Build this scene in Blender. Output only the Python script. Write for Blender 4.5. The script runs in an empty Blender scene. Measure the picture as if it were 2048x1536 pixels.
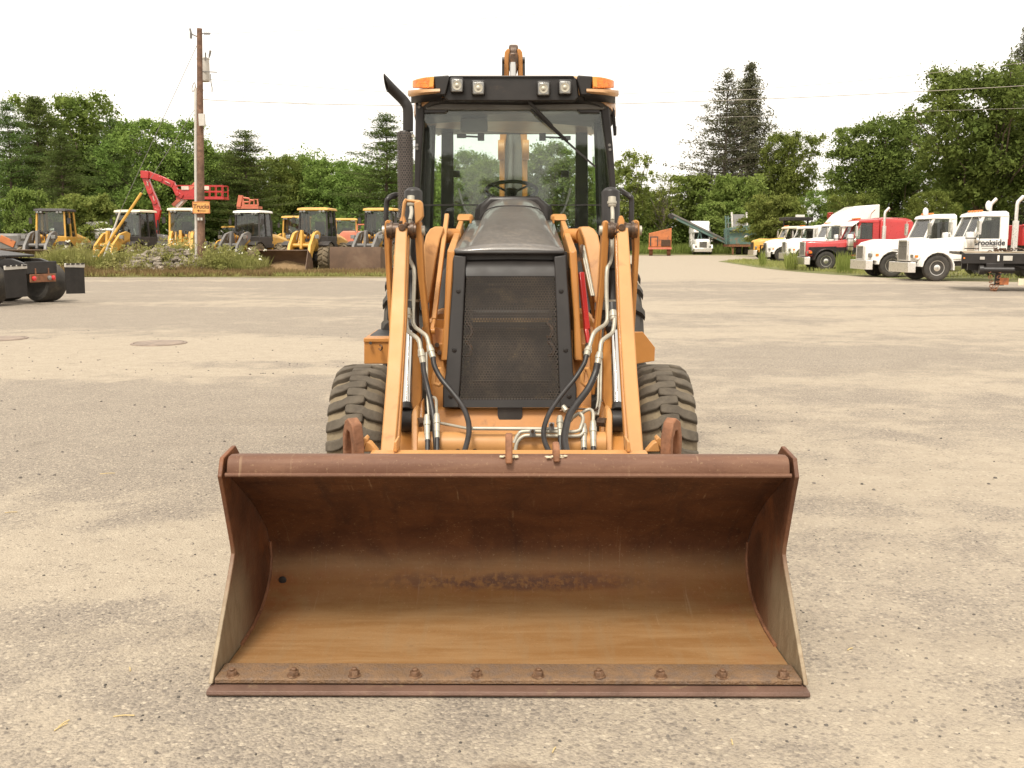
import bpy, bmesh, math, random
import numpy as np
from mathutils import Vector, Matrix
R = math.radians
scene = bpy.context.scene
COL = scene.collection

# ---------------------------------------------------------------- camera
FPX, CAMH, PITCH = 1940.0, 1.57, math.atan(286 / 1940.0)
cam_d = bpy.data.cameras.new('camera')
cam_d.sensor_width = 36.0
cam_d.lens = FPX / 2048 * 36.0
cam_d.clip_start, cam_d.clip_end = 0.05, 3000
cam = bpy.data.objects.new('camera', cam_d)
COL.objects.link(cam)
cam.location = (0, 0, CAMH)
cam.rotation_euler = (R(90) - PITCH, 0, 0)
scene.camera = cam

# ---------------------------------------------------------------- world and sun
SUN_EL, SUN_AZ = R(60), R(200)      # azimuth measured from +Y towards +X: behind the camera
world = bpy.data.worlds.new('World')
scene.world = world
world.use_nodes = True
wn, wl = world.node_tree.nodes, world.node_tree.links
wn.clear()
wo = wn.new('ShaderNodeOutputWorld')
bg = wn.new('ShaderNodeBackground')
sky = wn.new('ShaderNodeTexSky')
sky.sky_type = 'NISHITA'
sky.sun_disc = False
sky.sun_elevation = SUN_EL
sky.sun_rotation = SUN_AZ
sky.air_density, sky.dust_density, sky.ozone_density = 1.0, 6.0, 1.0
hs = wn.new('ShaderNodeHueSaturation')
hs.inputs['Saturation'].default_value = 0.12
tint = wn.new('ShaderNodeMix')
tint.data_type, tint.blend_type = 'RGBA', 'MULTIPLY'
tint.inputs['Factor'].default_value = 1.0
tint.inputs['B'].default_value = (1.0, 0.94, 0.85, 1)
over = wn.new('ShaderNodeMix')            # an overcast: the blue gradient is mostly levelled out
over.data_type = 'RGBA'
over.inputs['Factor'].default_value = 0.75
over.inputs['B'].default_value = (7.6, 7.15, 6.5, 1)
wl.new(sky.outputs['Color'], hs.inputs['Color'])
wl.new(hs.outputs['Color'], tint.inputs['A'])
wl.new(tint.outputs['Result'], over.inputs['A'])
wl.new(over.outputs['Result'], bg.inputs['Color'])
bg.inputs['Strength'].default_value = 0.105
wl.new(bg.outputs['Background'], wo.inputs['Surface'])

sun_d = bpy.data.lights.new('sun', 'SUN')
sun_d.energy = 1.5
sun_d.angle = R(14)
sun_d.color = (1.0, 0.94, 0.83)
sun = bpy.data.objects.new('sun', sun_d)
COL.objects.link(sun)
sv = Vector((math.sin(SUN_AZ) * math.cos(SUN_EL), math.cos(SUN_AZ) * math.cos(SUN_EL), math.sin(SUN_EL)))
sun.rotation_euler = sv.to_track_quat('Z', 'Y').to_euler()
sun.location = sv * 60
scene.view_settings.view_transform = 'Standard'
scene.view_settings.look = 'None'
scene.view_settings.exposure = 1.14
scene.view_settings.gamma = 1.0
scene.view_settings.use_curve_mapping = False
scene.cycles.max_bounces = 8
scene.cycles.transparent_max_bounces = 24

# ---------------------------------------------------------------- helpers
def at(u, v, Y):
    """A point of the place: photograph pixel (u, v) at the distance Y."""
    dx, dy = (u - 1024) / FPX, (768 - v) / FPX
    c, s = math.cos(PITCH), math.sin(PITCH)
    t = Y / (c + dy * s)
    return Vector((dx * t, Y, CAMH + t * (-s + dy * c)))

def ground(u, v):
    dx, dy = (u - 1024) / FPX, (768 - v) / FPX
    c, s = math.cos(PITCH), math.sin(PITCH)
    t = CAMH / (s - dy * c)
    return Vector((dx * t, t * (c + dy * s), 0))

def tag(o, label=None, cat=None, group=None, kind=None):
    if label: o['label'] = label
    if cat: o['category'] = cat
    if group: o['group'] = group
    if kind: o['kind'] = kind
    return o

def empty(name, loc, rz=0.0, label=None, cat=None, group=None):
    o = bpy.data.objects.new(name, None)
    COL.objects.link(o)
    o.location = loc
    o.rotation_euler = (0, 0, rz)
    o.empty_display_size = 0.2
    return tag(o, label, cat, group)

def kids(o):
    return [c for c in bpy.data.objects if c.parent == o]

class MB:
    """Collects solids, then links them as one mesh object."""
    def __init__(self):
        self.bm = bmesh.new()
        self.mi = 0
    def poly(self, vs, f=None):
        b = self.bm
        V = [b.verts.new(p) for p in vs]
        for i in (f or [range(len(V))]):
            try:
                fa = b.faces.new([V[k] for k in i])
                fa.material_index = self.mi
            except ValueError:
                pass
        return self
    def prism(self, ring, d):
        """polygon (3D points) extruded along vector d"""
        n = len(ring)
        ring = [Vector(p) for p in ring]
        d = Vector(d)
        f = [list(range(n))[::-1], list(range(n, 2 * n))]
        f += [[i, (i + 1) % n, n + (i + 1) % n, n + i] for i in range(n)]
        return self.poly(ring + [p + d for p in ring], f)
    def loft(self, rings, cap=True):
        n, m = len(rings[0]), len(rings)
        f = []
        for j in range(m - 1):
            for i in range(n):
                f.append([j * n + i, j * n + (i + 1) % n, (j + 1) * n + (i + 1) % n, (j + 1) * n + i])
        if cap:
            f.append(list(range(n))[::-1])
            f.append([(m - 1) * n + i for i in range(n)])
        return self.poly([p for r in rings for p in r], f)
    def sheet(self, rows):
        n, m = len(rows[0]), len(rows)
        f = [[j * n + i, j * n + i + 1, (j + 1) * n + i + 1, (j + 1) * n + i] for j in range(m - 1) for i in range(n - 1)]
        return self.poly([p for r in rows for p in r], f)
    def box(self, c, s, rz=0.0, rx=0.0, ry=0.0):
        m = Matrix.Translation(Vector(c)) @ Matrix.Rotation(rz, 4, 'Z') @ Matrix.Rotation(ry, 4, 'Y') @ Matrix.Rotation(rx, 4, 'X')
        x, y, z = s[0] / 2, s[1] / 2, s[2] / 2
        vs = [m @ Vector(p) for p in ((-x, -y, -z), (x, -y, -z), (x, y, -z), (-x, y, -z), (-x, -y, z), (x, -y, z), (x, y, z), (-x, y, z))]
        return self.poly(vs, [(3, 2, 1, 0), (4, 5, 6, 7), (0, 1, 5, 4), (1, 2, 6, 5), (2, 3, 7, 6), (3, 0, 4, 7)])
    def bar(self, p0, p1, w, h, up=(0, 0, 1)):
        p0, p1 = Vector(p0), Vector(p1)
        d = (p1 - p0).normalized()
        a = d.cross(Vector(up))
        if a.length < 1e-4: a = d.cross(Vector((1, 0, 0)))
        a.normalize()
        b = a.cross(d)
        r = [a * (w / 2) * i + b * (h / 2) * j for i, j in ((-1, -1), (1, -1), (1, 1), (-1, 1))]
        return self.loft([[p0 + q for q in r], [p1 + q for q in r]])
    def tube(self, pts, r, seg=10, cap=True):
        pts = [Vector(p) for p in pts]
        n = len(pts)
        rr = r if isinstance(r, (list, tuple)) else [r] * n
        rings, a = [], None
        for i, p in enumerate(pts):
            d = (pts[min(i + 1, n - 1)] - pts[max(i - 1, 0)]).normalized()
            if a is None:
                a = d.orthogonal().normalized()
            a = (a - d * a.dot(d)).normalized()
            b = d.cross(a)
            rings.append([p + (a * math.cos(t) + b * math.sin(t)) * rr[i] for t in [2 * math.pi * k / seg for k in range(seg)]])
        return self.loft(rings, cap)
    def cyl(self, p0, p1, r0, r1=None, seg=20):
        return self.tube([p0, p1], [r0, r0 if r1 is None else r1], seg)
    def lathe(self, prof, c, axis='X', seg=32, flip=1, cap=True):
        """profile [(radius, along)] turned round an axis through c"""
        c = Vector(c)
        rings = []
        for (r, h) in prof:
            ring = []
            for k in range(seg):
                t = 2 * math.pi * k / seg
                if axis == 'X': q = Vector((h * flip, r * math.cos(t), r * math.sin(t)))
                elif axis == 'Y': q = Vector((r * math.cos(t), h * flip, r * math.sin(t)))
                else: q = Vector((r * math.cos(t), r * math.sin(t), h * flip))
                ring.append(c + q)
            rings.append(ring)
        return self.loft(rings, cap)
    def build(self, name, mat, parent=None, off=None, bevel=0.0, smooth=True, sharp=38, bseg=2):
        b = self.bm
        bmesh.ops.recalc_face_normals(b, faces=b.faces)
        if off is not None:
            bmesh.ops.translate(b, verts=b.verts, vec=-Vector(off))
        me = bpy.data.meshes.new(name)
        b.to_mesh(me)
        b.free()
        for m in (mat if isinstance(mat, (list, tuple)) else [mat]):
            me.materials.append(m)
        if smooth:
            me.polygons.foreach_set('use_smooth', [True] * len(me.polygons))
            me.set_sharp_from_angle(angle=R(sharp))
        o = bpy.data.objects.new(name, me)
        COL.objects.link(o)
        if parent is not None: o.parent = parent
        if bevel:
            md = o.modifiers.new('bevel', 'BEVEL')
            md.width, md.segments, md.limit_method, md.angle_limit = bevel, bseg, 'ANGLE', R(40)
        return o

def smooth_path(pts, n=6):
    """Catmull-Rom through the points"""
    P = [Vector(p) for p in pts]
    P = [P[0] * 2 - P[1]] + P + [P[-1] * 2 - P[-2]]
    out = []
    for i in range(1, len(P) - 2):
        for k in range(n):
            t = k / n
            a, b, c, d = P[i - 1], P[i], P[i + 1], P[i + 2]
            out.append(0.5 * ((2 * b) + (c - a) * t + (2 * a - 5 * b + 4 * c - d) * t * t + (3 * b - a - 3 * c + d) * t ** 3))
    out.append(P[-2])
    return out

# ---------------------------------------------------------------- materials
def nodes_of(m):
    return m.node_tree.nodes, m.node_tree.links

def ramp(n, pts):
    r = n.new('ShaderNodeValToRGB')
    e = r.color_ramp.elements
    e[0].position, e[0].color = pts[0][0], (*pts[0][1], 1)
    e[1].position, e[1].color = pts[1][0], (*pts[1][1], 1)
    for p, c in pts[2:]:
        x = e.new(p)
        x.color = (*c, 1)
    return r

def noise(n, l, vec, scale, detail=5, rough=0.55, dist=0.0):
    t = n.new('ShaderNodeTexNoise')
    t.inputs['Scale'].default_value = scale
    t.inputs['Detail'].default_value = detail
    t.inputs['Roughness'].default_value = rough
    t.inputs['Distortion'].default_value = dist
    if vec is not None: l.new(vec, t.inputs['Vector'])
    return t.outputs['Fac']

def mixc(n, l, fac, a, b, mode='MIX'):
    m = n.new('ShaderNodeMix')
    m.data_type, m.blend_type = 'RGBA', mode
    for s, x in (('Factor', fac), ('A', a), ('B', b)):
        if isinstance(x, (int, float)): m.inputs[s].default_value = x
        elif isinstance(x, (tuple, list)): m.inputs[s].default_value = (*x[:3], 1)
        else: l.new(x, m.inputs[s])
    return m.outputs['Result']

def mathn(n, l, op, a, b=0.0, c=0.0, clamp=False):
    m = n.new('ShaderNodeMath')
    m.operation, m.use_clamp = op, clamp
    for i, x in enumerate((a, b, c)):
        if isinstance(x, (int, float)): m.inputs[i].default_value = x
        else: l.new(x, m.inputs[i])
    return m.outputs[0]

def step(n, l, x, lo, hi):
    m = n.new('ShaderNodeMapRange')
    m.interpolation_type = 'SMOOTHSTEP'
    l.new(x, m.inputs['Value'])
    m.inputs['From Min'].default_value, m.inputs['From Max'].default_value = lo, hi
    return m.outputs['Result']

def objvec(n):
    return n.new('ShaderNodeTexCoord').outputs['Object']

def mat(name, col, rough=0.5, metal=0.0, var=0.18, scale=4.0, dirt=None, damt=(0.5, 0.7), dscale=6.0, bump=0.0, bscale=60.0, spec=0.5, coat=0.0, rvar=0.12):
    m = bpy.data.materials.new(name)
    m.use_nodes = True
    n, l = nodes_of(m)
    p = n['Principled BSDF']
    vec = objvec(n)
    f = noise(n, l, vec, scale, 6, 0.6)
    lo = tuple(max(0, c * (1 - var)) for c in col)
    hi = tuple(min(1, c * (1 + var)) for c in col)
    c = mixc(n, l, step(n, l, f, 0.3, 0.7), lo, hi)
    if dirt is not None:
        g = noise(n, l, vec, dscale, 8, 0.65, 0.4)
        k = step(n, l, g, damt[0], damt[1])
        c = mixc(n, l, k, c, dirt)
    l.new(c, p.inputs['Base Color'])
    rr = n.new('ShaderNodeMapRange')
    l.new(noise(n, l, vec, scale * 3, 4), rr.inputs['Value'])
    rr.inputs['To Min'].default_value, rr.inputs['To Max'].default_value = max(0.03, rough - rvar), min(1, rough + rvar)
    l.new(rr.outputs['Result'], p.inputs['Roughness'])
    p.inputs['Metallic'].default_value = metal
    p.inputs['Specular IOR Level'].default_value = spec
    p.inputs['Coat Weight'].default_value = coat
    if bump:
        b = n.new('ShaderNodeBump')
        b.inputs['Strength'].default_value = bump
        b.inputs['Distance'].default_value = 0.01
        l.new(noise(n, l, vec, bscale, 5), b.inputs['Height'])
        l.new(b.outputs['Normal'], p.inputs['Normal'])
    return m

def glass(name, tint, refl=0.9, dust=0.0):
    """thin pane: tinted see-through plus a Fresnel reflection"""
    m = bpy.data.materials.new(name)
    m.use_nodes = True
    n, l = nodes_of(m)
    n.remove(n['Principled BSDF'])
    out = n['Material Output']
    tr = n.new('ShaderNodeBsdfTransparent')
    tr.inputs['Color'].default_value = (*tint, 1)
    gl = n.new('ShaderNodeBsdfGlossy')
    gl.inputs['Roughness'].default_value = 0.02
    gl.inputs['Color'].default_value = (refl, refl, refl, 1)
    fr = n.new('ShaderNodeFresnel')
    fr.inputs['IOR'].default_value = 1.5
    mx = n.new('ShaderNodeMixShader')
    l.new(fr.outputs['Fac'], mx.inputs['Fac'])
    l.new(tr.outputs[0], mx.inputs[1])
    l.new(gl.outputs[0], mx.inputs[2])
    last = mx.outputs[0]
    if dust:
        df = n.new('ShaderNodeBsdfDiffuse')
        df.inputs['Color'].default_value = (0.45, 0.40, 0.33, 1)
        m2 = n.new('ShaderNodeMixShader')
        vec = objvec(n)
        k = mathn(n, l, 'MULTIPLY', step(n, l, noise(n, l, vec, 2.5, 6), 0.2, 0.8), dust)
        l.new(k, m2.inputs['Fac'])
        l.new(last, m2.inputs[1])
        l.new(df.outputs[0], m2.inputs[2])
        last = m2.outputs[0]
    l.new(last, out.inputs['Surface'])
    return m

def leaf_mat(name, dark, light, scale=0.35, trans=0.35):
    m = bpy.data.materials.new(name)
    m.use_nodes = True
    n, l = nodes_of(m)
    n.remove(n['Principled BSDF'])
    vec = objvec(n)
    f = step(n, l, noise(n, l, vec, scale, 5, 0.65), 0.3, 0.7)
    f2 = noise(n, l, vec, scale * 18, 2)
    f = mathn(n, l, 'ADD', mathn(n, l, 'MULTIPLY', f, 0.65), mathn(n, l, 'MULTIPLY', f2, 0.35))
    c = mixc(n, l, f, dark, light)
    oi = n.new('ShaderNodeObjectInfo')
    h = n.new('ShaderNodeHueSaturation')
    l.new(c, h.inputs['Color'])
    l.new(mathn(n, l, 'ADD', mathn(n, l, 'MULTIPLY', oi.outputs['Random'], 0.035), 0.483), h.inputs['Hue'])
    l.new(mathn(n, l, 'ADD', mathn(n, l, 'MULTIPLY', oi.outputs['Random'], 0.35), 0.82), h.inputs['Value'])
    df = n.new('ShaderNodeBsdfDiffuse')
    tl = n.new('ShaderNodeBsdfTranslucent')
    l.new(h.outputs['Color'], df.inputs['Color'])
    l.new(h.outputs['Color'], tl.inputs['Color'])
    mx = n.new('ShaderNodeMixShader')
    mx.inputs['Fac'].default_value = trans
    l.new(df.outputs[0], mx.inputs[1])
    l.new(tl.outputs[0], mx.inputs[2])
    l.new(mx.outputs[0], n['Material Output'].inputs['Surface'])
    return m

M = {}
RUST = (0.16, 0.065, 0.03)
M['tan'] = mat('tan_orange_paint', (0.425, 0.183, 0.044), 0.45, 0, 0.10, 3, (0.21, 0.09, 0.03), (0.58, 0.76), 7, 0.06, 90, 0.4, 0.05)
M['tan_lit'] = mat('tan_orange_paint_lit', (0.475, 0.236, 0.080), 0.45, 0, 0.10, 3, (0.30, 0.13, 0.042), (0.58, 0.78), 6, spec=0.35)  # lighter copy of the tan paint; brightness of lit faces put into it
M['lamp_rim'] = mat('roof_paint', (0.46, 0.26, 0.12), 0.35, 0, 0.08, 3)
M['black'] = mat('black_plastic', (0.019, 0.016, 0.0145), 0.48, 0, 0.25, 5, (0.07, 0.052, 0.036), (0.60, 0.9), 7, 0.05, 200, 0.35)
M['blackm'] = mat('black_metal', (0.017, 0.014, 0.0125), 0.42, 0, 0.3, 6, (0.11, 0.075, 0.045), (0.62, 0.9), 10)
def hood_material():
    m = mat('black_hood', (0.095, 0.084, 0.074), 0.38, 0, 0.15, 3, None, bump=0.05, bscale=140, spec=0.6, coat=0.3)
    n, l = nodes_of(m)
    p = n['Principled BSDF']
    base = p.inputs['Base Color'].links[0].from_socket
    vec = objvec(n)
    sp = n.new('ShaderNodeSeparateXYZ'); l.new(vec, sp.inputs[0])
    k = mathn(n, l, 'MULTIPLY', step(n, l, sp.outputs['Y'], 0.45, -0.05), step(n, l, mathn(n, l, 'ABSOLUTE', sp.outputs['X']), 0.26, 0.10))
    k = mathn(n, l, 'MULTIPLY', k, step(n, l, noise(n, l, vec, 38, 8, 0.75), 0.42, 0.66))
    l.new(mixc(n, l, mathn(n, l, 'MULTIPLY', k, 0.6), base, (0.20, 0.17, 0.135)), p.inputs['Base Color'])
    return m
M['hood'] = hood_material()
M['brown'] = mat('greasy_brown_steel', (0.065, 0.038, 0.022), 0.4, 0.3, 0.4, 14, (0.22, 0.10, 0.04), (0.5, 0.7), 20, 0.2)
M['steel'] = mat('zinc_tube', (0.40, 0.37, 0.30), 0.45, 0.35, 0.1, 20)
M['chrome'] = mat('chrome', (0.58, 0.565, 0.54), 0.10, 1.0, 0.03, 20, rvar=0.03)
M['hose'] = mat('rubber_hose', (0.018, 0.015, 0.014), 0.45, 0, 0.3, 20)
M['rubber'] = mat('tyre_rubber', (0.045, 0.040, 0.034), 0.8, 0, 0.2, 8, (0.12, 0.098, 0.07), (0.45, 0.85), 2.5, 0.3, 60)
M['rubberf'] = mat('dusty_tyre', (0.16, 0.125, 0.08), 0.85, 0, 0.25, 7, (0.25, 0.195, 0.12), (0.40, 0.75), 5, 0.35, 60)
M['lug'] = mat('tread_lug', (0.098, 0.080, 0.058), 0.85, 0, 0.25, 9, (0.06, 0.047, 0.034), (0.45, 0.75), 12, 0.3, 60)
M['rust'] = mat('rust', (0.20, 0.085, 0.04), 0.7, 0.1, 0.35, 9, (0.30, 0.14, 0.07), (0.45, 0.75), 14, 0.35, 50)
M['yellow'] = mat('yellow_paint', (0.60, 0.335, 0.062), 0.45, 0, 0.12, 2, (0.36, 0.21, 0.06), (0.55, 0.8), 3)
M['grey_paint'] = mat('grey_paint', (0.16, 0.15, 0.14), 0.5, 0, 0.15, 2, (0.24, 0.18, 0.11), (0.55, 0.8), 3)
M['dark'] = mat('dark_metal', (0.035, 0.03, 0.027), 0.55, 0, 0.25, 3, (0.11, 0.085, 0.055), (0.55, 0.85), 3)
M['white'] = mat('white_paint', (0.80, 0.77, 0.72), 0.3, 0, 0.03, 2, (0.55, 0.48, 0.38), (0.66, 0.9), 2.5, coat=0.3)
M['cream'] = mat('cream_paint', (0.72, 0.64, 0.47), 0.35, 0, 0.05, 2)
M['red'] = mat('red_paint', (0.42, 0.022, 0.02), 0.3, 0, 0.1, 2, coat=0.4)
M['pink'] = mat('faded_red_paint', (0.55, 0.17, 0.10), 0.5, 0, 0.12, 2)
M['orange_old'] = mat('faded_orange_paint', (0.48, 0.16, 0.055), 0.6, 0, 0.15, 2, (0.22, 0.09, 0.05), (0.52, 0.7), 2.5)
M['teal'] = mat('teal_paint', (0.10, 0.17, 0.15), 0.6, 0, 0.15, 2, (0.26, 0.13, 0.075), (0.52, 0.68), 2)
M['alu'] = mat('polished_aluminium', (0.82, 0.79, 0.74), 0.30, 0.95, 0.05, 6)
M['grille_dark'] = mat('grille_mesh', (0.045, 0.038, 0.032), 0.4, 0.6, 0.2, 10)
M['glass'] = glass('cab_glass', (0.92, 0.965, 0.94), 1.0, 0.014)
M['glass_dark'] = glass('truck_glass', (0.74, 0.78, 0.75), 1.0, 0.05)
M['interior'] = mat('dark_interior', (0.05, 0.046, 0.042), 0.7)
M['interior2'] = mat('grey_interior', (0.13, 0.125, 0.115), 0.7)
M['amber'] = mat('amber_lens', (0.80, 0.22, 0.015), 0.2, 0, 0.1, 30, (0.62, 0.15, 0.01), (0.45, 0.6), 40, 0.5, 120, coat=0.6)
M['redlens'] = mat('red_lens', (0.60, 0.02, 0.02), 0.2, 0, 0.1, 30, coat=0.6)
M['lens'] = mat('clear_lamp_lens', (0.22, 0.215, 0.20), 0.15, 0.3, 0.15, 60, bump=0.3, bscale=150, coat=1.0)
M['wood'] = mat('creosoted_wood', (0.17, 0.095, 0.06), 0.8, 0, 0.35, 3, (0.10, 0.055, 0.035), (0.45, 0.65), 5, 0.4, 30)
M['pvc'] = mat('grey_conduit', (0.50, 0.47, 0.42), 0.5, 0, 0.08, 3)
M['ply'] = mat('painted_plywood', (0.62, 0.33, 0.10), 0.7, 0, 0.15, 4, (0.42, 0.2, 0.07), (0.5, 0.75), 5)
M['letter'] = mat('dark_red_lettering', (0.12, 0.03, 0.015), 0.6)
M['ink'] = mat('black_lettering', (0.03, 0.03, 0.035), 0.5)
M['wire'] = mat('weathered_cable', (0.30, 0.27, 0.23), 0.6)
M['iron'] = mat('cast_iron', (0.245, 0.190, 0.150), 0.7, 0.2, 0.2, 5, (0.3, 0.22, 0.15), (0.5, 0.8), 6, 0.3, 60)
M['stone'] = mat('rubble_stone', (0.24, 0.205, 0.165), 0.9, 0, 0.5, 1.5, (0.16, 0.115, 0.085), (0.5, 0.7), 1, 0.4, 20)
M['pebble'] = mat('pebble', (0.12, 0.105, 0.09), 0.8, 0, 0.6, 3)
M['straw'] = mat('straw', (0.55, 0.42, 0.20), 0.8)
M['bark'] = mat('bark', (0.115, 0.085, 0.06), 0.9, 0, 0.3, 3, bump=0.6, bscale=12)
M['bark_dead'] = mat('grey_bark', (0.16, 0.13, 0.105), 0.9, 0, 0.3, 3)
M['farbucket'] = mat('dull_brown_steel', (0.125, 0.075, 0.046), 0.65, 0.1, 0.2, 1.5, (0.19, 0.125, 0.08), (0.5, 0.75), 1.2)
M['flower'] = mat('white_flower', (0.72, 0.70, 0.58), 0.9)
M['decal'] = mat('pale_decal', (0.62, 0.5, 0.42), 0.5)
M['pine'] = leaf_mat('pine_needles', (0.062, 0.107, 0.031), (0.182, 0.234, 0.072))
M['oak'] = leaf_mat('broad_leaves', (0.094, 0.146, 0.034), (0.260, 0.319, 0.081))
M['maple'] = leaf_mat('maple_leaves', (0.073, 0.117, 0.029), (0.215, 0.273, 0.072))
M['spruce'] = leaf_mat('spruce_needles', (0.095, 0.103, 0.062), (0.190, 0.190, 0.110))
M['shrub'] = leaf_mat('shrub_leaves', (0.124, 0.169, 0.036), (0.299, 0.332, 0.098))
M['weed'] = leaf_mat('weed_leaves', (0.20, 0.225, 0.060), (0.42, 0.39, 0.16), 0.8)
M['drygrass'] = leaf_mat('dry_grass', (0.20, 0.145, 0.065), (0.36, 0.27, 0.13), 0.8)

# ================================================================ GROUND
def yard_material():
    m = bpy.data.materials.new('dusty_asphalt')
    m.use_nodes = True
    n, l = nodes_of(m)
    p = n['Principled BSDF']
    vec = objvec(n)
    dist = n.new('ShaderNodeTexNoise')
    dist.inputs['Scale'].default_value = 0.9
    dist.inputs['Detail'].default_value = 6
    l.new(vec, dist.inputs['Vector'])
    va = n.new('ShaderNodeVectorMath')
    va.operation = 'MULTIPLY_ADD'
    l.new(dist.outputs['Color'], va.inputs[0])
    va.inputs[1].default_value = (1.6, 1.6, 0)
    va.inputs[2].default_value = (-0.8, -0.8, 0)
    ad = n.new('ShaderNodeVectorMath')
    ad.operation = 'ADD'
    l.new(vec, ad.inputs[0]); l.new(va.outputs[0], ad.inputs[1])
    dv = ad.outputs[0]
    def blob(cx, cy, rx, ry, soft=0.35):
        s = n.new('ShaderNodeVectorMath'); s.operation = 'SUBTRACT'
        l.new(dv, s.inputs[0]); s.inputs[1].default_value = (cx, cy, 0)
        k = n.new('ShaderNodeVectorMath'); k.operation = 'MULTIPLY'
        l.new(s.outputs[0], k.inputs[0]); k.inputs[1].default_value = (1 / rx, 1 / ry, 0)
        q = n.new('ShaderNodeVectorMath'); q.operation = 'LENGTH'
        l.new(k.outputs[0], q.inputs[0])
        return step(n, l, q.outputs['Value'], 1 + soft, 1 - soft)
    # stretched drift of sand over grey asphalt
    mp = n.new('ShaderNodeMapping')
    mp.inputs['Scale'].default_value = (0.16, 0.42, 1)
    mp.inputs['Rotation'].default_value = (0, 0, R(8))
    l.new(vec, mp.inputs['Vector'])
    drift = noise(n, l, mp.outputs[0], 1.0, 9, 0.62, 0.6)
    mid = noise(n, l, vec, 1.7, 8, 0.68, 0.3)
    d = mathn(n, l, 'ADD', mathn(n, l, 'MULTIPLY', drift, 0.62), mathn(n, l, 'MULTIPLY', mid, 0.38))
    for (cx, cy, rx, ry, a) in ((-5.2, 8.1, 4.4, 2.2, -0.15), (-5.0, 13.4, 4.2, 2.3, 0.16), (-13, 20.5, 11, 3.4, -0.10),
                                (5, 36, 40, 2.6, -0.07), (14, 75, 34, 34, 0.26), (3.4, 6.0, 2.2, 1.2, 0.04), (-1.5, 4.9, 2.2, 0.7, 0.10),
                                (-8, 30, 30, 4.5, -0.05), (4, 20, 6, 3, 0.05), (0, 25, 9, 2.5, 0.06), (-3.4, 4.2, 1.2, 0.8, 0.07), (-2.1, 12.6, 0.9, 0.45, -0.13),
                                (-3.6, 12.3, 1.4, 0.5, -0.14), (-3.9, 13.7, 0.8, 0.4, -0.10), (-0.6, 14.5, 1.1, 0.6, -0.09)):
        d = mathn(n, l, 'ADD', d, mathn(n, l, 'MULTIPLY', blob(cx, cy, rx, ry), a))
    sand = step(n, l, d, 0.34, 0.70)
    # aggregate: pale and grey stones set in fines
    vo = n.new('ShaderNodeTexVoronoi')
    vo.inputs['Scale'].default_value = 95
    vo.inputs['Randomness'].default_value = 1.0
    l.new(vec, vo.inputs['Vector'])
    sep = n.new('ShaderNodeSeparateColor')
    l.new(vo.outputs['Color'], sep.inputs[0])
    stone = ramp(n, [(0.0, (0.085, 0.072, 0.060)), (1.0, (0.46, 0.385, 0.29)), (0.14, (0.145, 0.124, 0.102)), (0.5, (0.24, 0.203, 0.162)), (0.86, (0.30, 0.252, 0.197))])
    l.new(sep.outputs[0], stone.inputs['Fac'])
    grey = mixc(n, l, step(n, l, mid, 0.3, 0.7), (0.255, 0.217, 0.178), (0.312, 0.268, 0.216))
    asphalt = mixc(n, l, 0.55, grey, stone.outputs['Color'])
    vs = n.new('ShaderNodeTexVoronoi'); vs.inputs['Scale'].default_value = 44
    l.new(vec, vs.inputs['Vector'])
    s2 = n.new('ShaderNodeSeparateColor'); l.new(vs.outputs['Color'], s2.inputs[0])
    core_ = step(n, l, vs.outputs['Distance'], 0.52, 0.30)
    dkst = mathn(n, l, 'MULTIPLY', core_, step(n, l, s2.outputs[0], 0.20, 0.10))
    plst = mathn(n, l, 'MULTIPLY', core_, step(n, l, s2.outputs[1], 0.84, 0.92))
    sandc = mixc(n, l, step(n, l, noise(n, l, vec, 5, 7, 0.7), 0.3, 0.7), (0.350, 0.293, 0.222), (0.412, 0.350, 0.267))
    fine = noise(n, l, vec, 42, 5, 0.75)
    # sand lies in the hollows between stones: fine relief eats the edge of each drift
    k = step(n, l, mathn(n, l, 'ADD', sand, mathn(n, l, 'MULTIPLY', mathn(n, l, 'SUBTRACT', fine, 0.5), 1.5)), 0.22, 0.72)
    c = mixc(n, l, mathn(n, l, 'MULTIPLY', k, 0.74), asphalt, sandc)
    c = mixc(n, l, mathn(n, l, 'MULTIPLY', dkst, 0.55), c, (0.115, 0.098, 0.085))
    c = mixc(n, l, mathn(n, l, 'MULTIPLY', plst, 0.55), c, (0.50, 0.43, 0.33))
    grit = noise(n, l, vec, 23, 3, 0.8)
    c = mixc(n, l, mathn(n, l, 'MULTIPLY', step(n, l, grit, 0.60, 0.74), 0.35), c, (0.15, 0.125, 0.10))
    rusty = step(n, l, noise(n, l, mp.outputs[0], 2.3, 7, 0.65), 0.68, 0.8)
    c = mixc(n, l, mathn(n, l, 'MULTIPLY', rusty, 0.35), c, (0.36, 0.235, 0.12))
    dk = blob(0.05, 2.50, 0.17, 0.085, 0.7)
    c = mixc(n, l, mathn(n, l, 'MULTIPLY', dk, 0.6), c, (0.10, 0.065, 0.04))
    oil = mathn(n, l, 'MULTIPLY', step(n, l, noise(n, l, vec, 1.15, 3, 0.5), 0.70, 0.77), step(n, l, fine, 0.35, 0.55))
    c = mixc(n, l, mathn(n, l, 'MULTIPLY', oil, 0.45), c, (0.12, 0.10, 0.08))
    tk = n.new('ShaderNodeMapping'); tk.inputs['Rotation'].default_value = (0, 0, R(64)); tk.inputs['Scale'].default_value = (0.12, 2.6, 1)
    l.new(vec, tk.inputs['Vector'])
    track = step(n, l, noise(n, l, tk.outputs[0], 1.0, 5, 0.6, 0.3), 0.56, 0.70)
    c = mixc(n, l, mathn(n, l, 'MULTIPLY', track, 0.22), c, (0.215, 0.178, 0.138))
    l.new(c, p.inputs['Base Color'])
    p.inputs['Roughness'].default_value = 0.92
    p.inputs['Specular IOR Level'].default_value = 0.25
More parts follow.
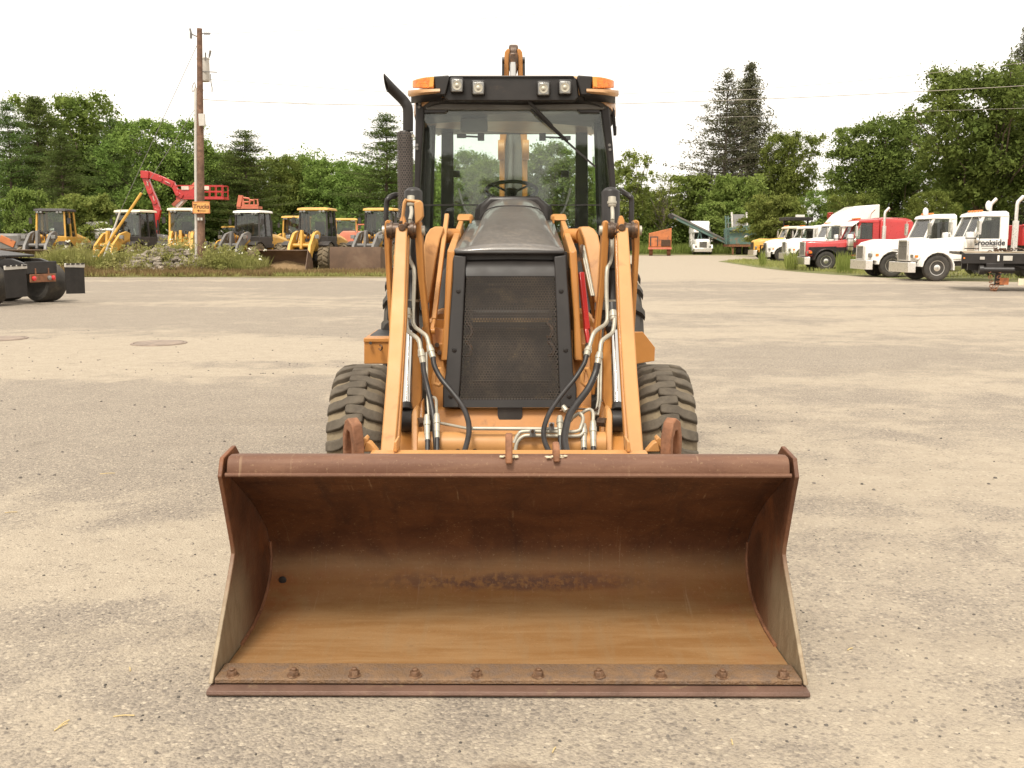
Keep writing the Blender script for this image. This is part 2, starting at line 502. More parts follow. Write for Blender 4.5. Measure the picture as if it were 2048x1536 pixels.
    b = n.new('ShaderNodeBump')
    b.inputs['Strength'].default_value = 0.55
    b.inputs['Distance'].default_value = 0.012
    hgt = mathn(n, l, 'ADD', mathn(n, l, 'MULTIPLY', vo.outputs['Distance'], -0.9), fine)
    l.new(hgt, b.inputs['Height'])
    l.new(b.outputs['Normal'], p.inputs['Normal'])
    return m

def soil_material(name, a, b_, s=0.6):
    m = bpy.data.materials.new(name)
    m.use_nodes = True
    n, l = nodes_of(m)
    p = n['Principled BSDF']
    vec = objvec(n)
    f = step(n, l, noise(n, l, vec, s, 9, 0.7, 0.4), 0.32, 0.68)
    l.new(mixc(n, l, f, a, b_), p.inputs['Base Color'])
    p.inputs['Roughness'].default_value = 0.95
    bp = n.new('ShaderNodeBump')
    bp.inputs['Strength'].default_value = 0.8
    bp.inputs['Distance'].default_value = 0.1
    l.new(noise(n, l, vec, 8, 6, 0.7), bp.inputs['Height'])
    l.new(bp.outputs['Normal'], p.inputs['Normal'])
    return m

rng = np.random.default_rng(11)
random.seed(5)
tag(MB().poly([(-900, -300, 0), (900, -300, 0), (900, 1500, 0), (-900, 1500, 0)]).build('yard_ground', yard_material(), smooth=False), kind='structure')
M['verge'] = soil_material('verge_soil', (0.20, 0.155, 0.075), (0.13, 0.125, 0.040))
M['meadow'] = soil_material('meadow_soil', (0.115, 0.135, 0.035), (0.19, 0.165, 0.070), 0.35)

def bank_height(x, y):
    e = min(1, max(0, (y - 43.2) / 2.2)) * min(1, max(0, (52 - y) / 3))
    a = min(1, max(0, (x + 24) / 3)) * min(1, max(0, (-11.0 - x) / 3))
    return 0.55 * e * a * (0.8 + 0.3 * math.sin(x * 1.1) * math.sin(y * 0.7 + 1))

rows = []
for j in range(26):
    t = j / 25
    row = []
    for i in range(101):
        x = -100 + i * 0.955
        y0 = 42.4 + 0.5 * math.sin(x * 0.23) + 0.25 * math.sin(x * 0.9 + 1) + 0.10 * math.sin(x * 3.1)
        if x < -18: y0 -= (-18 - x) * 0.05
        y = y0 + (t ** 2.2) * (260 - y0)
        row.append((x, y, 0.006 + bank_height(x, y) + (0.03 if j else 0)))
    rows.append(row)
tag(MB().sheet(rows).build('grass_verge', M['verge'], sharp=80), kind='structure')
isl = [(1436, 523), (1470, 528), (1515, 535), (1560, 540.5), (1610, 545), (1660, 549), (1730, 553), (1800, 557.5), (1900, 562), (2150, 566)]
top = [(1470, 520.5), (1500, 519), (1530, 517.5), (1580, 516), (1640, 515), (1700, 515), (1760, 515), (1840, 514), (1950, 513), (2200, 512)]
r0 = [ground(*p) + Vector((0, 0, 0.006)) for p in isl]
r1 = [ground(*p) + Vector((0, 0, 0.006)) for p in top]
mids = [[a.lerp(b, t) + Vector((0, 0, 0.03 * math.sin(math.pi * t))) for a, b in zip(r0, r1)] for t in (0, .25, .5, .75, 1)]
tag(MB().sheet(mids).build('grass_island', M['meadow'], sharp=80), kind='structure')
rows = []
for j in range(6):
    t = j / 5
    rows.append([(-4.6 + i * 5.0, (108 + 1.5 * math.sin(i * 1.7) - (20 * max(0, (i - 12) / 20))) + t * t * 200, 0.008 + (0.04 if j else 0)) for i in range(40)])
tag(MB().sheet(rows).build('meadow', M['meadow'], sharp=80), kind='structure')

# ---------------------------------------------------------------- leaves and blades as bulk meshes
def quads_mesh(name, V, nq, mat_):
    """V: (nq*4, 3) array -> mesh of loose quads"""
    me = bpy.data.meshes.new(name)
    me.vertices.add(nq * 4)
    me.vertices.foreach_set('co', V.astype(np.float32).ravel())
    me.loops.add(nq * 4)
    me.loops.foreach_set('vertex_index', np.arange(nq * 4, dtype=np.int32))
    me.polygons.add(nq)
    me.polygons.foreach_set('loop_start', np.arange(0, nq * 4, 4, dtype=np.int32))
    me.polygons.foreach_set('loop_total', np.full(nq, 4, dtype=np.int32))
    me.update(calc_edges=True)
    me.materials.append(mat_)
    return me

def leaf_quads(C, length, width, up=0.5, along=None):
    """a bent diamond at each centre C, facing random ways with a bias upward"""
    n = len(C)
    d = rng.normal(size=(n, 3))
    if along is not None: d = d * 0.55 + along
    d /= np.linalg.norm(d, axis=1)[:, None]
    nn = rng.normal(size=(n, 3)); nn[:, 2] = np.abs(nn[:, 2]) + up
    s = np.cross(nn, d); s /= (np.linalg.norm(s, axis=1)[:, None] + 1e-6)
    L = (length * rng.uniform(0.6, 1.3, n))[:, None] / 2
    W = (width * rng.uniform(0.6, 1.3, n))[:, None] / 2
    V = np.stack([C - d * L, C + s * W, C + d * L, C - s * W], axis=1)
    return V.reshape(-1, 3)

def blades(name, P, h, w, mat_, lean=0.35):
    n = len(P)
    H = h * rng.uniform(0.5, 1.15, n)
    a = rng.uniform(0, 2 * math.pi, n)
    side = np.stack([np.cos(a), np.sin(a), np.zeros(n)], 1) * (w * rng.uniform(0.6, 1.4, n) / 2)[:, None]
    b = rng.uniform(0, 2 * math.pi, n)
    tip = P + np.stack([np.cos(b) * H * lean * rng.random(n), np.sin(b) * H * lean * rng.random(n), H], 1)
    midp = P * 0.5 + tip * 0.5 + np.stack([np.zeros(n), np.zeros(n), H * 0.06], 1)
    V = np.stack([P - side, midp - side * 0.9, tip, midp + side * 0.9], 1).reshape(-1, 3)
    o = bpy.data.objects.new(name, quads_mesh(name, V, n, mat_))
    COL.objects.link(o)
    return o

def scatter_verge(n, x0, x1, y0, y1, fn=None):
    out = []
    while len(out) < n:
        x, y = random.uniform(x0, x1), random.uniform(y0, y1)
        if fn and random.random() > fn(x, y): continue
        out.append((x, y, bank_height(x, y)))
    return np.array(out)

def clumpy(x, y):
    return 0.5 + 0.5 * math.sin(x * 1.9 + 2 * math.sin(y * 1.3)) * math.sin(y * 2.2 + x * 0.7)

# ---------------------------------------------------------------- trees
def limb(mb, p0, p1, r0, r1, wob=0.06, seg=6, n=5):
    p0, p1 = Vector(p0), Vector(p1)
    L = (p1 - p0).length
    pts = [p0.lerp(p1, k / n) + (Vector((random.uniform(-1, 1), random.uniform(-1, 1), random.uniform(-.5, .5))) * L * wob if 0 < k < n else Vector()) for k in range(n + 1)]
    mb.tube(pts, [r0 + (r1 - r0) * k / n for k in range(n + 1)], seg)

def mesh_only(mb, name, m):
    o = mb.build(name, m, sharp=60)
    me = o.data
    bpy.data.objects.remove(o)
    return me

def broadleaf(H=12, W=9, base=0.16, clumps=300, per=105, mat_='oak', leaf=(0.19, 0.115), lobes=9, airy=0.0, bark='bark'):
    cz = H * (base + 1) / 2
    rz, rx = H * (1 - base) / 2, W / 2
    dirs = rng.normal(size=(lobes, 3)); dirs /= np.linalg.norm(dirs, axis=1)[:, None]
    gain = rng.uniform(-0.30, 0.22, lobes)
    C = []
    while len(C) < clumps:
        v = rng.normal(size=3); v /= np.linalg.norm(v)
        rr = rng.random() ** 0.42
        k = 1 + sum(g * max(0, float(v @ dd)) ** 3 for g, dd in zip(gain, dirs)) * 1.5
        p = v * rr * k
        w = 1.0 if p[2] > -0.3 else 0.92
        C.append((p[0] * rx * w, p[1] * rx * w, cz + p[2] * rz))
    C = np.array(C)
    C[:, 2] = C[:, 2] * (H * 0.965 / np.percentile(C[:, 2], 97.5))
    C[:, 2] = np.where(C[:, 2] > H * 0.97, H * (0.97 - 0.06 * rng.random(clumps)), C[:, 2])
    big = rng.uniform(0.6, 1.3, clumps)
    sp = np.array([[0.036 * W + 0.09, 0.036 * W + 0.09, 0.022 * H + 0.03]])
    def spray(k, f, zoff=0.0):
        Q = np.repeat(C, k, 0) + rng.normal(size=(clumps * k, 3)) * np.repeat(big, k)[:, None] * sp * f
        # leaves hang in flattened trays that curve down at their rim
        dx = np.linalg.norm((Q - np.repeat(C, k, 0))[:, :2], axis=1)
        Q[:, 2] -= 0.25 * dx
        if airy: Q = Q[rng.random(len(Q)) > airy]
        return Q[Q[:, 2] > 0.15]
    X = spray(per, 1.0)
    Xc = spray(int(per * 0.26), 0.62)
    V = np.concatenate([leaf_quads(X, leaf[0], leaf[1], 0.9), leaf_quads(Xc, leaf[0] * 2.3, leaf[1] * 2.1, 0.9)])
    crown = quads_mesh('crown', V, len(V) // 4, M[mat_])
    mb = MB()
    limb(mb, (0, 0, -0.2), (0.02 * H, 0, H * 0.55), 0.022 * H, 0.012 * H, 0.03, 9)
    for i in rng.choice(clumps, min(34, clumps), replace=False):
        z0 = H * random.uniform(base + 0.06, 0.52)
        limb(mb, (0.01 * H, 0, min(z0, C[i][2])), C[i], 0.0075 * H, 0.0018 * H, 0.07, 5, 4)
    return mesh_only(mb, 'trunk', M[bark]), crown

def conifer(H=15, spread=0.24, first=0.14, gap=0.62, nb=6, droop=0.14, tuft=15, mat_='pine', keep=1.0, power=0.72, bark='bark', needle=(0.24, 0.075), flat=0.11, bare=0.25, every=0.36, rag=0.45, branches=True):
    mb = MB()
    limb(mb, (0, 0, -0.2), (0, 0, H * 0.985), 0.016 * H, 0.006, 0.006, 8, 8)
    P, A = [], []
    z = first * H
    while z < H * 0.99:
        t = (z / H - first) / (1 - first)
        env = (1 - t) ** power
        if t < 0.12: env *= 0.75 + t * 2
        a0 = random.uniform(0, 6.28)
        for k in range(nb):
            L = H * spread * env * random.uniform(1 - rag, 1.12) + 0.22
            a = a0 + 2 * math.pi * k / nb + random.uniform(-.4, .4)
            d = Vector((math.cos(a), math.sin(a), 0))
            zz = z + random.uniform(-.5, .5) * gap
            rise = droop * L * random.uniform(0.5, 1.4)
            if branches and L > 0.8 and t < 0.93:
                mb.tube([Vector((0, 0, zz)), d * L * 0.5 + Vector((0, 0, zz + rise * 0.35)), d * L + Vector((0, 0, zz + rise))], [0.004 * H * (0.4 + env * 0.6), 0.0028 * H * (0.3 + env * .6), 0.006], 4, False)
            s = bare * L
            while s <= L:
                if random.random() < keep:
                    q = d * s + Vector((0, 0, zz + rise * (s / L) ** 1.4))
                    side = Vector((-d.y, d.x, 0)) * random.uniform(-1, 1) * (L - s * 0.55) * 0.36
                    q = q + side
                    for _ in range(tuft):
                        P.append((q.x + random.gauss(0, .24), q.y + random.gauss(0, .24), q.z + random.gauss(0, flat)))
                        A.append((d.x * .8, d.y * .8, 0.25 if droop >= 0 else -0.5))
                s += every * random.uniform(0.7, 1.3)
        z += gap * random.uniform(0.75, 1.25) * (0.55 + 0.45 * env)
    P, A = np.array(P), np.array(A)
    crown = quads_mesh('crown', leaf_quads(P, needle[0], needle[1], 0.9, A), len(P), M[mat_])
    return mesh_only(mb, 'trunk', M[bark]), crown

PROTO = {
    'pine0': (15, conifer(15, 0.29, 0.05, 0.60, 7, 0.16, 30, power=0.60)),
    'pine1': (15, conifer(15, 0.36, 0.05, 0.74, 7, 0.12, 34, rag=0.6, power=0.62)),
    'pine2': (15, conifer(15, 0.27, 0.05, 0.58, 7, 0.22, 28, power=0.60)),
    'oak0': (12, broadleaf(12, 8.5, 0.08)),
    'oak1': (12, broadleaf(12, 7.0, 0.06, 260, 105, lobes=7)),
    'oak2': (12, broadleaf(12, 9.5, 0.08, 300, 105, lobes=12)),
    'maple0': (12, broadleaf(12, 12.5, 0.02, 420, 105, 'maple', (0.20, 0.125), 16)),
    'maple1': (14, broadleaf(14, 11, 0.03, 400, 105, 'maple', (0.20, 0.125), 16)),
    'birch': (12, broadleaf(12, 5.0, 0.10, 170, 60, 'shrub', (0.22, 0.13), 8, 0.2, 'bark_dead')),
    'thin': (12, broadleaf(12, 5.2, 0.15, 120, 40, 'shrub', (0.20, 0.11), 8, 0.3, 'bark_dead')),
    'shrub0': (5, broadleaf(5, 5.6, 0.0, 170, 100, 'shrub', (0.17, 0.10), 8)),
    'shrub1': (5, broadleaf(5, 4.2, 0.0, 150, 100, 'shrub', (0.17, 0.10), 8)),
    'spruce0': (20, conifer(20, 0.36, 0.05, 0.52, 8, -0.06, 15, 'spruce', 0.72, 0.85, 'bark_dead', (0.32, 0.13), 0.20, 0.10, 0.42, 0.40)),
    'spruce1': (20, conifer(20, 0.44, 0.05, 0.60, 7, 0.14, 11, 'spruce', 0.62, 0.85, 'bark_dead', (0.36, 0.14), 0.17, 0.20, 0.45, 0.45)),
}

def plant(kind, name, u, vtop, Y, label, cat, group=None, sx=1.0, vbase=None):
    H0, (tr, cr) = PROTO[kind]
    p = at(u, vtop, Y)
    r = empty(name, (p.x, Y, 0), random.uniform(0, 6.28), label, cat, group)
    s = p.z / H0
    r.scale = (s * sx, s * sx, s)
    for nm, me in (('trunk', tr), ('crown', cr)):
        o = bpy.data.objects.new(nm, me)
        COL.objects.link(o)
        o.parent = r
    return r

GL, GR = 'trees behind the parked loaders', 'trees behind the row of trucks'
for a in (
    ('pine1', 'pine_tree', 12, 205, 70, 'tall dark pine cut by the left edge of the photo'),
    ('pine0', 'pine_tree', 68, 190, 74, 'tall dense pine with its tip above the leftmost yellow loader cab', 1.1),
    ('oak0', 'broadleaf_tree', 168, 186, 82, 'tall light leafy tree topping the wood left of the utility pole', 1.0),
    ('pine2', 'pine_tree', 118, 262, 66, 'shorter pine in front of the tall leafy tree, above the white camper', 1.1),
    ('pine1', 'pine_tree', 222, 238, 74, 'broad pine behind the loader with the yellow guy guard across its cab'),
    ('pine2', 'pine_tree', 270, 246, 80, 'narrow pine whose tip stands left of the red boom elbow'),
    ('oak2', 'broadleaf_tree', 335, 236, 70, 'dark rounded leafy tree behind the red boom, left of the pole', 1.0),
    ('pine0', 'pine_tree', 404, 276, 76, 'dark pine directly behind the utility pole'),
    ('oak1', 'broadleaf_tree', 440, 300, 84, 'slim leafy tree just right of the utility pole'),
    ('pine1', 'pine_tree', 488, 262, 72, 'pyramid shaped pine above the loader with the white roof', 1.5),
    ('oak0', 'broadleaf_tree', 560, 312, 88, 'bright green leafy tree right of the pyramid shaped pine'),
    ('oak1', 'broadleaf_tree', 605, 308, 92, 'light green leafy tree above the yellow loader with black cab'),
    ('oak2', 'broadleaf_tree', 655, 318, 88, 'wide light green leafy tree in the low dip of the wood'),
    ('oak1', 'broadleaf_tree', 705, 326, 84, 'light green leafy tree left of the pine beside the exhaust stack'),
    ('pine1', 'pine_tree', 772, 230, 78, 'tall feathery pine beside the exhaust stack of the backhoe', 1.4),
    ('shrub1', 'young_tree', 48, 376, 60, 'small pale green young tree left of the leftmost loader cab', 0.7),
    ('shrub0', 'young_tree', 172, 388, 60, 'bushy pale green young tree above the white camper'),
):
    plant(*a[:6], 'tree', GL, a[6] if len(a) > 6 else 1.0)
for a in (
    ('birch', 'birch_tree', 1268, 296, 118, 'pale airy tree just right of the backhoe cab', 1.0),
    ('thin', 'thin_tree', 1328, 345, 122, 'thin half bare tree behind the small orange machine', 1.0),
    ('shrub1', 'leafy_tree', 1398, 346, 130, 'round light green tree behind the front facing white truck', 1.1),
    ('oak1', 'leafy_tree', 1300, 380, 132, 'low green tree left of the front facing white truck', 1.3),
    ('shrub0', 'leafy_tree', 1470, 348, 124, 'dense mid green tree at the foot of the sparse spruce', 0.85),
    ('spruce1', 'spruce_tree', 1456, 138, 134, 'sparse half dead spruce, the left one of the pair', 1.05),
    ('spruce0', 'spruce_tree', 1502, 124, 138, 'tall dark spruce, the right one of the pair', 1.0),
    ('oak0', 'leafy_tree', 1570, 262, 130, 'leafy tree at the right foot of the tall dark spruce', 0.8),
    ('shrub0', 'shrub', 1556, 388, 98, 'rounded yellow green bush above the yellow truck hood', 1.0),
    ('shrub1', 'shrub', 1437, 402, 120, 'bright green bush right of the front facing white truck', 1.2),
    ('oak2', 'leafy_tree', 1662, 378, 104, 'low dark tree behind the high white sleeper cab', 1.1),
    ('maple0', 'maple_tree', 1778, 226, 80, 'big domed dark maple standing alone above the red truck', 1.0),
    ('maple1', 'maple_tree', 1990, 128, 66, 'tallest maple at the right edge above the nearest white truck', 1.05),
    ('maple0', 'maple_tree', 1925, 345, 72, 'lower maple joining the two big maples above the white trucks', 0.75),
    ('spruce0', 'spruce_tree', 2062, 40, 72, 'bare topped spruce cut by the right edge of the photo', 0.8),
    ('oak2', 'leafy_tree', 1870, 380, 62, 'low leafy tree between the white truck cabs', 1.0),
    ('oak0', 'leafy_tree', 935, 300, 128, 'light green tree seen through the left half of the cab rear window', 1.0),
    ('oak2', 'leafy_tree', 985, 318, 124, 'tree seen through the cab glass just left of the boom', 1.0),
    ('oak1', 'leafy_tree', 1100, 285, 128, 'light green tree seen through the right half of the cab rear window', 1.2),
    ('oak0', 'leafy_tree', 1190, 330, 124, 'green tree seen through the right side glass of the cab', 1.0),
    ('oak2', 'leafy_tree', 862, 325, 120, 'green tree seen through the left side glass of the cab', 1.0),
    ('oak0', 'leafy_tree', 1725, 385, 70, 'low leafy growth under the domed maple', 1.2),
):
    plant(*a[:6], 'shrub' if a[1] == 'shrub' else 'tree', GR, a[6] if len(a) > 6 else 1.0)

def wood_mass(name, spec, kinds):
    """the far wood that reads as one mass: leaf clumps over a long uneven ridge, as one object"""
    P = []
    for (x0, x1, y0, y1, h0, h1, n) in spec:
        k = int(n)
        C = np.stack([rng.uniform(x0, x1, k), rng.uniform(y0, y1, k), rng.uniform(0.05, 1, k) ** 0.8], 1)
        hh = (h0 + (h1 - h0) * (C[:, 0] - x0) / (x1 - x0)) * (0.84 + 0.16 * np.sin(C[:, 0] * 1.3) * np.sin(C[:, 0] * 0.47 + 1))
        C[:, 2] *= hh
        X = np.repeat(C, 50, 0) + rng.normal(size=(k * 50, 3)) * np.array([[0.75, 0.75, 0.42]])
        P.append(X)
    P = np.concatenate(P)
    P = P[P[:, 2] > 0.05]
    o = bpy.data.objects.new(name, quads_mesh(name, leaf_quads(P, 0.34, 0.19, 0.7), len(P), M[kinds]))
    COL.objects.link(o)
    return tag(o, kind='stuff')
wood_mass('woodland', [(-130, -62, 84, 98, 12.0, 10.5, 900), (-62, -34, 86, 96, 10.5, 9.5, 900), (-36, -8, 98, 108, 11.5, 10.2, 1000), (-44, -8, 72, 78, 4.0, 3.2, 900)], 'oak')
wood_mass('undergrowth', [(12, 40, 138, 146, 7.5, 6, 600), (66, 130, 90, 106, 9.0, 10.0, 800), (40, 66, 104, 112, 4.5, 5.0, 600), (30, 54, 88, 94, 4.2, 4.6, 500), (10, 36, 128, 133, 3.6, 3.0, 500), (-14, 12, 132, 140, 9.0, 9.0, 700)], 'oak')
# trees across the road behind the camera, which the cab glass mirrors
for i, (x, y, h, k) in enumerate(((-17, -86, 9.6, 'oak0'), (-8.5, -90, 10.6, 'oak2'), (0, -88, 8.2, 'oak0'), (7.5, -91, 11.5, 'oak2'), (16, -88, 9.5, 'maple1'))):
    r = plant(k, 'roadside_tree', 1024, 300, 60, None, 'tree', 'trees across the road behind the camera')
    r['label'] = ('leftmost leafy tree across the road behind the camera', 'tall leafy tree across the road behind the camera, second from its left end', 'lowest leafy tree across the road straight behind the camera', 'tallest leafy tree across the road behind the camera, right of the lowest one', 'rightmost leafy tree across the road behind the camera')[i]
    r.location = (x, y, 0)
    r.scale = (h / 12,) * 3

# ---------------------------------------------------------------- weeds, grass, rubble
tag(blades('weeds', np.concatenate([
    scatter_verge(6000, -22.5, -15.5, 44.6, 48.5, lambda x, y: clumpy(x, y) * (1 if y < 46.5 else .4)),
    scatter_verge(2500, -16.5, -12.6, 45.8, 48.5, clumpy),
    scatter_verge(3600, -14.0, -11.8, 44.2, 47.5, clumpy)]), 0.72, 0.032, M['weed'], 0.6), kind='stuff')
Xw = np.concatenate([scatter_verge(330, -22.5, -14.5, 44.3, 48.3, clumpy), scatter_verge(210, -14.2, -12.0, 44.2, 47.5, clumpy), scatter_verge(150, -19, -13, 43.7, 45.5)])
Xw = np.repeat(Xw, 26, 0)
hw = np.repeat(0.25 + 1.1 * rng.random(len(Xw) // 26) ** 2.2, 26) * rng.random(len(Xw)) ** 0.8
Xw = Xw + rng.normal(size=Xw.shape) * np.array([[0.09, 0.09, 0.02]])
Xw[:, 2] += hw
o = bpy.data.objects.new('leafy_weeds', quads_mesh('leafy_weeds', leaf_quads(Xw, 0.17, 0.05, 0.4), len(Xw), M['weed']))
COL.objects.link(o)
tag(o, kind='stuff')
tag(blades('dry_grass', np.concatenate([scatter_verge(14000, -24, -10.4, 42.7, 44.6, clumpy), scatter_verge(6000, -12, -4.0, 42.9, 47.5, clumpy)]), 0.30, 0.03, M['drygrass'], 0.8), kind='stuff')
tag(blades('short_grass', np.concatenate([scatter_verge(5000, -24, -4, 42.6, 43.6, clumpy), scatter_verge(6000, -24, -4, 46, 52, clumpy)]), 0.22, 0.035, M['weed'], 0.8), kind='stuff')
def meadow_pts(n, quad):
    a, b, c, d = [np.array(q) for q in quad]
    s, t = rng.random((n, 1)), rng.random((n, 1))
    return (a * (1 - s) + b * s) * (1 - t) + (d * (1 - s) + c * s) * t
tag(blades('tall_grass', np.concatenate([
    meadow_pts(9000, [(11, 115, 0), (40, 113, 0), (44, 124, 0), (10, 126, 0)]),
    meadow_pts(2500, [(-12, 109, 0), (12, 110, 0), (12, 118, 0), (-12, 118, 0)])]), 1.3, 0.07, M['shrub'], 0.5), kind='stuff')
g = lambda u, v: tuple(ground(u, v))
tag(blades('island_grass', np.concatenate([
    meadow_pts(2500, [g(1450, 524), g(1560, 539), g(1600, 528), g(1490, 521)]),
    meadow_pts(6000, [g(1560, 539), g(1740, 552), g(1740, 524), g(1580, 522)]),
    meadow_pts(3000, [g(1740, 552), g(2100, 563), g(2100, 540), g(1740, 524)])]), 0.22, 0.04, M['weed'], 0.7), kind='stuff')
tag(blades('bumper_weeds', np.concatenate([meadow_pts(260, [g(1572, 541), g(1592, 541.5), g(1592, 538), g(1572, 537.5)]), meadow_pts(300, [g(1672, 548), g(1700, 549), g(1712, 543), g(1676, 541)]), meadow_pts(80, [g(1520, 534), g(1530, 535), g(1532, 532), g(1522, 531)])]), 1.0, 0.05, M['shrub'], 0.4), kind='stuff')
X = scatter_verge(48, -22, -11.5, 44.5, 48, clumpy)
X[:, 2] += rng.uniform(0.5, 1.1, len(X))
X = np.repeat(X, 7, 0) + rng.normal(size=(336, 3)) * np.array([[0.05, 0.05, 0.015]])
o = bpy.data.objects.new('wildflowers', quads_mesh('wildflowers', leaf_quads(X, 0.085, 0.08, 2.5), len(X), M['flower']))
COL.objects.link(o)
tag(o, kind='stuff')
mb = MB()
for i in range(520):
    a = random.random() ** 0.7
    x = random.gauss(-16.3, 1.55)
    y = random.uniform(43.9, 46.2)
    hz = max(0.0, 0.72 * math.exp(-((x + 16.2) / 2.2) ** 2) * math.exp(-((y - 45.2) / 0.9) ** 2))
    s = random.uniform(0.05, 0.17)
    c = Vector((x, y, bank_height(x, y) + hz * random.uniform(0.75, 1.05)))
    ring = [Vector((math.cos(t), math.sin(t), 0)) * s * random.uniform(.7, 1.3) for t in (0, 1.2, 2.5, 3.7, 5.0)]
    mb.loft([[c + q * .7 - Vector((0, 0, s * .5)) for q in ring], [c + q + Vector((0, 0, s * random.uniform(-.1, .1))) for q in ring], [c + q * random.uniform(.3, .7) + Vector((0, 0, s * .6)) for q in ring]])
tag(mb.build('rubble_pile', M['stone'], smooth=False), kind='stuff')
mb = MB()
for i in range(700):
    if i < 300: c = ground(random.uniform(0, 2048), random.uniform(1150, 1530))
    elif i < 580: c = ground(random.uniform(0, 2048), random.uniform(800, 1150))
    else: c = ground(random.uniform(0, 700), random.uniform(660, 760))
    s = random.uniform(0.002, 0.007) * (1 if c.y < 6 else 2)
    ring = [Vector((math.cos(t), math.sin(t), 0)) * s * random.uniform(.7, 1.4) for t in (0, 1.3, 2.6, 3.9, 5.1)]
    mb.loft([[c + q for q in ring], [c + q * .6 + Vector((0, 0, s * random.uniform(.5, .9))) for q in ring]])
tag(mb.build('pebbles', M['pebble'], smooth=False), kind='stuff')
mb = MB()
for (u, v, L, a) in ((122, 1456, .05, 1.1), (128, 1449, .045, 1.2), (22, 1026, .07, .1), (215, 948, .10, .05), (248, 1434, .07, .02), (1464, 1486, .03, 1.5), (1108, 1502, .03, 1.2), (260, 1340, .03, 2.0), (1700, 1300, .03, .6)):
    p = ground(u, v) + Vector((0, 0, 0.004))
    d = Vector((math.cos(a), math.sin(a), 0.05)) * L / 2
    mb.tube([p - d, p + Vector((0, 0.002, 0.002)), p + d], 0.0022, 5)
tag(mb.build('straw_bits', M['straw']), kind='stuff')
for (u, v, Rm, lab) in ((318, 687, 0.36, 'round rusty manhole cover in the sandy patch left of the backhoe'), (0, 678, 0.36, 'round manhole cover cut by the left edge of the photo')):
    p = ground(u, v)
    r = empty('manhole_cover', p, 0, lab, 'manhole cover', 'manhole covers in the yard')
    mb = MB(); mb.lathe([(0, 0.0), (Rm, 0.0), (Rm, 0.016), (Rm * .93, 0.02), (0, 0.02)], (0, 0, 0), 'Z', 40)
    mb.build('lid', M['iron'], r)
    mb = MB(); mb.lathe([(Rm + .012, 0.0), (Rm + .06, 0.0), (Rm + .055, 0.014), (Rm + .012, 0.016), (Rm + .012, 0.0)], (0, 0, 0), 'Z', 40, cap=False)
    mb.build('ring_frame', M['iron'], r)

# ================================================================ PARKED MACHINES AND TRUCKS
def text_mesh(body, size, depth, m, name='lettering', shear=0.0, bold=0.0):
    c = bpy.data.curves.new('t', 'FONT')
    c.body, c.size, c.extrude, c.shear, c.offset = body, size, depth, shear, bold
    c.align_x, c.align_y = 'CENTER', 'CENTER'
    c.resolution_u = 4
    o = bpy.data.objects.new('t', c)
    COL.objects.link(o)
    dg = bpy.context.evaluated_depsgraph_get()
    me = bpy.data.meshes.new_from_object(o.evaluated_get(dg))
    bpy.data.objects.remove(o)
    me.name = name
    me.materials.clear()
    me.materials.append(m)
    r = bpy.data.objects.new(name, me)
    COL.objects.link(r)
    return r

def wheel(parent, c, Rr, w, rim_m, side, tyre_m=None, lugs=0, name='wheel', rim_r=0.55, holes=10):
    """side: +1 outer face towards +x. wheel (tyre) > rim"""
    t = MB()
    h = w / 2
    prof = [(Rr * rim_r, -h * .8), (Rr * .72, -h * 1.02), (Rr * .90, -h), (Rr * .975, -h * .82), (Rr, -h * .5), (Rr, h * .5), (Rr * .975, h * .82), (Rr * .90, h), (Rr * .72, h * 1.02), (Rr * rim_r, h * .8)]
    t.lathe(prof, c, 'X', 36)
    if lugs:
        for k in range(lugs):
            for row in (-1, 1):
                a = 2 * math.pi * (k + (0.25 if row > 0 else 0)) / lugs
                e = 0.55 * 2 * math.pi / lugs
                rings = []
                for (x, da, rr_) in ((row * h * 1.0, 0.5, Rr * .93), (row * h * .8, 0.25, Rr * .99), (row * h * .1, -0.3, Rr)):
                    rings.append([Vector(c) + Vector((x, math.cos(a + da * e + s) * q, math.sin(a + da * e + s) * q)) for s, q in ((-e / 2, rr_), (e / 2, rr_), (e * .4, rr_ + .035 * Rr / .5), (-e * .4, rr_ + .035 * Rr / .5))])
                t.loft(rings)
    o = t.build(name, tyre_m or M['rubber'], parent)
    r = MB()
    x0 = h * .55 * side
    r.lathe([(Rr * rim_r * 1.02, h * .82), (Rr * rim_r * .95, h * .80), (Rr * rim_r * .86, h * .45), (Rr * .30, h * .35), (Rr * .26, h * .78), (Rr * .16, h * .9), (0, h * .9)], c, 'X', 28, side, cap=False)
    r.lathe([(Rr * rim_r, -h * .7), (0, -h * .3)], c, 'X', 20, side, cap=False)
    for k in range(holes):
        a = 2 * math.pi * k / holes
        r.cyl(Vector(c) + Vector((side * h * .38, math.cos(a) * Rr * .37, math.sin(a) * Rr * .37)), Vector(c) + Vector((side * h * .52, math.cos(a) * Rr * .37, math.sin(a) * Rr * .37)), Rr * .035, seg=6)
    r.build('rim', rim_m, o)
    return o

def bucket_profile(d, h):
    return [(-d, 0.03), (-d * .25, 0.03), (d * .0, 0.10 * h), (d * .08, 0.28 * h), (d * .05, 0.5 * h), (-d * .12, .78 * h), (-d * .5, h)]

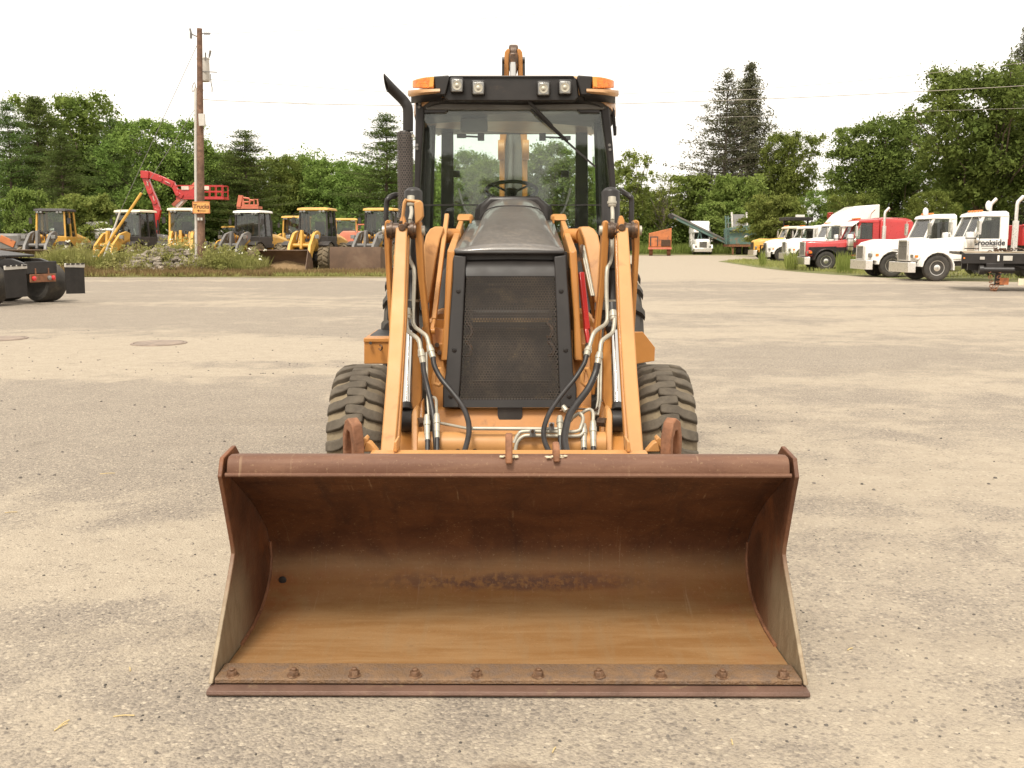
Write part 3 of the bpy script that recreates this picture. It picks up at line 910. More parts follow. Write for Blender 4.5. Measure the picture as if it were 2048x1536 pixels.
def wheel_loader(u, Y, rz, label, body='yellow', cabm='dark', roofm='yellow', armm='yellow', buck='open', bm_='farbucket', hood='yellow', s=1.0, lights=True, bx=0.0, group='wheel loaders parked in the yard'):
    p = at(u, 480, Y)
    r = empty('wheel_loader', (p.x, Y, 0), R(rz), label, 'wheel loader', group)
    r.scale = (s, s, s)
    B, CB, A = M[body], M[cabm], M[armm]
    # rear frame and engine hood
    mb = MB()
    sec = []
    for (y, w, z0, z1) in ((2.35, .72, 1.0, 2.0), (3.2, .78, 1.0, 1.95), (4.5, .74, 1.0, 1.75), (4.85, .62, 1.0, 1.55)):
        sec.append([(-w, y, z0), (w, y, z0), (w, y, z1 - .2), (w * .72, y, z1), (-w * .72, y, z1), (-w, y, z1 - .2)])
    mb.loft(sec); mb.build('engine_hood', M[hood], r, bevel=.03)
    mb = MB(); mb.box((0, 3.55, .85), (1.0, 2.7, .5)); mb.box((0, 1.5, .95), (.8, 1.6, .5)); mb.box((0, -.1, .95), (.72, 1.4, .75)); mb.box((0, .0, .75), (2.0, .34, .34)); mb.box((0, 3.1, .75), (2.0, .34, .34)); mb.box((0, 4.95, .95), (1.7, .25, .7))
    mb.build('chassis', M['dark'], r, bevel=.02)
    mb = MB(); mb.box((0, 1.55, 1.30), (1.62, 1.75, .22)); mb.box((-.78, 1.45, 1.55), (.09, 1.5, .5)); mb.box((.78, 1.45, 1.55), (.09, 1.5, .5)); mb.box((0, .78, 1.62), (1.5, .08, .42))
    mb.build('cab_base', B if cabm == 'yellow' else CB, r, bevel=.02)
    # cab frame posts
    for x in (-.74, .74):
        for (y0, y1) in ((.80, .98), (1.62, 1.62), (2.32, 2.22)):
            mb = MB(); mb.bar((x, y0, 1.55), (x * .93, y1, 3.12), .085, .10); mb.build('cab_post', CB, r)
    mb = MB(); mb.loft([[(-.82, .78, 3.12), (.82, .78, 3.12), (.82, 2.42, 3.12), (-.82, 2.42, 3.12)], [(-.80, .82, 3.23), (.80, .82, 3.23), (.80, 2.38, 3.23), (-.80, 2.38, 3.23)], [(-.6, 1.0, 3.27), (.6, 1.0, 3.27), (.6, 2.2, 3.27), (-.6, 2.2, 3.27)]])
    mb.build('cab_roof', M[roofm], r, bevel=.02)
    mb = MB(); mb.prism([(-.70, .80, 1.6), (.70, .80, 1.6), (.66, .96, 3.08), (-.66, .96, 3.08)], (0, .012, 0)); mb.build('windshield', M['glass_dark'], r)
    mb = MB(); mb.prism([(-.68, 2.30, 1.9), (.68, 2.30, 1.9), (.64, 2.22, 3.08), (-.64, 2.22, 3.08)], (0, .012, 0)); mb.build('rear_window', M['glass_dark'], r)
    for x in (-1, 1):
        for (a, b, c_, d) in ((.86, 1.56, 1.04, 1.57), (1.68, 2.27, 1.67, 2.17)):
            mb = MB(); mb.prism([(x * .735, a, 1.75), (x * .735, b, 1.75), (x * .69, d, 3.06), (x * .69, c_, 3.06)], (x * .012, 0, 0)); mb.build('side_window', M['glass_dark'], r)
    mb = MB(); mb.box((0, 1.75, 1.62), (.5, .5, .45)); mb.box((0, 1.98, 2.15), (.48, .14, .85)); mb.box((0, 1.1, 1.75), (.3, .2, .5)); mb.tube([(.2 * math.cos(t), 1.2 + .1 * math.sin(t), 2.12 + .17 * math.sin(t)) for t in [k * .5236 for k in range(13)]], .016, 5, False)
    mb.build('seat', M['interior'], r, bevel=.03)
    for x in (-.6, -.42, .42, .6):
        mb = MB(); mb.box((x, .76, 3.06), (.13, .08, .09)); mb.build('work_light', M['lens'], r, bevel=.01)
    # front frame, arms, links
    mb = MB()
    for x in (-.34, .34): mb.prism([(x - .05, -.75, 1.05), (x - .05, .55, 1.05), (x - .05, .35, 2.0), (x - .05, -.05, 2.05), (x - .05, -.45, 1.5)], (.1, 0, 0))
    mb.cyl((-.45, .1, 1.8), (.45, .1, 1.8), .11); mb.box((0, -.2, 1.35), (.6, .5, .35))
    mb.build('front_frame', B, r, bevel=.02)
    for x in (-.52, .52):
        mb = MB(); q = [(0.22, 1.98), (-.1, 2.08), (-.65, 1.95), (-1.35, 1.35), (-1.62, .62), (-1.62, .38), (-1.40, .38), (-1.05, .95), (-.5, 1.42), (.15, 1.72)]
        mb.prism([(x - .07, y, z) for y, z in q], (.14, 0, 0)); mb.build('lift_arm', A, r, bevel=.015)
        mb = MB(); mb.cyl((x * .6, .1, 1.2), (x * .6, -.5, 1.35), .07); mb.cyl((x * .6, -.5, 1.35), (x * .6, -.9, 1.42), .04); mb.build('lift_cylinder', M['dark'], r)
        mb = MB(); mb.tube([(x * 1.1, -.75, 2.0), (x * 1.25, -.80, 2.12), (x * 1.35, -.80, 2.12)], .025, 6); mb.box((x * 1.42, -.78, 1.78), (.22, .14, .18)); mb.bar((x * 1.42, -.6, 1.6), (x * 1.42, -.74, 1.8), .05, .05); mb.build('headlight', M['lens'], r, bevel=.015)
    mb = MB(); mb.cyl((-.58, -.95, 1.35), (.58, -.95, 1.35), .10); mb.prism([(-.06, -.55, 1.3), (-.06, -.8, 2.1), (-.06, -1.0, 2.1), (-.06, -1.15, 1.2), (-.06, -.95, .95)], (.12, 0, 0)); mb.build('bellcrank', A, r, bevel=.01)
    mb = MB(); mb.cyl((0, .2, 1.85), (0, -.45, 2.0), .075); mb.cyl((0, -.45, 2.0), (0, -.85, 2.05), .04); mb.build('tilt_cylinder', M['dark'], r)
    for k, x in enumerate((-.22, -.12, .12, .22)):
        mb = MB(); mb.tube(smooth_path([(x, .4, 1.6), (x * 1.2, .1, 2.05), (x * 1.4, -.5, 2.0), (x * 1.5, -.8, 1.6)]), .02, 6); mb.build('hose', M['hose'], r)
    for x in (-1, 1):
        wheel(r, (x * .95, 0, .72), .72, .52, M['yellow'], x, M['rubberf'], 18)
        wheel(r, (x * .95, 3.1, .72), .72, .52, M['yellow'], x, M['rubberf'], 18)
        mb = MB(); arc = [(0 + .84 * math.cos(t), .72 + .84 * math.sin(t)) for t in [R(a) for a in range(10, 140, 20)]]
        inn = [(0 + .80 * math.cos(t), .72 + .80 * math.sin(t)) for t in [R(a) for a in range(10, 140, 20)]][::-1]
        mb.prism([(x * .70, y, z) for y, z in arc + inn], (x * .52, 0, 0)); mb.build('front_fender', M['dark'], r)
        mb = MB(); mb.bar((x * 1.0, 1.0, 1.0), (x * 1.0, 1.0, .35), .05, .05); mb.bar((x * 1.0, 1.5, 1.0), (x * 1.0, 1.5, .35), .05, .05)
        for z in (.4, .7, 1.0): mb.box((x * 1.0, 1.25, z), (.25, .5, .04))
        mb.build('ladder', M['dark'], r)
    # mirrors, exhaust
    for x in (-1, 1):
        mb = MB(); mb.tube([(x * .75, .95, 2.95), (x * .98, .80, 2.95), (x * .98, .80, 2.5)], .014, 5); mb.box((x * .98, .78, 2.62), (.16, .05, .30)); mb.build('mirror', M['dark'], r)
    mb = MB(); mb.cyl((.35, 3.1, 1.9), (.35, 3.1, 2.75), .055); mb.build('exhaust_stack', M['dark'], r)
    if buck:
        w, d, h, y0 = 1.32, 1.15, 1.12, -1.75
        mb = MB()
        pr = bucket_profile(d, h)
        if buck == 'flat':     # rolled forward: its back plate stands upright to the front
            pr = [(-.55, 1.28), (-.62, .9), (-.62, .05), (-.2, .03), (.1, .1), (.2, .5), (.0, 1.1)]
        inner = [(y, z) for y, z in pr]
        outer = []
        for i, (y, z) in enumerate(pr):
            a, b = pr[max(0, i - 1)], pr[min(len(pr) - 1, i + 1)]
            t = Vector((b[0] - a[0], b[1] - a[1])).normalized()
            outer.append((y + t.y * .035, z - t.x * .035))
        mb.prism([(bx - w, y0 + y, z) for y, z in inner + outer[::-1]], (2 * w, 0, 0))
        if buck == 'flat': mb.box((bx, y0 - .3, 1.27), (2 * w, .5, .03))
        mb.build('bucket', M[bm_], r)
        for x in (-1, 1):
            mb = MB(); mb.prism([(bx + x * (w - .02), y0 + y, z) for y, z in ([(-d, .0)] + pr[1:] if buck != 'flat' else pr)], (x * .035, 0, 0)); mb.build('bucket_side', M[bm_], r)
        mb = MB(); mb.box((bx, y0 - (d if buck != 'flat' else .62) - .06, .03), (2 * w + .06, .22, .035)); mb.build('cutting_edge', M[bm_], r)
        if buck == 'dirt':
            rows = []
            for j in range(7):
                rows.append([(bx - w * .96 + i * w * 1.92 / 10, y0 - d * .95 + j * d * .17, .05 + (j / 6) * (.62 - .28 * abs(i - 5) / 5) + random.uniform(-.02, .02)) for i in range(11)])
            mb = MB(); mb.sheet(rows); mb.build('dirt_load', M['sandpile'], r)
    return r

M['sandpile'] = soil_material('damp_sand', (0.30, 0.20, 0.10), (0.24, 0.155, 0.075), 3)
wheel_loader(90, 51, 4, 'orange yellow loader with grey arms, the leftmost one', 'yellow', 'yellow', 'dark', 'grey_paint', 'open')
wheel_loader(238, 53, -14, 'yellow loader with black cab posts and grey hood behind the slanted yellow guy guard', 'yellow', 'dark', 'cream', 'yellow', None, hood='grey_paint')
wheel_loader(366, 50, 12, 'yellow loader with a pale windscreen partly hidden by the utility pole', 'yellow', 'yellow', 'cream', 'yellow', 'open')
wheel_loader(480, 54, -13, 'black cabbed loader with a white roof and grey arms right of the pole', 'yellow', 'dark', 'white', 'grey_paint', None)
wheel_loader(616, 49.5, -7, 'yellow loader with black cab and a sand filled bucket', 'yellow', 'dark', 'yellow', 'yellow', 'dirt', s=1.0, bx=-.55)
wheel_loader(745, 50, -13, 'loader half hidden behind the backhoe with an upright flat bucket', 'yellow', 'dark', 'yellow', 'grey_paint', 'flat')
wheel_loader(578, 66, -8, 'small distant yellow loader seen between two nearer loaders', 'yellow', 'yellow', 'yellow', 'yellow', None)
wheel_loader(452, 68, -10, 'distant cream yellow loader low behind the utility pole', 'yellow', 'dark', 'yellow', 'yellow', None, s=.8)
wheel_loader(692, 66, 8, 'distant yellow loader behind the upright flat bucket', 'yellow', 'yellow', 'yellow', 'yellow', None, s=.95)

# loose bucket in front of the leftmost loader, stone crusher bits
r = empty('loader_bucket', (ground(22, 546).x, 45.2, 0), R(4), 'rusty brown loader bucket standing alone at the left edge behind the black tractor', 'bucket')
mb = MB(); w = 1.45; pr = bucket_profile(1.1, 1.25)
mb.prism([(-w, y, z) for y, z in [(-.55, 1.25), (-.6, .9), (-.6, .04), (.1, .04), (.25, .5), (0, 1.2)]], (2 * w, 0, 0)); mb.build('shell', M['farbucket'], r, bevel=.02)
mb = MB(); mb.box((0, -.64, .2), (2 * w + .06, .03, .3)); mb.build('cutting_edge', M['brown'], r)
for x in (-.5, .5):
    mb = MB(); mb.box((x, .2, 1.1), (.08, .5, .5)); mb.build('hinge_lug', M['grey_paint'], r)

r = empty('excavator', (at(6, 480, 58).x, 58, 0), R(0), 'dull green and grey machine with an orange flash cut by the left edge', 'machine')
mb = MB(); mb.box((0, 0, 1.5), (3.2, 2.5, 1.0)); mb.build('body', M['grey_paint'], r, bevel=.15)
mb = MB(); mb.box((0.9, -1.27, 1.55), (.9, .06, .4), ry=R(25)); mb.build('side_panel', M['orange_old'], r, bevel=.02)
mb = MB(); mb.box((-.9, -.2, 2.3), (1.1, 1.5, 1.4)); mb.build('cab', M['dark'], r, bevel=.08)
for x in (-1.2, 1.2):
    mb = MB(); mb.loft([[(x - .3, y, z) for y, z in ((-1.6, .1), (1.6, .1), (1.9, .45), (1.6, .85), (-1.6, .85), (-1.9, .45))], [(x + .3, y, z) for y, z in ((-1.6, .1), (1.6, .1), (1.9, .45), (1.6, .85), (-1.6, .85), (-1.9, .45))]]); mb.build('track', M['dark'], r)

# white camper
p = at(188, 480, 60)
r = empty('camper', (p.x, 60, 0), R(0), 'white camper with a roof unit between the first two loaders', 'camper')
mb = MB(); mb.loft([[(-2.2, -1.2, z) if k == 0 else (2.2, -1.2, z) if k == 1 else (2.2, 1.2, z) if k == 2 else (-2.2, 1.2, z) for k in range(4)] for z in (.6, 2.35)]); mb.build('body', M['white'], r, bevel=.15)
mb = MB(); mb.box((.5, 0, 2.55), (1.6, .9, .36)); mb.build('roof_unit', M['white'], r, bevel=.1)
mb = MB(); mb.box((0, -1.21, 2.18), (4.3, .02, .07)); mb.build('trim_strip', M['grey_paint'], r)
mb = MB(); mb.box((-.6, -1.21, 1.7), (.9, .02, .5)); mb.build('window', M['interior'], r)
for y in (-1.05, 1.05):
    mb = MB(); mb.lathe([(.2, -.1), (.34, -.1), (.36, 0), (.34, .1), (.2, .1)], (0, y, .36), 'Y', 20); mb.build('wheel', M['rubber'], r)

# red boom lift
Y = 57
r = empty('boom_lift', (at(345, 480, Y).x, Y, 0), 0, 'red articulated boom lift raised behind the loaders, its basket beside the pole', 'boom lift')
off = r.location.copy()
def seg(name, pts, w, h, m, y=Y):
    mb = MB()
    for a, b in zip(pts[:-1], pts[1:]): mb.bar(at(*a, y), at(*b, y), w, h, (0, 1, 0))
    for a in pts[1:-1]:
        c = at(*a, y); mb.cyl(c - Vector((0, w * .6, 0)), c + Vector((0, w * .6, 0)), h * .55, seg=12)
    return mb.build(name, m, r, off, bevel=.02)
seg('lower_boom', [(308, 455), (316, 418)], .38, .30, M['red'])
seg('mid_boom', [(316, 422), (311, 404), (302, 384), (290, 352)], .34, .28, M['red'])
seg('boom_joint', [(284, 349), (300, 350)], .42, .50, M['red'])
seg('upper_boom', [(298, 349), (322, 358), (348, 370)], .36, .30, M['red'])
seg('jib', [(346, 368), (356, 388), (366, 394)], .26, .24, M['red'])
for (a, b) in (((294, 362), (297, 372)), ((306, 392), (309, 402)), ((330, 362), (340, 367))):
    mb = MB(); mb.bar(at(*a, Y - .22), at(*b, Y - .22), .02, .12, (0, 1, 0)); mb.build('decal_plate', M['decal'], r, off)
mb = MB()
a, b, c, d = at(354, 394, Y), at(446, 394, Y), at(446, 371, Y), at(354, 371, Y)
for k in (0, 1.0):
    o_ = Vector((0, k, 0))
    for q0, q1 in ((a, b), (d, c), (a.lerp(d, .5), b.lerp(c, .5)), (a, d), (b, c)): mb.bar(q0 + o_, q1 + o_, .05, .05)
    for t in (.25, .42, .58, .72, .86): mb.bar(a.lerp(b, t) + o_, d.lerp(c, t) + o_, .04, .04)
for q in (a, b, c, d): mb.bar(q, q + Vector((0, 1, 0)), .05, .05)
mb.build('basket_rail', M['red'], r, off)
mb = MB(); mb.box((a + b) / 2 + Vector((0, .5, -.08)), ((b - a).length + .1, 1.1, .10)); mb.box((a.lerp(b, .3) + Vector((0, .0, .22))), (1.5, .08, .42)); mb.build('basket_floor', M['red'], r, off)
for t in (.18, .62):
    mb = MB(); mb.box(d.lerp(c, t) + Vector((0, -.06, -.14)), (.42, .04, .20)); mb.build('decal_plate', M['decal'], r, off)
mb = MB(); mb.bar(at(352, 412, Y + 1.2), at(400, 364, Y + 1.2), .38, .40, (0, 1, 0)); mb.build('telescopic_boom', M['white'], r, off, bevel=.02)
mb = MB(); mb.bar(at(346, 411, Y + 1.0), at(395, 363, Y + 1.0), .2, .12, (0, 1, 0)); mb.build('boom_edge', M['pink'], r, off)
mb = MB(); mb.box((0, 0, .95), (4.2, 2.3, .8)); mb.bar(at(308, 460, Y) - off, (at(308, 460, Y).x - off.x, 0, .9), .5, .5, (0, 1, 0)); mb.build('chassis', M['red'], r, bevel=.05)
for x in (-1.5, 1.5):
    for y in (-1.05, 1.05):
        mb = MB(); mb.lathe([(.2, -.16), (.46, -.16), (.5, -.08), (.5, .08), (.46, .16), (.2, .16)], (x, y, .5), 'Y', 22); mb.build('wheel', M['rubber'], r)

Y = 60
r = empty('scissor_lift', (at(494, 480, Y).x, Y, 0), 0, 'pale red platform with guard rails showing above the white roofed loader', 'scissor lift')
off = r.location.copy()
mb = MB()
mb.bar(at(478, 414, Y), at(482, 391, Y), .24, .30, (0, 1, 0)); mb.bar(at(488, 414, Y), at(483, 391, Y), .12, .16, (0, 1, 0)); mb.build('mast', M['pink'], r, off)
mb = MB()
for q in ([(484, 395), (498, 397), (500, 402), (498, 411), (488, 411)], [(508, 411), (508, 399), (515, 399), (516, 411)], [(484, 411), (516, 411)], [(484, 404), (498, 404)], [(500, 400), (508, 401)]):
    mb.tube([at(*k, Y) for k in q], .055, 6)
    mb.tube([at(*k, Y + .8) for k in q], .055, 6)
mb.build('guard_rail', M['pink'], r, off)
mb = MB(); c = at(496, 415, Y); mb.box(c + Vector((0, .4, 0)), (1.3, 1.0, .16)); mb.build('platform', M['pink'], r, off)
mb = MB(); c = at(496, 415, Y)
for k in range(4):
    z0 = .8 + (c.z - .8) * k / 4; z1 = .8 + (c.z - .8) * (k + 1) / 4
    mb.bar((c.x - .5, Y + .2, z0), (c.x + .5, Y + .2, z1), .1, .08, (0, 1, 0)); mb.bar((c.x + .5, Y + .3, z0), (c.x - .5, Y + .3, z1), .1, .08, (0, 1, 0))
mb.build('scissor_arms', M['dark'], r, off)
mb = MB(); mb.box((c.x, Y + .4, .5), (1.6, 1.2, .6)); mb.build('base', M['pink'], r, off, bevel=.04)

Y = 58
r = empty('forklift', (at(708, 480, Y).x, Y, 0), 0, 'faded red machine low behind the yellow loader with the sand filled bucket', 'machine')
mb = MB(); mb.loft([[(-.9, -1.0, z), (1.0, -1.0, z), (1.0, 1.2, z), (-.9, 1.2, z)] if z < 2 else [(-.5, -.9, z), (.8, -.9, z), (.8, 1.1, z), (-.5, 1.1, z)] for z in (.7, 1.75, 2.15)]); mb.build('body', M['pink'], r, bevel=.06)
mb = MB()
for x in (.35, .8): mb.bar((x, -.9, 2.1), (x, -.9, 2.55), .07, .07)
mb.bar((.35, -.9, 2.52), (.8, -.9, 2.52), .07, .07); mb.build('guard_rail', M['pink'], r)
for x in (-.7, .8):
    mb = MB(); mb.lathe([(.2, -.2), (.5, -.2), (.55, 0), (.5, .2), (.2, .2)], (x, -.6, .55), 'X', 20); mb.build('wheel', M['rubber'], r)

# ---------------------------------------------------------------- highway tractors
def tractor(u, Yn, label, col='white', low=None, sleeper=None, hoodz=(1.35, 1.62), nose='square', rz=-90, s=1.0, visor=False, stack=True, cleaner=True, mirror=True, roofz=2.72, detail=True, sign=None, guard=False, group='highway tractors parked nose out on the grass', cabcol=None, tank=True, name='highway_tractor'):
    Yc = Yn + (0.95 * s if rz == -90 else 0)
    X = at(u, 520, Yn).x
    r = empty(name, (X, Yc, 0), R(rz), label, 'truck', group)
    r.scale = (s, s, s)
    C = M[col]; K = M[cabcol or col]
    z0, z1 = hoodz
    # hood: tapering box with rounded shoulders
    def ring(y, w, zb, zt, sh):
        return [(-w, y, zb), (w, y, zb), (w, y, zt - sh), (w - sh * .5, y, zt - sh * .25), (w - sh * 1.2, y, zt), (-w + sh * 1.2, y, zt), (-w + sh * .5, y, zt - sh * .25), (-w, y, zt - sh)]
    mb = MB()
    if nose == 'square':
        mb.loft([ring(-.92, .50, .78, z0 + .22, .10), ring(-.80, .55, .75, z0 + .27, .12), ring(.3, .66, .8, z1 - .05, .14), ring(1.45, .80, .9, z1 + .05, .16)])
    else:
        mb.loft([ring(-1.0, .55, .72, z0 - .05, .14), ring(-.85, .72, .70, z0 + .06, .20), ring(-.3, .88, .85, z0 + .2, .24), ring(.5, .90, 1.0, z1 - .08, .24), ring(1.45, .92, 1.0, z1 + .03, .22)])
    mb.build('hood', C, r, bevel=.02)
    if low:
        for x in (-1, 1):
            mb = MB(); mb.prism([(x * .79, -.35, 1.02), (x * .84, .3, 1.24), (x * .88, 1.46, 1.26), (x * .88, 1.46, .85), (x * .84, .55, .85)], (x * .02, 0, 0)); mb.build('lower_panel', M[low], r)
    # grille with bars
    gw = .44 if nose == 'square' else .42
    gz0, gz1 = (.80, z0 + .16) if nose == 'square' else (.78, z0 - .12)
    gy = -.935 if nose == 'square' else -1.015
    mb = MB(); mb.box((0, gy, (gz0 + gz1) / 2), (gw * 2, .04, gz1 - gz0)); mb.build('grille', M['grille_dark'], r)
    if detail:
        mb = MB()
        for x in (-gw, gw): mb.box((x, gy - .02, (gz0 + gz1) / 2), (.05, .07, gz1 - gz0 + .05))
        mb.box((0, gy - .02, gz1 + .02), (2 * gw, .07, .06)); mb.box((0, gy - .02, gz0), (2 * gw, .06, .04)); mb.build('grille_surround', M['alu'], r, bevel=.01)
        g0 = None
        for k in range(7):
            x = -gw * .78 + k * gw * .26
            if g0 is None:
                mb = MB(); mb.box((0, gy - .025, (gz0 + gz1) / 2), (.022, .03, gz1 - gz0 - .04)); g0 = mb.build('grille_bar', M['alu'], r); g0.location.x = x
            else:
                q = g0.copy(); COL.objects.link(q); q.location.x = x
    for x in (-1, 1):
        if nose == 'square':
            mb = MB(); mb.box((x * .74, -.80, .98), (.32, .16, .20)); mb.build('headlight_pod', C, r, bevel=.04)
            mb = MB(); mb.box((x * .74, -.895, .98), (.26, .03, .14)); mb.build('headlight', M['lens'], r, bevel=.02)
        else:
            mb = MB(); mb.box((x * .80, -.86, .96), (.22, .16, .20), rz=R(-x * -25)); mb.build('headlight', M['lens'], r, bevel=.04)
        mb = MB(); mb.box((x * .915, -.62 if nose != 'square' else -.78, .97), (.03, .14, .10)); mb.build('turn_signal', M['amber'], r, bevel=.01)
        # front fender
        n_ = 9
        arc = [(.66 * math.cos(t), .52 + .66 * math.sin(t)) for t in [R(-8 + 184 * k / n_) for k in range(n_ + 1)]]
        inn = [(.60 * math.cos(t), .52 + .60 * math.sin(t)) for t in [R(-8 + 184 * k / n_) for k in range(n_ + 1)]][::-1]
        mb = MB(); mb.prism([(x * .58, y, z) for y, z in arc + inn], (x * .56, 0, 0)); mb.build('fender', M[low] if low else C, r, bevel=.012)
        mb = MB(); mb.prism([(x * .60, y, z) for y, z in ((-.85, .75), (-.62, .72), (-.45, 1.0), (0, 1.2), (.45, 1.0), (.75, .72), (1.3, .8), (1.3, 1.25), (-.85, 1.15))], (x * .30, 0, 0)) if nose != 'square' else mb.prism([(x * .5, y, z) for y, z in ((-.80, .85), (-.60, .85), (-.45, 1.0), (0, 1.2), (.45, 1.0), (.65, .78), (1.2, .8), (1.2, 1.3), (-.80, 1.25))], (x * .2, 0, 0))
        mb.build('hood_side', M[low] if low else C, r)
        wheel(r, (x * .93, 0, .52), .52, .29, M['alu'], x, M['rubber'], 0)
    # bumper
    mb = MB(); by = -1.12
    mb.loft([[(-1.12, by + .25, z), (-.98, by, z), (.98, by, z), (1.12, by + .25, z), (1.06, by + .28, z), (.95, by + .06, z), (-.95, by + .06, z), (-1.06, by + .28, z)] for z in (.34, .74)])
    mb.build('bumper', M['alu'], r, bevel=.012)
    if guard:
        mb = MB()
        for x in (-.55, .55): mb.bar((x, by - .15, .3), (x, by - .12, 1.25), .07, .09)
        mb.bar((-.55, by - .12, 1.2), (.55, by - .12, 1.2), .07, .07); mb.bar((-.5, by - .12, .5), (.5, by - .12, 1.15), .06, .06); mb.build('brush_guard', M['blackm'], r)
    # cab
    mb = MB()
    zc = roofz
    mb.loft([[(-.95, 1.35, z), (.95, 1.35, z), (.95, 2.75, z), (-.95, 2.75, z)] for z in (.78, 1.66)])
    mb.build('cab', K, r, bevel=.03)
    for x in (-1, 1):
        mb = MB(); mb.bar((x * .90, 1.40, 1.64), (x * .84, 1.78, zc - .18), .10, .09); mb.build('cab_pillar', K, r)
        mb = MB(); mb.prism([(x * .86, 2.42, 1.64), (x * .95, 2.42, 1.64), (x * .95, 2.75, 1.64), (x * .86, 2.75, 1.64)], (-x * .04, 0, zc - 1.80)); mb.build('cab_pillar', K, r)
        mb = MB(); mb.prism([(x * .93, 1.50, 1.70), (x * .93, 2.40, 1.66), (x * .885, 2.40, zc - .22), (x * .885, 1.82, zc - .22)], (x * -.012, 0, 0)); mb.build('side_window', M['glass_dark'], r)
        mb = MB(); mb.bar((x * .952, 1.62, 1.66), (x * .952, 1.62, .95), .012, .02); mb.bar((x * .952, 2.46, 1.66), (x * .952, 2.46, .95), .012, .02); mb.bar((x * .952, 1.62, .95), (x * .952, 2.46, .95), .012, .02); mb.build('door_seam', M['interior'], r)
        mb = MB(); mb.box((x * .965, 2.30, 1.22), (.03, .12, .10)); mb.build('door_handle', M['blackm'], r)
        if low:
            mb = MB(); mb.prism([(x * .955, 1.36, .86), (x * .955, 2.74, .86), (x * .955, 2.74, 1.20), (x * .955, 1.36, 1.24)], (x * .008, 0, 0)); mb.build('lower_panel', M[low], r)
        if mirror:
            mb = MB(); mb.tube([(x * .93, 1.55, zc - .25), (x * 1.22, 1.45, zc - .28), (x * 1.22, 1.45, 1.5), (x * .95, 1.5, 1.45)], .014, 6); mb.box((x * 1.24, 1.45, 2.08), (.20, .09, .52)); mb.lathe([(0, -.05), (.10, -.04), (.11, 0), (0, .0)], (x * 1.20, 1.42, 1.60), 'Y', 14); mb.build('mirror', M['alu'], r, bevel=.015)
    mb = MB(); mb.prism([(-.86, 1.40, 1.68), (.86, 1.40, 1.68), (.80, 1.76, zc - .2), (-.80, 1.76, zc - .2)], (0, .012, 0)); mb.build('windshield', M['glass_dark'], r)
    mb = MB(); mb.box((0, 1.57, 2.08), (.05, .04, .9), rx=R(-22)); mb.build('windshield_divider', K, r) if nose == 'square' else mb.bm.free()
    mb = MB()
    mb.loft([[(-.92, 1.62, zc - .20), (.92, 1.62, zc - .20), (.93, 2.75, zc - .22), (-.93, 2.75, zc - .22)], [(-.88, 1.68, zc - .08), (.88, 1.68, zc - .08), (.90, 2.75, zc - .06), (-.90, 2.75, zc - .06)], [(-.65, 1.85, zc), (.65, 1.85, zc), (.68, 2.75, zc + .02), (-.68, 2.75, zc + .02)]])
    mb.build('cab_roof', K, r, bevel=.03)
    mb = MB(); mb.box((-.45, 2.25, 1.45), (.5, .5, .5)); mb.box((-.45, 2.5, 1.95), (.5, .14, .8)); mb.box((.45, 2.25, 1.45), (.5, .5, .5)); mb.box((.45, 2.5, 1.95), (.5, .14, .8)); mb.box((0, 1.6, 1.62), (1.7, .3, .12)); mb.box((0, 2.72, 1.7), (1.8, .03, 1.4)); mb.build('seats', M['interior'], r, bevel=.02)
    if visor:
        mb = MB(); mb.prism([(-.92, 1.30, zc - .36), (-.92, 1.66, zc - .12), (-.92, 1.66, zc - .16), (-.92, 1.32, zc - .40)], (1.84, 0, 0)); mb.build('sun_visor', M['white'] if visor == 'white' else M['alu'], r)
    for x in (-.5, -.25, 0, .25, .5):
        mb = MB(); mb.box((x, 1.84, zc + .03), (.12, .10, .06)); mb.build('roof_marker', M['amber'], r, bevel=.015)
    if sleeper:
        zs = {'mid': zc + .05, 'low': zc - .1, 'high': 3.95}[sleeper]
        mb = MB()
        if sleeper == 'high':
            mb.loft([[(-.90, 1.75, zc - .16), (.90, 1.75, zc - .16), (.86, 1.80, zc - .08), (-.86, 1.80, zc - .08)], [(-1.0, 2.4, zc - .2), (1.0, 2.4, zc - .2), (.86, 2.4, zc + .62), (-.86, 2.4, zc + .62)], [(-1.2, 3.3, zc - .3), (1.2, 3.3, zc - .3), (1.05, 3.3, zs - .12), (-1.05, 3.3, zs - .12)], [(-1.24, 4.9, zc - .3), (1.24, 4.9, zc - .3), (1.15, 4.9, zs), (-1.15, 4.9, zs)]])
            mb.build('roof_fairing', K, r, bevel=.05)
            mb = MB(); mb.loft([[(-1.12, 2.78, z), (1.12, 2.78, z), (1.2, 4.75, z), (-1.2, 4.75, z)] for z in (.75, zc - .25)])
        else:
            mb.loft([[(-1.05, 2.78, z), (1.05, 2.78, z), (1.05, 4.5, z), (-1.05, 4.5, z)] for z in (.75, zs - .25)] + [[(-.95, 2.85, zs - .05), (.95, 2.85, zs - .05), (.95, 4.4, zs - .1), (-.95, 4.4, zs - .1)], [(-.7, 3.0, zs + .03), (.7, 3.0, zs + .03), (.7, 4.2, zs), (-.7, 4.2, zs)]])
        mb.build('sleeper', K, r, bevel=.06)
    yb = 4.95 if sleeper else 2.85
    if stack:
        for x in (-1, 1):
            mb = MB(); mb.cyl((x * 1.06, yb - 2.0 if sleeper else yb + .1, .9), (x * 1.06, yb - 2.0 if sleeper else yb + .1, 2.35), .115, seg=18); mb.build('stack_shield', M['alu'], r)
            yy = yb - 2.0 if sleeper else yb + .1
            mb = MB(); mb.tube([(x * 1.06, yy, 2.3), (x * 1.06, yy, 2.95), (x * 1.06, yy + .03, 3.08), (x * 1.06, yy + .22, 3.28)], [.065, .065, .072, .075], 14, cap=False); mb.build('exhaust_stack', M['alu'], r)
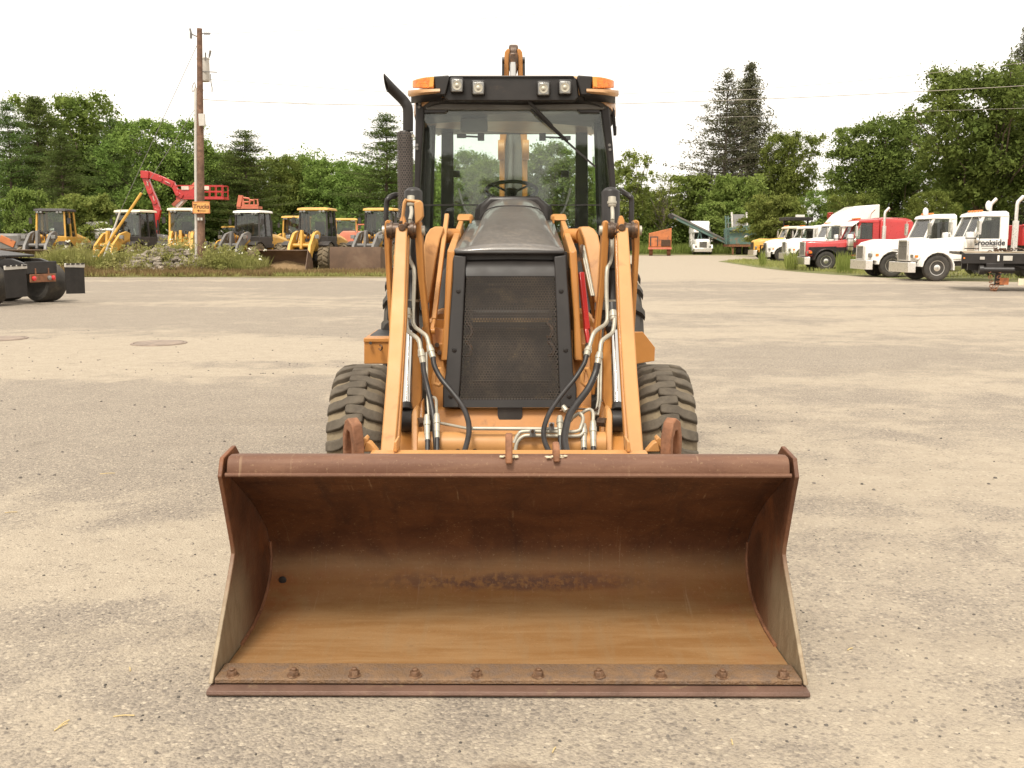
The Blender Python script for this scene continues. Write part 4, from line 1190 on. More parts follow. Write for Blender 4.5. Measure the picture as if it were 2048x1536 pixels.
    if cleaner:
        for x in (-1, 1):
            mb = MB(); mb.lathe([(0, -.42), (.14, -.42), (.18, -.36), (.18, .34), (.15, .42), (0, .42)], (x * 1.05, 1.22, 1.50), 'Z', 20); mb.build('air_cleaner', M['alu'], r)
            for z in (1.28, 1.68):
                mb = MB(); mb.lathe([(.187, -.02), (.187, .02)], (x * 1.05, 1.22, z), 'Z', 20); mb.build('strap_band', M['grille_dark'], r)
    if tank:
        for x in (-1, 1):
            mb = MB(); mb.lathe([(0, 1.75), (.27, 1.75), (.30, 1.8), (.30, 2.95), (.27, 3.0), (0, 3.0)], (x * .86, 0, .55), 'Y', 22); mb.build('fuel_tank', M['alu'], r)
            mb = MB(); mb.box((x * 1.0, 1.55, .45), (.3, .35, .05)); mb.box((x * 1.0, 1.55, .75), (.3, .35, .05)); mb.build('cab_step', M['alu'], r)
    mb = MB()
    for x in (-.43, .43): mb.box((x, 3.2, .72), (.09, 8.2, .26))
    mb.box((0, 0, .52), (1.7, .14, .14)); mb.build('chassis', M['dark'], r)
    y_ = 5.6 if sleeper else 4.6
    for yy in (y_, y_ + 1.3):
        for x in (-1, 1):
            wheel(r, (x * .86, yy, .52), .52, .56, M['alu'], x, M['rubber'], 0)
    if sign:
        o = text_mesh(sign, .30, .004, M['ink'], 'door_lettering', bold=.006)
        o.parent = r
        o.matrix_local = Matrix.Translation((.966, 2.02, 1.50)) @ Matrix.Rotation(R(90), 4, 'Z') @ Matrix.Rotation(R(90), 4, 'X')
        for k, (w_, z_) in enumerate(((.62, 1.36), (.56, 1.28), (.60, 1.08))):
            mb = MB(); mb.box((.963, 2.02, z_), (.004, w_, .014)); mb.build('small_print', M['grille_dark'], r)
    return r

tractor(1873, 38.4, 'white long nosed tractor with tall chrome grille and lettered door, nearest on the right', 'white', nose='square', s=1.0, sign='Brookside', hoodz=(1.40, 1.70), tank=False)
tractor(1783, 42.5, 'white tractor with sloping hood behind the long nosed lettered one', 'white', nose='sloped', s=1.0, stack=False, hoodz=(1.45, 1.70), cleaner=False)
tractor(1651, 51.5, 'red tractor with black lower body, polished stacks and sun visor', 'red', low='blackm', sleeper='mid', visor='white', nose='square', s=1.0, hoodz=(1.32, 1.60))
tractor(1606, 67, 'white tractor with a tall streamlined roof behind the red one', 'white', sleeper='high', nose='sloped', s=1.02, hoodz=(1.55, 1.75), stack=False, cleaner=False, detail=True)
tractor(1562, 76, 'white tractor with dark brush guard next to the yellow hooded one', 'white', sleeper='mid', nose='sloped', s=1.0, hoodz=(1.50, 1.75), stack=False, cleaner=False, guard=True)
tractor(1533, 86, 'yellow hooded tractor with cream cab at the far end of the row', 'yellow', nose='sloped', cabcol='cream', s=1.05, hoodz=(1.5, 1.75), stack=False, cleaner=False, detail=False)
tractor(1404, 113, 'white sleeper tractor facing the camera alone in the far grass', 'white', sleeper='high', nose='sloped', rz=-6, s=1.0, hoodz=(1.6, 1.8), stack=False, cleaner=False, group=None)

# satellite-like white discs on the two near cabs
for (u, v, Y, lab) in ((1977, 411, 38.6, 'white round spot lamp on the roof of the nearest lettered truck'), (1851, 424, 42.6, 'white round spot lamp on the roof of the sloping hooded white truck')):
    p = at(u, v, Y)
    r = empty('roof_lamp', p, 0, lab, 'lamp', 'round lamps on the cab roofs')
    mb = MB(); mb.loft([[(a * .12 * k, h, b * .19 * k) for a, b in [(math.cos(t), math.sin(t)) for t in [2 * math.pi * i / 18 for i in range(18)]]] for k, h in ((.3, -.06), (.9, -.05), (1, 0), (.8, .06), (.2, .10))]); mb.build('lamp_body', M['white'], r)
    zr = 2.74 - p.z
    mb = MB(); mb.bar((0, .02, -.17), (0, .02, zr), .03, .03); mb.build('stem', M['dark'], r)

# red crane folded on a flat truck behind the high sleeper
Y = 72
r = empty('folded_crane', (at(1690, 480, Y).x, Y, 0), 0, 'red folded crane boom showing over the white streamlined roof', 'crane')
off = r.location.copy()
mb = MB(); mb.bar(at(1656, 432, Y), at(1706, 429, Y), .5, .36, (0, 1, 0)); mb.loft([[at(1656, 429, Y) + Vector((0, y, 0)), at(1656, 436, Y) + Vector((0, y, 0)), at(1700, 440, Y) + Vector((0, y, 0)), at(1700, 425, Y) + Vector((0, y, 0))] for y in (-.3, .3)]); mb.build('boom', M['red'], r, off, bevel=.03)
mb = MB(); mb.box(at(1706, 432, Y), (.5, .7, .6)); mb.build('knuckle', M['dark'], r, off, bevel=.03)
mb = MB(); c = at(1704, 445, Y); mb.bar(c, (c.x, Y, 1.0), .4, .4, (0, 1, 0)); mb.box((c.x - 1, Y, .9), (6.5, 2.2, .25)); mb.build('flat_bed', M['dark'], r, off)
for x in (-2.8, 1.0):
    mb = MB(); mb.lathe([(.2, -.3), (.48, -.3), (.52, 0), (.48, .3), (.2, .3)], (c.x + x - off.x, -.9, .52), 'Y', 20); mb.build('wheel', M['rubber'], r)
Y = 92
r = empty('roll_off_truck', (at(1592, 480, Y).x, Y, 0), 0, 'dark flat canopy with a pale end behind the cream cab', 'truck')
off = r.location.copy()
mb = MB(); mb.box(at(1592, 438, Y), (2.6, 2.2, .30)); mb.build('canopy', M['dark'], r, off, bevel=.03)
mb = MB(); mb.box(at(1600, 433, Y - .9), (.8, .3, .30)); mb.build('light_bar', M['white'], r, off, bevel=.03)
mb = MB(); c = at(1592, 440, Y)
for x in (-1.1, 1.1): mb.bar((c.x + x, Y, c.z), (c.x + x, Y, .7), .14, .14, (0, 1, 0))
mb.box((c.x, Y, .8), (3.0, 2.3, .3)); mb.build('chassis', M['dark'], r, off)
for x in (-.9, .9):
    mb = MB(); mb.lathe([(.2, -.15), (.48, -.15), (.52, 0), (.48, .15), (.2, .15)], (x, -.95, .52), 'Y', 20); mb.build('wheel', M['rubber'], r)

# orange machine house
Y = 106
p = at(1320, 480, Y)
r = empty('screening_plant', (p.x, Y, 0), R(-8), 'faded orange boxy machine house with slanted top standing alone in the grass', 'machine')
mb = MB(); mb.prism([(-1.2, -1.0, .95), (1.2, -1.0, .95), (1.2, -1.0, 2.95), (-1.2, -1.0, 2.4)], (0, 2.2, 0)); mb.build('housing', M['orange_old'], r, bevel=.03)
mb = MB(); mb.box((-.65, -1.03, 1.55), (.85, .05, 1.0)); mb.build('door_opening', M['interior'], r)
mb = MB(); mb.box((-.62, -1.07, 1.45), (.62, .04, .95)); mb.build('door_panel', M['orange_old'], r, bevel=.01)
mb = MB(); mb.box((.62, -1.03, 1.35), (1.0, .05, .70)); mb.build('radiator_panel', M['brown'], r, bevel=.01)
mb = MB(); mb.box((0, -.2, .80), (2.5, 2.4, .22)); mb.build('frame_rail', M['pink'], r)
for x in (-.95, .95):
    mb = MB(); mb.lathe([(.15, -.2), (.42, -.2), (.46, 0), (.42, .2), (.15, .2)], (x, -.6, .42), 'X', 20); mb.build('wheel', M['rust'], r)

# green crusher with its conveyor
Y = 112
p = at(1482, 480, Y)
r = empty('crusher', (p.x, Y, 0), 0, 'green and rusty stone crusher with a long conveyor reaching left behind the white truck', 'crusher')
mb = MB(); mb.prism([(-1.5, -1, 1.2), (1.5, -1, 1.2), (1.6, -1, 3.1), (-1.6, -1, 2.95)], (0, 3, 0)); mb.build('hopper', M['teal'], r, bevel=.03)
mb = MB(); mb.prism([(-1.7, -1.4, 2.75), (.2, -1.4, 2.70), (1.95, -1.4, 3.1), (1.95, -1.4, 3.5), (-1.7, -1.4, 3.05)], (0, .5, 0)); mb.build('hopper_lip', M['teal'], r, bevel=.02)
mb = MB(); mb.prism([(-.9, 0.2, 3.0), (.6, 0.2, 3.0), (.5, .9, 4.6), (-.8, .9, 4.6)], (0, .25, 0)); mb.build('feeder', M['grey_paint'], r, bevel=.02)
for x in (-1.0, .7):
    mb = MB(); mb.bar((x, .1, 2.9), (x, .8, 4.8), .18, .2); mb.build('feeder_rail', M['pvc'], r)
for x in (-1.75, -1.45):
    mb = MB(); mb.bar((x, -.4, 1.2), (x - .2, -.4, 4.4), .14, .14)
    for k in range(5): mb.bar((x - .2, -.4, 1.6 + k * .6), (x + .2, -.4, 1.9 + k * .6), .08, .08)
    mb.build('side_frame', M['teal'], r)
mb = MB(); mb.box((-1.1, -.9, .7), (.18, .18, 1.3)); mb.box((1.3, -.9, .7), (.18, .18, 1.3)); mb.box((0, .5, 1.05), (3.2, 3.2, .25)); mb.build('support_frame', M['rust'], r)
for x in (-.2, .6):
    mb = MB(); mb.lathe([(.2, -.25), (.5, -.25), (.55, 0), (.5, .25), (.2, .25)], (x, .2, .55), 'X', 20); mb.build('wheel', M['rubber'], r)
mb = MB(); mb.lathe([(0, 0), (.22, 0), (.22, .05), (0, .05)], (.35, -1.08, 2.0), 'Y', 18); mb.build('warning_disc', M['white'], r)
a, b = at(1342, 432, Y + 2) - r.location, at(1470, 494, Y + 2) - r.location
mb = MB(); mb.bar(a, b, .9, .35, (0, 0, 1)); mb.build('conveyor', M['teal'], r)
mb = MB(); mb.bar(a + Vector((0, -.5, .25)), b + Vector((0, -.5, .25)), .08, .18); mb.build('conveyor_rail', M['grey_paint'], r)
mb = MB(); mb.cyl(a + Vector((0, -.5, 0)), a + Vector((0, .5, 0)), .32, seg=16); mb.build('head_drum', M['dark'], r)
mb = MB(); c = a.lerp(b, .45); mb.bar(c, (c.x + .6, c.y, .1), .12, .12); mb.bar(c, (c.x - .6, c.y, .1), .12, .12); mb.build('conveyor_leg', M['teal'], r)

# ---------------------------------------------------------------- black tractor rear, left edge
X0 = at(62, 560, 24.0)
r = empty('tractor_rear', (X0.x, 24.3, 0), R(69), 'black road tractor rear end with two mud flaps and tail lights at the left edge', 'truck')
mb = MB()
for x in (-.42, .42): mb.prism([(x - .045, -.15, .80), (x - .045, -.15, 1.02), (x - .045, .3, 1.14), (x - .045, 6, 1.14), (x - .045, 6, .80)], (.09, 0, 0))
mb.box((0, -.16, .92), (.95, .05, .30)); mb.box((0, 1.4, 1.0), (.8, .14, .2)); mb.box((0, 2.9, 1.0), (.8, .14, .2)); mb.build('frame', M['blackm'], r, bevel=.012)
mb = MB(); mb.box((0, -.20, .66), (.78, .05, .20)); mb.bar((-.2, -.18, .62), (-.2, -.18, .9), .04, .04); mb.bar((.2, -.18, .62), (.2, -.18, .9), .04, .04); mb.build('light_panel', M['rust'], r, bevel=.01)
for x, m in ((-.30, 'redlens'), (.17, 'lens'), (.29, 'redlens')):
    mb = MB(); mb.lathe([(.058, .0), (.058, .03), (.03, .045), (0, .05)], (x, -.225, .66), 'Y', 18, -1); mb.build('tail_light', M[m], r)
for x in (-1, 1):
    mb = MB(); mb.prism([(x * .60, -.32, .24), (x * 1.22, -.32, .22), (x * 1.24, -.32, .88), (x * .60, -.32, .92)], (0, .018, 0)); mb.build('mud_flap', M['black'], r, bevel=.006)
    mb = MB(); mb.box((x * .91, -.33, .95), (.64, .05, .10), ry=R(x * 2)); mb.build('flap_hanger', M['pvc'], r, bevel=.008)
    for k in range(4):
        mb = MB(); mb.box((x * .91 - .24 + k * .16, -.36, .99), (.10, .03, .035)); mb.build('hanger_bolt', M['blackm'], r)
    for yy in (.72, 2.05):
        wheel(r, (x * .90, yy, .52), .52, .60, M['alu'], x, M['rubber'], 0)
mb = MB(); mb.prism([(-.5, .55, 1.17), (.5, .55, 1.17), (.62, 1.0, 1.2), (.55, 1.9, 1.3), (-.55, 1.9, 1.3), (-.62, 1.0, 1.2)], (0, 0, .05)); mb.box((0, 1.6, 1.16), (.9, .5, .12)); mb.build('fifth_wheel', M['blackm'], r, bevel=.012)
mb = MB(); mb.box((-.15, 1.0, 1.1), (.22, .12, .16)); mb.build('valve_box', M['pvc'], r)
mb = MB(); mb.loft([[(-1.0, 5.0, z), (1.0, 5.0, z), (1.0, 6.6, z), (-1.0, 6.6, z)] for z in (.8, 1.75)] + [[(-.96, 5.0, 2.55), (.96, 5.0, 2.55), (.92, 6.25, 2.55), (-.92, 6.25, 2.55)], [(-.75, 5.1, 2.75), (.75, 5.1, 2.75), (.72, 6.1, 2.75), (-.72, 6.1, 2.75)]]); mb.build('cab', M['blackm'], r, bevel=.04)
mb = MB(); mb.prism([(-.6, 4.985, 1.85), (.6, 4.985, 1.85), (.6, 4.985, 2.45), (-.6, 4.985, 2.45)], (0, -.012, 0)); mb.build('rear_window', M['glass_dark'], r)
for x in (-1, 1):
    mb = MB(); mb.prism([(x * 1.0, 5.35, 1.82), (x * 1.0, 6.25, 1.82), (x * .97, 6.15, 2.45), (x * .97, 5.35, 2.45)], (x * .012, 0, 0)); mb.build('side_window', M['glass_dark'], r)
    mb = MB(); mb.cyl((x * .95, 4.8, .9), (x * .95, 4.8, 3.2), .07, seg=14); mb.build('exhaust_stack', M['alu'], r)
    mb = MB(); mb.lathe([(0, 4.2), (.27, 4.2), (.3, 4.25), (.3, 5.6), (.27, 5.65), (0, 5.65)], (x * .86, 0, .55), 'Y', 20); mb.build('fuel_tank', M['alu'], r)
for x in (-1, 1): wheel(r, (x * .93, 7.8, .52), .52, .29, M['alu'], x, M['rubber'], 0)
mb = MB(); mb.loft([[(-.7, 6.6, .75), (.7, 6.6, .75), (.7, 6.6, 1.6), (.5, 6.6, 1.75), (-.5, 6.6, 1.75), (-.7, 6.6, 1.6)], [(-.55, 8.6, .75), (.55, 8.6, .75), (.55, 8.6, 1.4), (.4, 8.6, 1.52), (-.4, 8.6, 1.52), (-.55, 8.6, 1.4)]]); mb.build('hood', M['blackm'], r, bevel=.03)
mb = MB(); mb.box((0, 8.75, .5), (2.3, .2, .4)); mb.build('bumper', M['alu'], r, bevel=.02)
for x in (-1, 1):
    arc = [(7.8 + .66 * math.cos(t), .52 + .66 * math.sin(t)) for t in [R(20 * k) for k in range(10)]] + [(7.8 + .6 * math.cos(t), .52 + .6 * math.sin(t)) for t in [R(180 - 20 * k) for k in range(10)]]
    mb = MB(); mb.prism([(x * .55, y, z) for y, z in arc], (x * .58, 0, 0)); mb.build('fender', M['blackm'], r)

# ---------------------------------------------------------------- flatbed trailer, right edge
Y = 31.0
x0 = at(1922, 500, Y).x
r = empty('flatbed_trailer', (x0, Y, 0), R(-17), 'flatbed trailer with dark side beam and hanging chain reaching in at the right edge', 'trailer')
off = Vector((0, 0, 0))
zt = at(1922, 506, Y).z
mb = MB(); mb.prism([(0, 0, zt), (.06, 0, zt - .06), (9, 0, zt - .06), (9, 0, zt)], (0, 2.5, 0)); mb.build('deck', M['pvc'], r)
pl = None
for k in range(12):
    if pl is None:
        mb = MB(); mb.box((4.5, 0, 0), (9, .19, .035)); pl = mb.build('deck_plank', mat('worn_deck_wood', (0.30, 0.24, 0.17), 0.85, 0, 0.3, 3), r); q = pl
    else:
        q = pl.copy(); COL.objects.link(q)
    q.location = (0, .12 + k * .204, zt + .02)
mb = MB(); mb.box((4.55, -.03, zt - .17), (9.05, .06, .32)); mb.box((4.6, .6, zt - .35), (8.6, .16, .4)); mb.box((4.6, 1.9, zt - .35), (8.6, .16, .4)); mb.build('side_beam', M['blackm'], r, bevel=.01)
mb = MB(); mb.bar((-.02, -.02, zt + .05), (.14, -.04, zt - .06), .05, .05); mb.bar((0, 0, zt), (0, 2.5, zt), .06, .08); mb.build('front_rail', M['blackm'], r)
for (a, m, w_, h_) in ((.62, 'pvc', .14, .09), (1.08, 'white', .06, .18), (1.35, 'pvc', .26, .15), (1.92, 'redlens', .05, .05), (.10, 'amber', .05, .05)):
    mb = MB(); mb.box((a, -.075, zt - .16), (w_, .03, h_)); mb.build('marker_plate', M[m], r, bevel=.006)
mb = MB(); mb.cyl((.62, -.05, zt - .52), (1.55, -.05, zt - .52), .10, seg=14); mb.cyl((.55, -.05, zt - .52), (.68, -.05, zt - .52), .15, seg=14); mb.box((1.0, -.02, zt - .40), (.5, .1, .16)); mb.build('winch', M['blackm'], r, bevel=.008)
mb = MB(); mb.box((1.15, .3, .55), (.14, .14, .75)); mb.box((1.15, .3, .2), (.35, .35, .04)); mb.prism([(1.6, .2, zt - .4), (9, .2, zt - .4), (9, .2, zt - .62), (2.2, .2, zt - .60)], (0, .12, 0)); mb.build('landing_gear', M['dark'], r, bevel=.008)
for (a, z, m) in ((1.32, zt - .88, 'orange_old'), (1.85, zt - .90, 'cream')):
    mb = MB(); mb.box((a, .1, z), (.26, .03, .22)); mb.build('warning_tag', M[m], r, bevel=.005)
for xx in (7.2, 8.5):
    for y_ in (.3, 2.2):
        mb = MB(); mb.lathe([(.2, -.27), (.47, -.27), (.50, -.1), (.50, .1), (.47, .27), (.2, .27)], (xx, y_, .50), 'Y', 24); mb.build('wheel', M['rubber'], r)
for xx in (1.15,):
    mb = MB()
    for k in range(13):
        c = Vector((.86 + .30 * (k / 12) , -.08 - .03 * math.sin(k), zt - .58 - .62 * math.sin(math.pi * k / 12)))
        t = Vector((math.cos(k * 1.1), 0.3, math.sin(k * 1.1 + 1))).normalized()
        mb.tube([c + Vector((math.cos(a) * .05, (0.02 if k % 2 else .05) * math.sin(a), math.sin(a) * (.05 if k % 2 else .02) + math.cos(a) * .02)) for a in [i * .785 for i in range(9)]], .014, 5, False)
    mb.build('hanging_chain', M['rust'], r)
mb = MB(); mb.tube([(1.9, -.05, zt - .75), (2.0, -.06, zt - 1.0), (1.95, -.06, .12), (1.9, -.07, .05)], .022, 6); mb.build('hanging_cable', M['blackm'], r)
p = Vector((x0 + 1.5, Y + .25, zt + .04))
mb = MB()
for k in range(30):
    c = Vector((random.gauss(0, .25), random.gauss(0, .2), abs(random.gauss(.03, .04)) + .02))
    a0 = random.uniform(0, 6)
    mb.tube([c + Vector((math.cos(t + a0) * .06, math.sin(t + a0) * .035, .012 * math.sin(2 * t))) for t in [i * .785 for i in range(9)]], .015, 5, False)
o = mb.build('chain_pile', M['brown'], None); o.location = p
tag(o, 'small heap of rusty chain lying on the flatbed deck', 'chain', kind='stuff')

Y = 47
r = empty('dump_body', (at(2056, 480, Y).x, Y, 0), 0, 'faded red dump body behind the nearest white truck at the right edge', 'truck body')
mb = MB(); mb.loft([[(-.85, -1.1, z), (4, -1.1, z), (4, 1.1, z), (-.85, 1.1, z)] for z in (1.35, 2.32)]); mb.build('box', M['red'], r, bevel=.03)
for k in range(5):
    mb = MB(); mb.box((-.7 + k * .9, -1.13, 1.85), (.08, .06, .95)); mb.build('rib', M['red'], r)
mb = MB(); mb.box((1.5, -1.12, 2.30), (4.8, .08, .09)); mb.build('top_rail', M['red'], r, bevel=.01)
mb = MB(); mb.bar((-.55, -1.15, 1.55), (-.25, -1.15, 1.8), .03, .05); mb.bar((-.25, -1.15, 1.8), (.2, -1.15, 1.6), .03, .05); mb.build('pale_stripe', M['decal'], r)
mb = MB(); mb.box((1.5, 0, 1.1), (5, .9, .4)); mb.build('chassis', M['dark'], r)
for x in (.4, 2.6):
    mb = MB(); mb.lathe([(.2, -.25), (.48, -.25), (.52, 0), (.48, .25), (.2, .25)], (x, -.8, .52), 'Y', 20); mb.build('wheel', M['rubber'], r)

# ---------------------------------------------------------------- utility pole, sign, wires
Y = 45.5
pb = at(402, 545, Y)
r = empty('utility_pole', (pb.x, Y, 0), 0, 'weathered brown utility pole carrying a grey transformer and conduit', 'utility pole')
off = r.location.copy()
tp = at(399, 57, Y)
mb = MB(); mb.tube([(pb.x, Y, -.3), at(401, 300, Y), tp], [.18, .155, .115], 16); mb.build('pole', M['wood'], r, off)
mb = MB(); c = at(407, 140, Y + .25); hgt = at(407, 117, Y).z - at(407, 163, Y).z
mb.lathe([(0, -hgt / 2), (.25, -hgt / 2), (.27, -hgt / 2 + .06), (.27, hgt / 2 - .05), (.29, hgt / 2 - .04), (.28, hgt / 2 + .02), (0, hgt / 2 + .06)], c, 'Z', 24); tr = mb.build('transformer', M['pvc'], r, off)
for (u, v0, v1, q) in ((411, 118, 105, .035), (421, 112, 101, .05)):
    mb = MB(); a, b = at(u - (3 if u > 415 else 0), v0 + 4, Y), at(u, v1, Y)
    mb.tube([a, a.lerp(b, .4), b], [.02, q, q], 8); mb.build('bushing', M['grey_paint'], tr, off)
mb = MB(); mb.tube([at(392, 176, Y), at(391.5, 300, Y), at(393, 505, Y), at(393, 548, Y)], .075, 10); mb.build('conduit', M['pvc'], r, off)
mb = MB(); mb.tube(smooth_path([at(392, 176, Y), at(389, 165, Y), at(384, 176, Y), at(386, 184, Y), at(391, 172, Y)]), .018, 5); mb.build('weatherhead_loop', M['wire'], r, off)
mb = MB(); mb.box(at(404, 240, Y - .22), (.28, .14, .54)); mb.build('meter_box', M['pvc'], r, off, bevel=.02)
mb = MB(); mb.bar(at(398, 75, Y), at(383, 68, Y), .05, .05, (0, 1, 0)); mb.bar(at(380, 57, Y), at(382, 66, Y), .07, .07, (0, 1, 0)); mb.bar(at(382, 66, Y), at(382, 77, Y), .09, .09, (0, 1, 0)); mb.build('fuse_cutout', M['grey_paint'], r, off)
mb = MB(); mb.bar(at(404, 67, Y), at(421, 67.5, Y), .04, .04, (0, 1, 0))
for u in (409, 413, 417): mb.cyl(at(u, 67.3, Y), at(u + 1.6, 67.3, Y), .06, seg=8)
mb.build('insulator', M['grey_paint'], r, off)
mb = MB(); mb.bar(at(404, 143, Y), at(434, 144.5, Y), .035, .05, (0, 1, 0)); mb.build('bracket', M['grey_paint'], r, off)
mb = MB(); mb.tube(smooth_path([at(421, 148, Y), at(422, 165, Y), at(424, 175, Y), at(424, 184, Y)]), .022, 5); mb.build('jumper_cable', M['grey_paint'], r, off)
for u in (397, 403):
    mb = MB(); mb.box(at(u, 438, Y - .2), (.09, .04, .12)); mb.build('number_plate', M['pvc'], r, off)

c = at(402.5, 415, Y - .24)
r = empty('wooden_sign', c, R(-2), 'small orange wooden board lettered Trucks nailed to the utility pole', 'sign')
w_ = at(420, 415, Y).x - at(385, 415, Y).x; h_ = at(400, 403, Y).z - at(400, 427, Y).z
mb = MB(); mb.box((0, 0, 0), (w_, .03, h_)); mb.build('board', M['ply'], r, bevel=.004)
mb = MB()
for (x, z, a, b) in ((0, h_ / 2 - .02, w_, .03), (0, -h_ / 2 + .02, w_, .03), (-w_ / 2 + .015, 0, .03, h_), (w_ / 2 - .015, 0, .03, h_)): mb.box((x, -.019, z), (a, .008, b))
mb.build('border', M['orange_old'], r)
o = text_mesh('Trucks', .27, .004, M['letter'], 'lettering', 0.12, .003)
o.parent = r
o.matrix_local = Matrix.Translation((0, -.021, .04)) @ Matrix.Rotation(R(90), 4, 'X')
mb = MB(); mb.bar((-.18, -.02, -.14), (.22, -.02, -.155), .012, .022); mb.bar((-.18, -.02, -.14), (-.10, -.02, -.10), .012, .022); mb.bar((-.18, -.02, -.14), (-.10, -.02, -.185), .012, .022); mb.build('arrow_mark', M['letter'], r)

def cable(pts, rad, label, name='power_line', group='wires strung from the utility pole', n=10, m='wire'):
    mb = MB(); mb.tube(smooth_path(pts, n), rad, 5)
    o = mb.build(name, M[m])
    c0 = Vector(pts[0]); o.location = c0
    o.data.transform(Matrix.Translation(-c0))
    return tag(o, label, 'wire', group)
cable([at(421, 67.5, Y), at(640, 59, Y), at(850, 46, Y), at(1250, 12, Y), at(1800, -50, Y)], .008, 'topmost thin wire rising to the right from the pole top')
cable([at(412, 158, Y), at(600, 172, Y), at(760, 183, Y), at(1000, 192, Y), at(1230, 188, Y), at(1600, 172, Y), at(2100, 120, Y)], .009, 'thin wire leaving the pole at the foot of the transformer')
cable([at(404, 176, Y), at(424, 186, Y), at(560, 203, Y), at(800, 223, Y), at(1230, 238, Y), at(2100, 215, Y)], .007, 'faint lowest wire sagging to the right of the pole')
cable([at(404, 198, Y), at(440, 201, Y), at(600, 207, Y), at(800, 211, Y), at(1030, 212, Y), at(1230, 208, Y), at(1600, 195, Y), at(1950, 177, Y), at(2100, 168, Y)], .015, 'thickest dark wire crossing the sky behind the cab')
ga = ground(222, 545) ; ga.y = 45.8; ga.x = at(221, 480, 45.8).x; ga.z = .2
for (v0, u1, v1, u2, v2, m, rad, lab, lw) in ((82, 240, 424, 222, 474, 'grey', .045, 'grey sleeved guy wire, the longer one running from the pole top', 'pvc'), (205, 283, 386, 220, 480, 'yellow', .065, 'guy wire with a long yellow guard slanting over the second loader', 'yellow')):
    a = at(398, v0, Y); b = at(u1, v1, Y - .1); c = at(u2, v2, Y - .2); d = c + (c - b).normalized() * ((c.z - .1) / max(.01, (b - c).normalized().z))
    r = empty('guy_wire', (d.x, d.y, 0), 0, lab, 'guy wire', 'guy wires of the utility pole')
    off = r.location.copy()
    mb = MB(); mb.tube([a, b, d], .012, 5); mb.build('strand', M['grey_paint'], r, off)
    mb = MB(); mb.tube([b, c, d], rad, 8); mb.build('guard', M[lw], r, off)

# ================================================================ THE BACKHOE LOADER
ROOT = Vector((0, 5.25, 0))
BH = empty('backhoe_loader', ROOT, 0, 'tan orange backhoe loader facing the camera with its wide rusty bucket on the ground', 'backhoe loader')

def part(mb, name, m, parent=None, bevel=0.0, sharp=38, label=None):
    o = mb.build(name, M[m] if isinstance(m, str) else m, parent or BH, ROOT, bevel=bevel, sharp=sharp)
    if label: o['label'] = label
    return o

def mu(pts, s):
    """pixel points of the left side; s=-1 mirrors them to the right side"""
    return [((p[0] if s > 0 else 2048 - p[0]),) + tuple(p[1:]) for p in pts]

def slab(mb, pts, dY, s=1):
    """outline given as pixel + distance, given depth dY"""
    mb.prism([at(*p) for p in mu(pts, s)], (0, dY, 0))
    return mb

